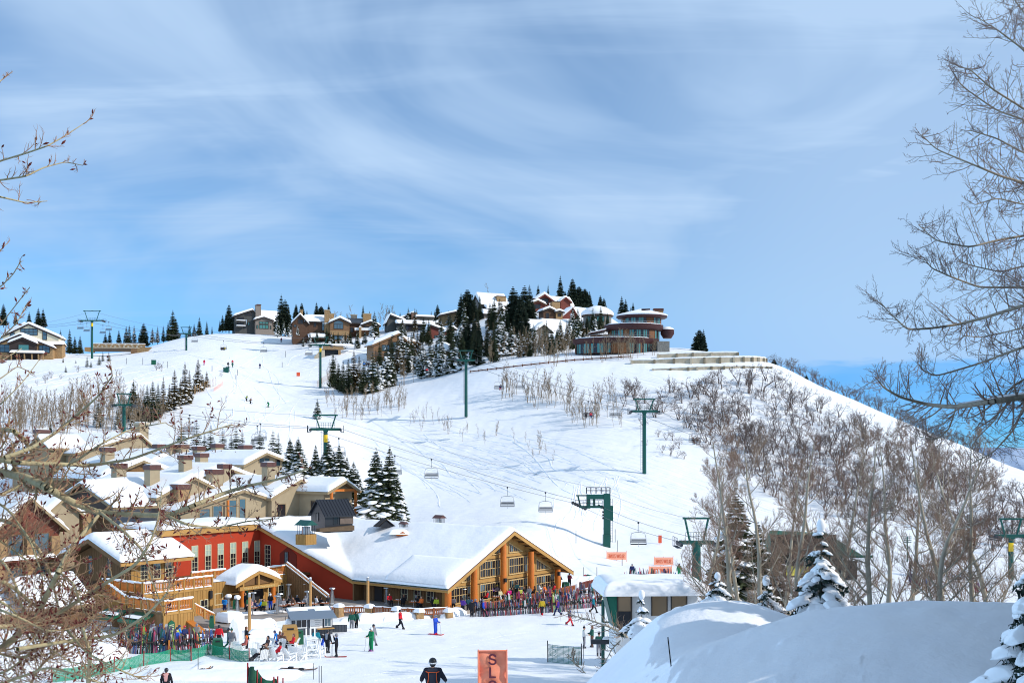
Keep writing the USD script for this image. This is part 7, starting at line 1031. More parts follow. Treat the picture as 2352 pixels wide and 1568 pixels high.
pb = rz_at(775, 1449, 'planter_box', 'slate grey boarded box with snow on top, right of the kiosk', 'box', 8); part(pb, 'box', box(-.85, .85, -.5, .5, 0, .62), SLATE); boards(pb, 'y', -.51, -.85, .85, 0, .62, .24, SLATE); part(pb, 'snow', pillow(0, 0, .62, 1.75, 1.05, .22, 4), SNOW, smooth=60)
def logpole(x, yb, yt, label):
    p = G(x, yb); h = (yb-yt)/F*p[1]; t = thing('log_pole', label, 'pole', p); part(t, 'pole', lathe([(0, -.3), (.145, -.3), (.13, h-.25), (0, h-.25)], 10), POLEM, smooth=50); part(t, 'metal_cap', lathe([(.138, h-.28), (.138, h-.02), (0, h)], 10), STEEL); part(t, 'snow_tip', lathe([(.12, h), (.09, h+.08), (0, h+.12)], 8), SNOW, smooth=60)
logpole(573, 1452, 1364, 'pale log pole left of the kiosk'); logpole(713, 1424, 1328, 'pale log pole rising behind the kiosk roof'); logpole(845, 1414, 1326, 'pale log pole in front of the long eave')
def heater(x, yb, label, snow=True, h=1.75):
    p = onterr(x, yb); t = thing('patio_heater', label, 'patio heater', p, rnd.random()*90)
    part(t, 'pyramid', join([rod((sx*.22, sy*.22, .1), (sx*.07, sy*.07, h*.9), .02, sides=4) for sx in (-1, 1) for sy in (-1, 1)]+[prism([(-.2, .1), (.2, .1), (.06, h*.9), (-.06, h*.9)], -.03, .03, 'y')]), STEEL); part(t, 'base', box(-.24, .24, -.24, .24, 0, .12), STEEL); part(t, 'hood', lathe([(0, h*.9), (.08, h*.9), (.33, h*.95), (.30, h), (0, h+.03)], 10), STEEL)
    if snow: part(t, 'snow_cap', lathe([(.32, h), (.30, h+.16), (.15, h+.27), (0, h+.29)], 12), SNOW, smooth=60)
for x, y, s, l in ((525, 1411, 1, 'patio heater with a big snow ball cap left of the porch'), (545, 1414, 1, 'low snow capped patio heater by the stone pillar'), (582, 1399, 0, 'steel patio heater in front of the open doorway'), (643, 1402, 0, 'steel patio heater in front of the entrance windows'), (637, 1408, 0, 'short steel patio heater above the kiosk'), (663, 1378, 0, 'steel patio heater against the boarded stair wall'), (703, 1377, 0, 'steel patio heater half hidden by the log pole'), (706, 1396, 0, 'steel patio heater left of the tall log pole'), (763, 1388, 0, 'steel patio heater at the foot of the stair'), (888, 1387, 0, 'steel patio heater under the long eave'), (1065, 1390, 0, 'patio heater before the left bay of the gable'), (1110, 1378, 1, 'snow capped patio heater before the second column'), (1176, 1366, 1, 'snow capped patio heater just right of the middle column'), (1198, 1363, 1, 'second snow capped patio heater right of the middle column'), (1251, 1353, 1, 'snow capped patio heater before the right bay'), (1279, 1350, 0, 'patio heater next to the last log column')): heater(x, y, l, s)
for i, (x, y) in enumerate([(580, 1411), (648, 1406), (668, 1403), (690, 1400), (720, 1402), (745, 1400), (1140, 1385), (1205, 1378), (1258, 1372), (915, 1393), (950, 1397)]):
    t = thing('terrace_table', ['round table left of the log pole on the terrace', 'table by the entrance heaters', 'table before the boarded stair wall', 'table in the middle of the terrace crowd', 'table right of the tall log pole', 'table at the foot of the stair', 'table at the left bay of the gable', 'table below the middle windows', 'table below the right windows', 'table under the eave by the door', 'table under the eave by the windows'][i], 'table', onterr(x, y)); part(t, 'tabletop', lathe([(0, .68), (.5, .68), (.5, .72), (0, .72)], 12), RAILR); part(t, 'pedestal', lathe([(.25, 0), (.05, .06), (.04, .68)], 8), STEEL); part(t, 'tableware', join([cbox((.2, .1, .77), (.1, .1, .1)), cbox((-.2, .12, .76), (.16, .1, .08)), cbox((0, -.2, .78), (.07, .07, .12))]), WHITE, kind='stuff')
# railing with stone pillars along the terrace
rl = thing('terrace_railing', 'reddish log railing with rough stone pillars along the lodge terrace', 'railing', K, LR); RP = [(-10.6, 9.6), (-7.6, 7.6), (-5.6, 5.4), (-4.9, 2.4), (-3.9, .4), (-1.6, -1.3)]
for i, (p, q) in enumerate(zip(RP[:-1], RP[1:])): railing(rl, p, q, .25, .72, 2, RAILR, RAILR, .07, True, .2, i)
for i, (a, b) in enumerate(RP[1:]): part(rl, 'stone_pillar', turn(box(a-.36, a+.36, b-.36, b+.36, -.8, .95-.1*i), 20*i, (a, b)), STONE); part(rl, 'pillar_snow', pillow(a, b, .95-.1*i, .9, .9, .42, i), SNOW, smooth=60)
r2 = thing('terrace_railing', 'dark red railing fencing the right corner of the gable terrace', 'railing', K, LR); railing(r2, (2.5, -2.2), (21.5, -1.0), .1, .85, 9, RAILR, RAILR, 0, True, .2, 3); railing(r2, (22.3, -.9), (26, -.4), .2, .9, 3, REDB, REDB, .06, True, .2, 4)
ep = thing('stone_pillar', 'square stone pillar under a thick block of snow at the top of the steps', 'pillar', lw(-17.4, 11.9, -.6), LR); part(ep, 'pillar', box(-.75, .75, -.75, .75, -.6, 1.0), STONE); part(ep, 'snow_block', snowcap(-.95, .95, -.95, .95, lambda X, Y: X*0+1.0, .85, .35, .14, 2, lip=.55, noise=.1), SNOW, smooth=60)
sw = thing('stone_stair_wall', 'sloping stone wall with a snowy coping beside the dark steps', 'wall', K, LR); part(sw, 'wall', prism([(8.6, -1.5), (12.6, -1.5), (12.6, 1.0), (8.6, -.6)], -21.9, -21.4, 'x'), STONE); part(sw, 'coping', prism([(8.5, -.6), (12.6, 1.0), (12.6, 1.12), (8.5, -.48)], -22.0, -21.3, 'x'), RAIL)
def mound(x, y, sx, sy, t, seed, rz=0, dmin=55, dz=-.15):
    p = G(x, y, dmin); m = turn(pillow(0, 0, 0, sx, sy, t, seed, 26), rz); v = np.array(m[0]); v[:, 2] += .35*t*fbm2(v[:, 0]+seed*5, v[:, 1], 1.6, seed, 3)*(v[:, 2] > .1*t); part_ = struct('snow_pile', move((v, m[1]), p+np.array([0, 0, dz])), SNOW, 'ploughed heap of snow on the plaza', smooth=60)
for a in ((120, 1530, 9, 4, 1.4, 21), (40, 1490, 9, 5, 1.8, 22), (200, 1500, 6, 3, .9, 23), (885, 1423, 6.0, 1.8, .9, 1, 25), (930, 1420, 5, 1.8, .7, 2, 25), (990, 1414, 4.5, 1.6, .55, 3, 45), (1035, 1414, 3.5, 1.6, .8, 4, 50), (610, 1470, 3.2, 2.0, 1.15, 5, 10), (590, 1478, 3, 1.6, .6, 6), (585, 1440, 4.0, 1.4, .9, 7, 30), (640, 1412, 9, 1.6, .65, 8, 32), (700, 1407, 8, 1.4, .6, 9, 32), (800, 1412, 5, 1.6, .7, 10, 20), (820, 1430, 3.5, 1.2, .6, 11, 10), (540, 1475, 1.0, .9, 2.0, 12), (655, 1483, 2.0, 1.0, .4, 13), (560, 1532, 7, 3, .45, 14), (650, 1532, 4, 2, .4, 15), (1600, 1362, 8, 3, .7, 16), (800, 1446, 2.4, .9, .35, 17), (1330, 1340, 9, 3, 1.0, 18), (500, 1556, 10, 4, .5, 19)): mound(*a)
# nets, banners, poles
def net(label, pts, h, rows, m, posts, nm='net_fence', solid=False, sag=.12, dmin=52, ps=None, text=None):
    P = [G(x, y, dmin) if ps is None else ps[i] for i, (x, y) in enumerate(pts)]; T = thing(nm, label, 'fence'); st = []; Q = []
    for p, q in zip(P[:-1], P[1:]):
        n = max(6, int(np.linalg.norm(q-p)/.25))
        for k in range(n): u = k/n; r = p+(q-p)*u; Q.append((r, 4*u*(1-u)))
    Q.append((P[-1], 0))
    if solid:
        v = []; 
        for i, (r, s) in enumerate(Q): w = .07*math.sin(i*1.7); v += [(r[0], r[1]+w, r[2]+.02), (r[0]+.01, r[1]+w*.5, r[2]+h*(1-sag*2.2*s))]
        v = np.array(v); b = v+np.array([0, .02, 0]); n = len(Q); i = np.arange(n-1)*2; f = np.vstack([np.stack([i, i+2, i+3], 1), np.stack([i, i+3, i+1], 1)]); part(T, 'fabric', (np.vstack([v, b]), np.vstack([f, f[:, ::-1]+len(v)])), m, smooth=True)
    else: part(T, 'netting', join([path([(r[0], r[1]+.03*math.sin(i*2.1+k), r[2]+h*(k+.5)/rows-sag*s*h*(k/rows+.2)) for i, (r, s) in enumerate(Q)], .022, 4) for k in range(rows)]+[rod((r[0], r[1], r[2]+.05), (r[0], r[1], r[2]+h-sag*s*h), .012, sides=3) for r, s in Q[::2]]), m)
    if posts is not None:
        for p in P: part(T, 'post', rod((p[0], p[1]-.04, p[2]-.2), (p[0]+rnd.gauss(0, .04), p[1]-.04, p[2]+h*1.18), .035, sides=6), posts)
    return T
NETG = mat('green_netting', (.015, .30, .17), .6, .3); NETD = mat('dark_green_netting', (.01, .16, .12), .6, .3); ORN = mat('orange_banner', (.99, .36, .22), .7, .2, col2=(.98, .27, .14), scale=2.0); REDP = mat('red_post', (.30, .03, .03), .6, .3); ORT = mat('orange_lettering', (.72, .13, .05), .7, .2); ORNP = mat('pale_orange_net', (.98, .43, .28), .7, .2)
def screen():
    T = thing('net_fence', 'dark green fabric screen on red stakes at the bottom edge of the picture', 'fence'); d = 50.0; tops = [(569, 1527), (572, 1532), (581, 1536), (587, 1539), (592, 1540), (597, 1548), (603, 1556), (612, 1561), (624, 1562), (631, 1557), (638, 1560)]; v = []
    for i, (x, y) in enumerate(tops): a, b = at(x+1.5*math.sin(i*2), 1612, d+.25*math.sin(i*1.9)), at(x, y, d+.1*math.cos(i*1.3)); v += [a, (a+b)/2+np.array([0, .12*math.sin(i*2.7), 0]), b]
    v = np.array(v); n = len(tops); i = np.arange(n-1)*3; f = np.vstack([np.stack(q, 1) for q in ((i, i+3, i+4), (i, i+4, i+1), (i+1, i+4, i+5), (i+1, i+5, i+2))]); w = v+np.array([0, .025, 0]); part(T, 'fabric', (np.vstack([v, w]), np.vstack([f, f[:, ::-1]+len(v)])), DGREEN, smooth=True)
    for x, y in ((569, 1521), (591, 1537), (600, 1554), (629, 1553), (638, 1552), (650, 1556)): part(T, 'post', rod(at(x-1, 1640, d), at(x, y, d), .035, sides=6), REDP)
    part(T, 'rolled_end', path([at(577, 1612, d-.1), at(578, 1560, d-.12), at(579, 1530, d-.1)], [.12, .16, .10], 7), mat('green_roll', (.012, .055, .035), .7, .2), smooth=True)
net('long sagging green net on red stakes in front of the left ski racks', [(120, 1566), (205, 1556), (262, 1543), (330, 1528), (392, 1518), (440, 1517), (478, 1503), (528, 1514), (573, 1521)], .85, 14, NETG, REDP)
screen(); net('green fabric screen behind the tan litter cabinet', [(637, 1468), (655, 1472), (668, 1474)], .95, 1, DGREEN, None, solid=True)
nt = net('small green logo net between two dark posts in front of the snow bank', [(1258, 1519), (1336, 1528)], 1.25, 15, NETD, BLK, sag=.03)
p, q = G(1258, 1519, 52), G(1336, 1528, 52); tx = meshkit.text_mesh('RESORT', .16, .012); v = np.array(tx.vertices); u_ = (q-p)/np.linalg.norm(q-p); part(nt, 'lettering', (np.stack([p[0]+(.95+v[:, 0]*1.2)*u_[0], p[1]-.08+(.95+v[:, 0]*1.2)*u_[1]-v[:, 2], p[2]+.42+v[:, 1]], 1), np.array(tx.faces)), mat('white_net_print', (.6, .66, .63), .7, .2)); part(nt, 'emblem', (lambda m: (np.stack([p[0]+.55*u_[0]+m[0][:, 0], p[1]-.09+m[0][:, 2], p[2]+.65+m[0][:, 1]], 1), m[1]))(lathe([(.2, 0), (.24, 0), (.24, .01), (.2, .01), (.2, 0)], 20)), MATS['white_net_print'])
def letters(T, txt, hgt, org, width, m, mirror=False, parent=None):
    tx = meshkit.text_mesh(txt, hgt, .012, True); v = np.array(tx.vertices); sc_ = width/np.ptp(v[:, 0]); x = (v[:, 0]-v[:, 0].min())*sc_; x = width-x if mirror else x; f = np.array(tx.faces); part(T, 'lettering', (np.stack([org[0]+x, org[1]-v[:, 2], org[2]+v[:, 1]], 1), f[:, ::-1] if mirror else f), m)
b = at(1132, 1624, 38); sb = thing('slow_banner', 'tall orange banner with SLOW written downwards, close to the camera', 'banner', b); v, f = gridslab(-.5, .5, 0, 2.0, lambda X, Y: X*0, 0, .02, 14, 26); v = np.array(v); w_ = .035*np.sin(v[:, 0]*7+v[:, 1]*4)+.03*np.sin(v[:, 1]*9-v[:, 0]*5); part(sb, 'fabric', (np.stack([v[:, 0]-.03*v[:, 1]*.3, w_-v[:, 2], v[:, 1]], 1), f), ORN, smooth=True); part(sb, 'border', join([path([(x, -.06, 0), (x-.018, -.06, 2.0)], .03, 5) for x in (-.49, .5)]+[path([(-.51, -.06, 1.99), (.48, -.06, 2.0)], .03, 5)]), ORN)
for k, ch in enumerate('SLOW'): tx = meshkit.text_mesh(ch, .36, .012, True); v = np.array(tx.vertices); v[:, 0] -= (v[:, 0].min()+v[:, 0].max())/2; part(sb, 'letter', (np.stack([v[:, 0]-.01, -.085-v[:, 2], 1.52-k*.46+v[:, 1]], 1), np.array(tx.faces)), mat('dark_red_letter', (.16, .04, .06), .7, .2))
for x in (-.5, .5): part(sb, 'pole', rod((x, -.01, -.6), (x-.01, -.01, 2.03), .02, sides=6), ORT)
def zone(x0, x1, yt, yb, d, label, txt='SLOW ZONE'):
    a, c = at(x0, yb, d), at(x1, yb, d); h = (yb-yt)/F*d; w = c[0]-a[0]; T = thing('zone_banner', label, 'banner', a+np.array([w/2, 0, 0])); part(T, 'fabric', box(-w/2, w/2, -.01, .01, .02, h), ORNP); part(T, 'post', rod((-w/2, .05, -.4), (-w/2+.05, .05, h*1.12), .03), ORT); part(T, 'post', rod((w/2, .05, -.4), (w/2, .05, h*1.18), .03), ORT); part(T, 'post', rod((0, .05, -.4), (0, .05, h*1.1), .03), ORT); letters(T, txt, h*.45, (-w*.40, -.02, h*.26), w*.8, ORT, True)
zone(1393, 1439, 1267, 1285, G(1416, 1287, 120)[1], 'pale orange banner reading SLOW ZONE backwards, left of the three'); zone(1502, 1546, 1279, 1297, G(1524, 1299, 120)[1], 'orange banner reading SLOW ZONE backwards, upper right of the three'); zone(1490, 1543, 1300, 1318, G(1516, 1319, 120)[1], 'orange banner reading SLOW ZONE backwards, lowest of the three')
def flag(x, yt, yb, w, dmin, label): p = G(x, yb, dmin); h = (yb-yt)/F*p[1]; T = thing('marker_sign', label, 'sign', p); part(T, 'panel', box(-w/2, w/2, -.03, .03, h*.12, h), mat('orange_foam', (.80, .12, .05), .7, .2)); part(T, 'pole', rod((0, .05, -.3), (0, .05, h), .03), BLK)
flag(685, 855, 865, 1.1, 250, 'orange marker sign standing on the upper run'); flag(1516, 1229, 1249, .55, 120, 'tall orange padded marker left of the bottom lift tower')
def wand(x, yt, yb, label, dmin=55, m=None, r=.03, dx=0): p = G(x, yb, dmin); h = (yb-yt)/F*p[1]; solo('marker_pole', join(rod((p[0], p[1], p[2]-.2), (p[0]+dx*h, p[1], p[2]+h), r*p[1]/150+.008, sides=5)), m or BLK, label, 'pole')
p = at(1546, 1543, 27.5); solo('marker_pole', rod(p-np.array([0, 0, .3]), at(1534, 1462, 27.5), .017, sides=6), BLK, 'thin black and orange marker pole stuck in the near snow bank', 'pole')
for x, yt, yb, l, dm in ((1323, 1217, 1247, 'thin dark pole on the snow right of the gable', 100), (1413, 1215, 1245, 'thin pole right of the half tower', 100), (1418, 1240, 1268, 'dark pole at the edge of the left orange banner', 100), (1429, 1283, 1299, 'thin pole below the left orange banner', 100), (1371, 1302, 1326, 'pale pole with a sign near the red sled', 100), (1340, 1302, 1328, 'thin pole left of the red sled', 100), (1340.5, 1462, 1512, 'thin dark stake beside the green logo net', 52), (720, 1523, 1560, 'single ski pole stuck in the snow below the chairs', 55), (455, 1487, 1540, 'ski standing upright in front of the green net', 55), (656, 1415, 1440, 'ski pole planted near the plaid jacket', 55), (733, 1528, 1575, 'ski pole planted in the snow near the bottom', 50), (738, 1529, 1576, 'second ski pole planted in the snow near the bottom', 50), (290, 822, 836, 'dark wand on the snow below the bridge', 250), (328, 822, 838, 'dark post right of the bridge pier', 250), (385, 830, 845, 'leaning wooden post near the bush', 250), (487, 840, 853, 'wooden post at the brow', 250), (546, 848, 862, 'dark wooden stake on the upper run', 250), (542, 861, 872, 'lower dark wooden stake on the upper run', 250), (656, 806, 820, 'thin pole in the middle of the upper run', 250), (648, 832, 844, 'padded stake in the middle of the upper run', 250)): wand(x, yt, yb, l, dm)
def bxx(x, y, w, h, d, m, label, dmin): p = G(x, y, dmin); T = thing('equipment_box', label, 'box', p, 10); part(T, 'box', box(-w/2, w/2, -d/2, d/2, -.2, h), m); part(T, 'lid', box(-w/2-.05, w/2+.05, -d/2-.05, d/2+.05, h, h+.12), m)
bxx(353, 837, 1.4, 1.3, 1, DGREEN, 'dark blue green box beside the bush on the left brow', 250); bxx(519, 855, 1.6, 1.3, 1, GREENP, 'dark green box on the upper run', 250); bxx(523, 853, 1.0, 1.3, 1, GREENP, 'smaller green box touching the one on the upper run', 250)
for x0, y0, x1, y1, h, m, l in ((446, 908, 498, 884, 2.2, mat('tan_fence', (.50, .27, .09), .8, .1), 'tan timber fence along the left edge of the run'), (728, 888, 758, 868, 1.6, MATS['tan_fence'], 'tan timber fence by the spruce clump')):
    p, q = G(x0, y0, 220), G(x1, y1, 220); T = thing('timber_fence', l, 'fence'); n = 14
    for k in range(n): a = p+(q-p)*k/n; c = p+(q-p)*(k+.92)/n; part(T, 'board', join(prism([(a[0], a[2]-.5), (c[0], c[2]-.5), (c[0], c[2]+h), (a[0], a[2]+h)], a[1], a[1]+.12, 'y')), m)
net('low orange net at the left edge of the run', [(491, 899), (512, 884)], 1.1, 6, ORNP, None, dmin=240)
sl_ = thing('rescue_sled', 'red rescue sled propped on a stand beside the gable terrace', 'sled', G(1361, 1338, 105), -18); part(sl_, 'sled', prism([(-1.1, .75), (1.1, .15), (1.2, .35), (-1.0, .98)], -.35, .35, 'y'), mat('sled_red', (.40, .02, .03), .5, .4)); part(sl_, 'cover', prism([(-.7, .88), (.7, .52), (.7, .66), (-.7, 1.02)], -.28, .28, 'y'), DGREEN); part(sl_, 'stand', join([rod((x, y, 0), (x, y, .6), .035, sides=5) for x in (-.8, .7) for y in (-.25, .25)]), MATS['sled_red'])
for x, y, r, l in ((698, 1541, 20, 'pair of skis with bindings lying on the snow left of the planted poles'), (672, 1538, -10, 'dark ski gear lying on the snow below the lounge chairs'), (470, 1541, 70, 'short skis stuck in the snow in front of the net')):
    p = G(x, y); T = thing('lying_skis', l, 'skis', p+np.array([0, 0, .04]), r)
    for k in (0, 1): part(T, 'ski', prism([(-.85, .02), (.75, .02), (.9, .12), (.75, .05), (-.85, .05)], k*.16-.045, k*.16+.045, 'y'), cloth(SKC[k*5]))
    for y_ in (0, .16): part(T, 'binding', cbox((-.15, y_, .1), (.3, .07, .1)), BLK)
# ---------------------------------------------------------------- lift buildings
d = 60.0; s = d/F; b = at(1416, 1445, d); lc_ = thing('lift_cabin', 'lift cabin with a bulging snow roof, bronze windows and a slanted green end post', 'cabin', b, 4)
part(lc_, 'wall', box(36*s, 190*s, .2, 2.6, -60*s, 80*s), WHITE); part(lc_, 'wall', box(0, 36*s, .25, 2.6, -60*s, 80*s), WHITE)
part(lc_, 'green_post', prism([(-23*s, 76*s), (1*s, 78*s), (1*s, 2*s), (-6*s, 6*s)], 0, 1.6, 'y'), mat('cabin_green', (.01, .16, .10), .5, .4)); part(lc_, 'green_post', prism([(-24*s, 76*s), (-22*s, 76*s), (-5*s, 6*s), (-7*s, 6*s)], -.05, 1.65, 'y'), GREENP)
BRZ = mat('bronze_pane', (.30, .20, .11), .12, .7, metallic=.3); BRF = mat('bronze_frame', (.055, .04, .03), .5, .4)
w = part(lc_, 'window', join(box(1*s, 4*s, -.06, .25, 0, 78*s), box(33*s, 36*s, -.06, .25, 0, 78*s), box(4*s, 33*s, -.06, .25, 0, 3*s), box(4*s, 33*s, -.06, .25, 75*s, 78*s)), BRF); part(w, 'pane', box(4*s, 33*s, .0, .2, 42*s, 75*s), BRZ); part(w, 'pane', box(4*s, 33*s, .0, .2, 3*s, 41.7*s), GLASS)
for x in (82, 128): w = part(lc_, 'window', join(box(x*s, (x+2)*s, .1, .2, 30*s, 78*s), box((x+36)*s, (x+38)*s, .1, .2, 30*s, 78*s), box((x+2)*s, (x+36)*s, .1, .2, 76*s, 78*s)), BRF); part(w, 'pane', box((x+2)*s, (x+36)*s, .14, .19, 30*s, 76*s), BRZ)
part(lc_, 'roof', box(-30*s, 195*s, -.5, 3.2, 79*s, 83*s), BRF); part(lc_, 'roof_snow', snowcap(-36*s, 215*s, -.85, 3.6, lambda X, Y: X*0+80*s, .80, .9, .16, 5, lip=.25, noise=.3), SNOW, smooth=60)
d = 63.0; s = d/F; b = at(1385, 1490, d); lp = thing('lift_post', 'dark green lift post with a horizontal beam in front of the lift cabin', 'post', b); part(lp, 'post', lathe([(0, -1.5), (4*s, -1.5), (4*s, 113*s), (0, 113*s)], 10), GREENP, smooth=50); part(lp, 'beam', box(-28*s, 27*s, -.25, .05, 13*s, 23*s), DARKM); part(lp, 'bracket', box(-15*s, 0, -.06, .06, 104*s, 110*s), DARKM); part(lp, 'counterweight', box(-5*s, 6*s, -.12, .12, 0, 13*s), GREENP); part(lp, 'side_arm', box(4*s, 20*s, -.06, .06, 61*s, 64*s), GREENP); part(lp, 'snow', pillow(10*s, -.1, 23*s, 24*s, .35, .18, 3), SNOW, smooth=60)
d = 146.0; s = d/F; b = at(1778, 1330, d); gb = thing('lift_station', 'dark lift station with a wide green hipped roof behind the right hand aspens', 'station', b, 0)
part(gb, 'wall', box(6*s, 160*s, 8*s, 90*s, -20*s, 50*s), mat('station_dark', (.05, .05, .045), .8, .2)); part(gb, 'roof', (np.array([[-6*s, -8*s, 60*s], [204*s, -8*s, 54*s], [204*s, 110*s, 54*s], [-6*s, 110*s, 60*s], [0, 40*s, 110*s], [132*s, 40*s, 104*s]]), np.array([[0, 1, 5], [0, 5, 4], [1, 2, 5], [2, 3, 4], [2, 4, 5], [3, 0, 4], [0, 3, 2], [0, 2, 1]])), mat('station_green', (.02, .12, .085), .5, .3)); part(gb, 'dark_fascia', box(-10*s, 140*s, -12*s, -8.5*s, 58*s, 104*s), mat('station_brown', (.06, .045, .035), .8, .2)); part(gb, 'doorway', box(150*s, 190*s, -2*s, 8*s, 0, 42*s), BLK); part(gb, 'sign_panel', box(30*s, 80*s, 5*s, 7.5*s, 8*s, 30*s), mat('station_sign', (.7, .6, .1), .6, .2)); part(gb, 'beam', box(150*s, 226*s, -6*s, -2*s, 50*s, 56*s), GREENP)
fb = thing('lattice_board', 'small green slatted board on a post, between the right hand aspens', 'sign', G(2084, 1290, 110)); h = (1290-1227)/F*150
part(fb, 'post', rod((0, 0, -.3), (0, 0, h), .09, sides=6), GREENP); part(fb, 'slats', join([box(-.6, .6, -.05, .05, h-k*.28-.1, h-k*.28) for k in range(4)]), GREENP)
# ---------------------------------------------------------------- snow laden spruces close by
def laden(label, xd, yb, yt, d, w, seed, lv=8):
    rg = np.random.default_rng(seed); p = at(xd, yb, d); H = (yb-yt)/F*d; R = w/2/F*d; T = thing('laden_spruce', label, 'spruce tree', p, 0); tri = []; ms = []
    part(T, 'trunk', rod((0, 0, -.6), (0, 0, H*.96), .05*H/3, .01, 6), BARK)
    ic = trimesh.creation.icosphere(2, 1.0); iv, jf = np.array(ic.vertices), np.array(ic.faces)
    for i in range(lv):
        z = H*(.02+.92*(i+.35*rg.normal())/(lv-1)); r = R*(1-max(z/H, 0)**1.25)*rg.uniform(.75, 1.15)+.10*R; n = max(2, int(6*(1-i/lv)+2)); ph = rg.random()*6.28
        for k in range(n):
            a = ph+k*6.283/n+rg.normal()*.35; L_ = r*rg.uniform(.55, 1.15); c, s_ = math.cos(a), math.sin(a); dr = .30+.35*rg.random(); zb = z+H*.035*rg.normal()
            for q in range(46):
                t = .15+.95*rg.random(); px, py, pz = c*L_*t, s_*L_*t, zb-dr*L_*t*t-.02-.10*L_*rg.random(); e = rg.normal(0, 1, (2, 3))*(L_*.13+.03); e[:, 2] -= .07*L_; w_ = rg.normal(0, L_*.13, 2); tri.append([(px+w_[0], py+w_[1], pz), (px+w_[0]+e[0, 0], py+w_[1]+e[0, 1], pz+e[0, 2]-.02), (px+w_[0]+e[1, 0]*.35, py+w_[1]+e[1, 1]*.35, pz+e[1, 2]*.7)])
            for q in range(3):
                if rg.random() < .22: continue
                t = (.30, .60, .88)[q]*rg.uniform(.85, 1.15); rx = (L_*.30+.03*H/3)*rg.uniform(.6, 1.35); v = iv*(rx*1.15, rx*.85, rx*.62); v = v*(1+.9*(meshkit.fbm(iv*1.5+seed+k*3.1+i*1.7+q, 3, seed)-.5)[:, None]); v[:, 2] = np.where(v[:, 2] < 0, v[:, 2]*.45, v[:, 2]); x_ = v[:, 0]*c-v[:, 1]*s_; y_2 = v[:, 0]*s_+v[:, 1]*c; ms.append((np.stack([x_+c*L_*t, y_2+s_*L_*t, v[:, 2]-dr*.9*np.maximum(v[:, 0], -.3*rx)+zb-dr*L_*t*t+.035*H/3], 1), jf))
    ms.append((iv*(R*.16, R*.16, R*.26)+np.array([0, 0, H*.97]), jf)); v = np.array(tri).reshape(-1, 3)
    part(T, 'crown', (v, np.arange(len(v)).reshape(-1, 3)), mat('laden_needles', (.030, .050, .036), .7, .2, col2=(.012, .022, .018), scale=3.0)); part(T, 'snow_load', join(ms), SNOW, smooth=True, kind='stuff')
laden('snow laden spruce standing by itself between the two near snow banks', 1886, 1425, 1200, 38, 128, 3, 10); laden('small spruce bowed under a tall cap of snow beside the lift cabin', 1474, 1470, 1362, 43, 90, 5, 5); laden('large snow laden spruce cut by the right edge of the picture', 2392, 1640, 1205, 20, 220, 7, 12); laden('low snow laden spruce at the foot of the thick pale aspen', 1648, 1392, 1322, 48, 90, 9, 6); laden('low snow laden spruce between the near aspens', 1760, 1440, 1330, 50, 110, 11, 6)
# ---------------------------------------------------------------- branches of the trees beside the viewpoint
def limb(T, pts, r0, r1, d, seed, out, twl=55, twn=1.0, dj=.6, up=0.25, lvl=2, bend=1.15, wob=.22, kids=.8):
    """a main limb along picture points at about distance d, with its own side shoots"""
    rg = np.random.default_rng(seed); k = len(pts); P = [at(x, y, d+dj*math.sin(seed+i*1.3)) for i, (x, y) in enumerate(pts)]; t = np.linspace(0, k-1, max(14, k*6)); Q = np.stack([np.interp(t, np.arange(k), [p[c] for p in P]) for c in range(3)], 1)
    Q[1:-1] = (Q[:-2]+2*Q[1:-1]+Q[2:])/4; Q[1:-1] = (Q[:-2]+2*Q[1:-1]+Q[2:])/4
    rr = np.linspace(r0, r1, len(Q))*d/F; px = d/F
    for i in range(len(Q)-1): out.append((Q[i], Q[i+1], rr[i], rr[i+1], 9))
    for i in range(1, len(Q)):
        m = int(twn+rg.random())
        for _ in range(m):
            dr = Q[i]-Q[i-1]; dr = dr/np.linalg.norm(dr); a = math.radians(rg.uniform(30, 75)); x = np.cross(dr, (0, 1, 0)); x /= np.linalg.norm(x)+1e-9; x = x*(1 if rg.random() < .5 else -1)+np.array([0, rg.normal()*.6, 0]); x /= np.linalg.norm(x)
            L_ = twl*px*rg.uniform(.45, 1.25)*(1.1-.4*i/len(Q)); grow(out, Q[i], dr*math.cos(a)+x*math.sin(a), L_, max(rr[i]*.38, bend*px), lvl, rg, up=up, wob=wob, n=7, kids=kids, ratio=.45, ang=(30, 65), start=.1, tip=.4, rmin=.45*px)
    return Q
def buds(out, d, seed, frac, size):
    rg = np.random.default_rng(seed); V = []
    for s in out:
        if s[4] < 2 and rg.random() < frac*(1 if s[4] == 0 else .4):
            q = s[1]; dv = s[1]-s[0]; dv = dv/np.linalg.norm(dv)+rg.normal(0, .35, 3); dv /= np.linalg.norm(dv); l = size*d/F*rg.uniform(.7, 1.4); a, b = segs([q, q+dv*l*.45], [q+dv*l*.45, q+dv*l], [l*.10, l*.20], [l*.20, l*.02], 5); V.append((a, b))
    return join(V)
lt = thing('foreground_tree', 'bare budding tree spreading across the left foreground', 'tree'); o = []; d = 10.0
L1 = [(-60, 1070), (0, 1084), (60, 1097), (110, 1120), (160, 1150), (225, 1176), (290, 1181), (385, 1184), (450, 1158), (520, 1130), (570, 1115), (640, 1100), (710, 1075)]
limb(lt, L1, 11, 2.2, 10, 1, o, 70, .9); limb(lt, [(-60, 990), (0, 986), (30, 988), (55, 1008), (75, 1042)], 6, 4, 10.3, 2, o, 60, .5); limb(lt, [(-60, 1075), (0, 1054), (70, 1030), (130, 992), (180, 950), (228, 908), (258, 862)], 6, 1.4, 9.6, 3, o, 60, .9)
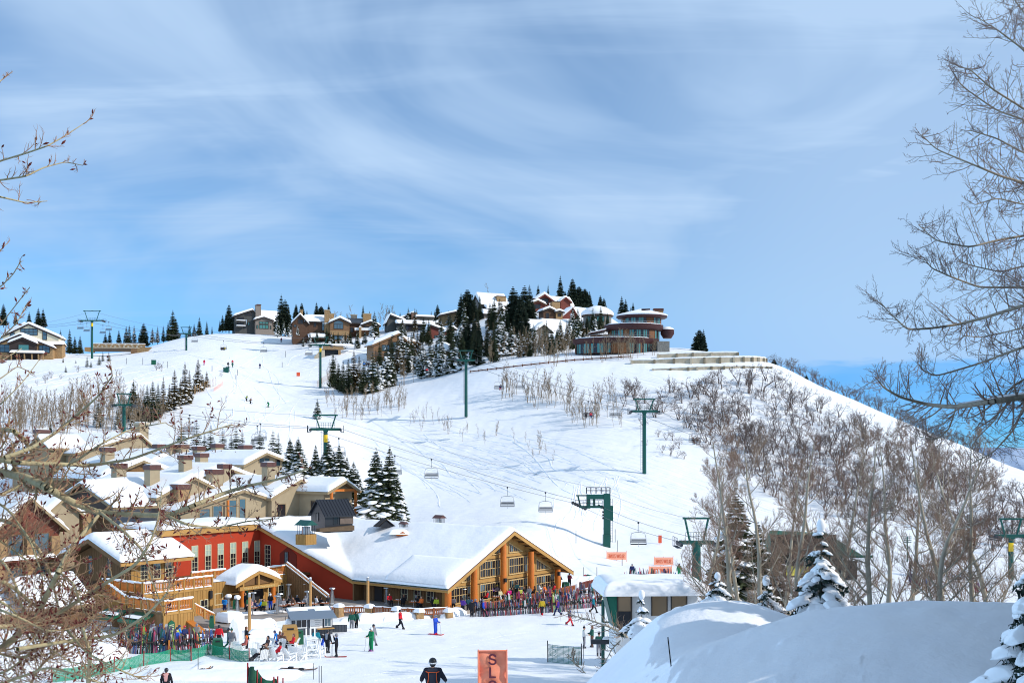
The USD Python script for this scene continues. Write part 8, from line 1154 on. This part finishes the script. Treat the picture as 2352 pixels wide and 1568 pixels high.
limb(lt, [(-60, 1045), (40, 1062), (120, 1065), (210, 1068), (300, 1055), (420, 1010), (530, 975)], 7, 1.3, 10.4, 4, o, 75, .9); limb(lt, [(-60, 1440), (50, 1437), (125, 1414), (220, 1352), (312, 1297), (345, 1247), (362, 1197), (372, 1130)], 6, 1.6, 9.3, 5, o, 75, .8); limb(lt, [(40, 1490), (157, 1471), (262, 1459), (337, 1412), (385, 1362), (400, 1300)], 5, 1.4, 9.0, 6, o, 70, .8)
limb(lt, [(-40, 1520), (40, 1460), (90, 1400), (135, 1312), (160, 1262), (225, 1184)], 9, 4, 9.8, 7, o, 70, .8); limb(lt, [(-60, 1180), (30, 1200), (90, 1260), (120, 1330), (135, 1400), (190, 1480)], 5, 1.5, 10.6, 8, o, 80, .9); limb(lt, [(230, 1176), (280, 1215), (330, 1265), (350, 1330), (370, 1390)], 4, 1.2, 9.9, 9, o, 70, .8); limb(lt, [(385, 1184), (430, 1205), (500, 1212), (570, 1196), (640, 1190)], 3.4, 1.2, 9.9, 10, o, 60, .8)
limb(lt, [(-60, 1310), (20, 1340), (80, 1390), (150, 1440), (200, 1500), (280, 1540), (330, 1560)], 5, 1.3, 9.4, 11, o, 75, .9); limb(lt, [(-60, 1150), (20, 1130), (90, 1085), (170, 1062), (230, 1020), (300, 985), (380, 970)], 4, 1.2, 10.8, 12, o, 60, .8); limb(lt, [(-60, 1590), (30, 1560), (110, 1530), (200, 1555), (260, 1580)], 4, 1.2, 9.2, 13, o, 70, .8); limb(lt, [(205, 1640), (203, 1560), (208, 1500), (190, 1440)], 6.5, 3, 9.6, 14, o, 60, .8); limb(lt, [(-60, 1250), (10, 1290), (40, 1350), (60, 1430), (100, 1500)], 4, 1.3, 9.9, 15, o, 80, .9); limb(lt, [(135, 1312), (170, 1340), (190, 1400), (230, 1450)], 3, 1.1, 9.7, 16, o, 60, .8)
for i, q in enumerate(([(-60, 1380), (30, 1410), (110, 1450), (180, 1440), (250, 1400)], [(-60, 1350), (20, 1390), (90, 1470), (160, 1520), (240, 1530)], [(-60, 1480), (30, 1510), (120, 1500), (200, 1470)], [(-60, 1220), (0, 1240), (80, 1300), (150, 1350), (250, 1370)], [(-60, 1120), (20, 1170), (70, 1240), (100, 1330), (90, 1420)], [(-60, 1560), (20, 1540), (90, 1480), (140, 1420), (170, 1370)], [(60, 1590), (90, 1530), (150, 1480), (230, 1450), (300, 1440)])): limb(lt, q, 3.2, 1.0, 9.2+.25*i, 60+i, o, 85, 1.5)
for i, q in enumerate(([(-60, 395), (0, 370), (60, 352), (110, 335), (150, 312), (206, 275)], [(-60, 420), (0, 414), (60, 405), (100, 385), (150, 372), (190, 380)], [(-60, 440), (0, 452), (60, 466), (108, 462)], [(-60, 215), (-10, 195), (28, 165)], [(-60, 620), (-10, 585), (15, 560)], [(-60, 790), (-10, 760), (25, 715), (68, 660)], [(-60, 680), (0, 660), (30, 630), (48, 600)], [(-60, 800), (0, 780), (40, 740), (60, 700)], [(-60, 960), (0, 930), (50, 880), (95, 820)], [(-60, 900), (0, 870), (40, 840), (80, 860)], [(-60, 850), (0, 830), (50, 800)])): limb(lt, q, 2.6 if i < 3 else 1.8, .9, 8.8+.2*i, 20+i, o, 42 if i < 3 else 30, .45, lvl=1)
tr = at(-150, 1040, 10); tb = [(tr[0]-.2, tr[1], -4.5), (tr[0], tr[1], -2.2), (tr[0]+.05, tr[1], 0), (tr[0]-.1, tr[1], 3.4)]
part(lt, 'trunk', path(tb, [.24, .2, .16, .07], 10), ASP, smooth=True); conn = [(np.array(tb[j]), at(-60, y, d2), .05, .035, 9) for y, d2, j in ((1070, 10, 1), (990, 10.3, 2), (1075, 9.6, 1), (1045, 10.4, 1), (1440, 9.3, 0), (1180, 10.6, 1), (1310, 9.4, 1), (1150, 10.8, 1), (1590, 9.2, 0), (1250, 9.9, 1), (395, 8.8, 3), (420, 9, 3), (440, 9.2, 2), (215, 9.4, 3), (620, 9.6, 2), (790, 9.8, 2), (680, 10, 2), (800, 10.2, 2), (960, 10.4, 2), (900, 10.6, 2), (850, 10.8, 2))]; o += conn
m = limbs(o, (9,), 7); part(lt, 'limbs', m, mat('limb_bark', (.47, .40, .23), .75, .2, col2=(.32, .25, .14), scale=9.0), smooth=True, kind='stuff'); part(lt, 'branches', limbs(o, (2,), 5), mat('branch_bark', (.40, .28, .15), .75, .2, col2=(.29, .18, .10), scale=9.0), kind='stuff'); part(lt, 'twigs', limbs(o, (1, 0), 4), mat('twig_bark', (.36, .20, .125), .75, .2), kind='stuff'); part(lt, 'buds', buds(o, 10, 5, .022, 9), BUD, kind='stuff')
rt = thing('foreground_aspen', 'bare aspen reaching in from the right edge against the sky', 'tree'); o = []; d = 24.0; kw = dict(twl=88, twn=1.15, dj=1.2, up=.16, lvl=2, bend=.85, wob=.17, kids=.9)
for i, (q, r0) in enumerate((([(2420, 905), (2352, 911), (2280, 922), (2196, 935), (2130, 929), (2067, 912), (2030, 890), (2011, 866)], 8.5), ([(2420, 785), (2352, 797), (2300, 815), (2255, 833), (2150, 864), (2120, 850), (2107, 833)], 3.6), ([(2420, 690), (2352, 701), (2258, 731), (2200, 745), (2137, 754), (2084, 757), (2050, 725), (2021, 695)], 4.6), ([(2420, 662), (2352, 660), (2249, 660), (2183, 635), (2140, 616), (2120, 590)], 3.0), ([(2420, 540), (2352, 541), (2290, 552), (2226, 568), (2150, 553), (2110, 517)], 3.4), ([(2420, 435), (2352, 420), (2300, 405), (2249, 384), (2150, 343), (2117, 310)], 3.6), ([(2420, 300), (2352, 250), (2278, 204), (2226, 158), (2203, 155)], 2.8), ([(2420, 200), (2352, 115), (2295, 72), (2245, 40)], 2.6), ([(2420, 315), (2352, 275), (2289, 254), (2209, 198), (2183, 158)], 2.6), ([(2420, 100), (2360, 40), (2330, 0), (2318, -30)], 2.4), ([(2420, 620), (2352, 610), (2300, 625), (2240, 612), (2200, 600)], 2.4), ([(2420, 480), (2352, 470), (2290, 455), (2240, 470)], 2.2), ([(2420, 370), (2352, 352), (2290, 318), (2230, 300)], 2.4), ([(2420, 850), (2352, 870), (2310, 900), (2290, 960), (2240, 1010)], 3.0), ([(2420, 900), (2352, 930), (2330, 985), (2280, 1040), (2230, 1065)], 3.2), ([(2420, 740), (2352, 752), (2300, 765), (2250, 775), (2210, 770)], 2.2), ([(2196, 935), (2180, 985), (2150, 1010), (2100, 1000)], 2.0))): limb(rt, q, r0, 1.0, d+.3*i, 40+i, o, **kw)
tr = at(2500, 1040, 26); part(rt, 'trunk', path([(tr[0]+.3, tr[1], ground(tr[0], tr[1])-.5), (tr[0], tr[1], 0), (tr[0], tr[1], 6), (tr[0]+.2, tr[1], 14)], [.36, .3, .22, .08], 10), ASP, smooth=True)
o += [(np.array([tr[0], tr[1], z0]), at(2420, y, d+.3*i), .06, .04, 9) for i, (y, z0) in enumerate(((905, .6), (785, 2), (690, 3), (662, 3.4), (540, 4.6), (435, 5.6), (300, 6.6), (200, 7.5), (315, 6.5), (100, 8.5), (620, 3.8), (480, 5.2), (370, 6), (850, 1.2), (900, .8), (740, 2.4)))]
part(rt, 'limbs', limbs(o, (9,), 7), mat('grey_limb', (.33, .28, .21), .75, .2, col2=(.21, .17, .13), scale=6.0), smooth=True, kind='stuff'); part(rt, 'branches', limbs(o, (2,), 4), mat('grey_branch', (.24, .175, .14), .8, .2), kind='stuff'); part(rt, 'twigs', limbs(o, (1, 0), 3), mat('grey_twig', (.23, .155, .13), .8, .2), kind='stuff')
Q = [at(x, y-2, 24) for x, y in ((2420, 900), (2352, 906), (2280, 917), (2200, 930))]; part(rt, 'limb_snow', path(Q, [.055, .05, .045, .02], 6), SNOW, smooth=60)
fl = thing('fallen_branch', 'snow dusted bare branch poking out of the near bank towards the lift attendants', 'branch'); o = []; limb(fl, [(1440, 1462), (1428, 1453), (1395, 1437), (1360, 1425), (1325, 1415), (1305, 1408)], 3.2, .9, 44, 71, o, 40, .9, dj=.4, lvl=1); limb(fl, [(1425, 1470), (1405, 1490), (1390, 1520), (1380, 1545)], 1.6, .8, 43, 72, o, 30, .6, dj=.3, lvl=1); limb(fl, [(1345, 1545), (1330, 1530), (1315, 1515), (1312, 1500)], 1.2, .6, 42, 73, o, 28, .6, dj=.3, lvl=1)
part(fl, 'limb', limbs(o, (9,), 6), ASP, smooth=True); part(fl, 'twigs', limbs(o, (1, 0), 3), TWIG, kind='stuff'); Q = [at(x, y-2.5, 44) for x, y in ((1432, 1455), (1415, 1446), (1395, 1437), (1378, 1431))]; part(fl, 'limb_snow', path(Q, [.05, .07, .06, .02], 6), SNOW, smooth=60)
# tall firs that stand beside the viewpoint on the right, just outside the picture: they shade the banks
FW = ['nearest the viewpoint', 'second along the bank', 'third along the bank', 'fourth along the bank', 'fifth along the bank', 'sixth along the bank', 'seventh along the bank', 'eighth along the bank', 'ninth along the bank', 'tenth along the bank', 'eleventh along the bank', 'farthest along the bank']
for k in range(12):
    y = 7+k*3.6; x = .48*y+6.2+(k*2.7) % 4; h = 14.5+(k*1.9) % 4; copy(CON['g'][k % 2], 'fir_tree', f'tall fir outside the right edge, {FW[k]}', 'fir tree', (x, y, ground(x, y)-.2), 50*k, (h*1.2, h*1.2, h))
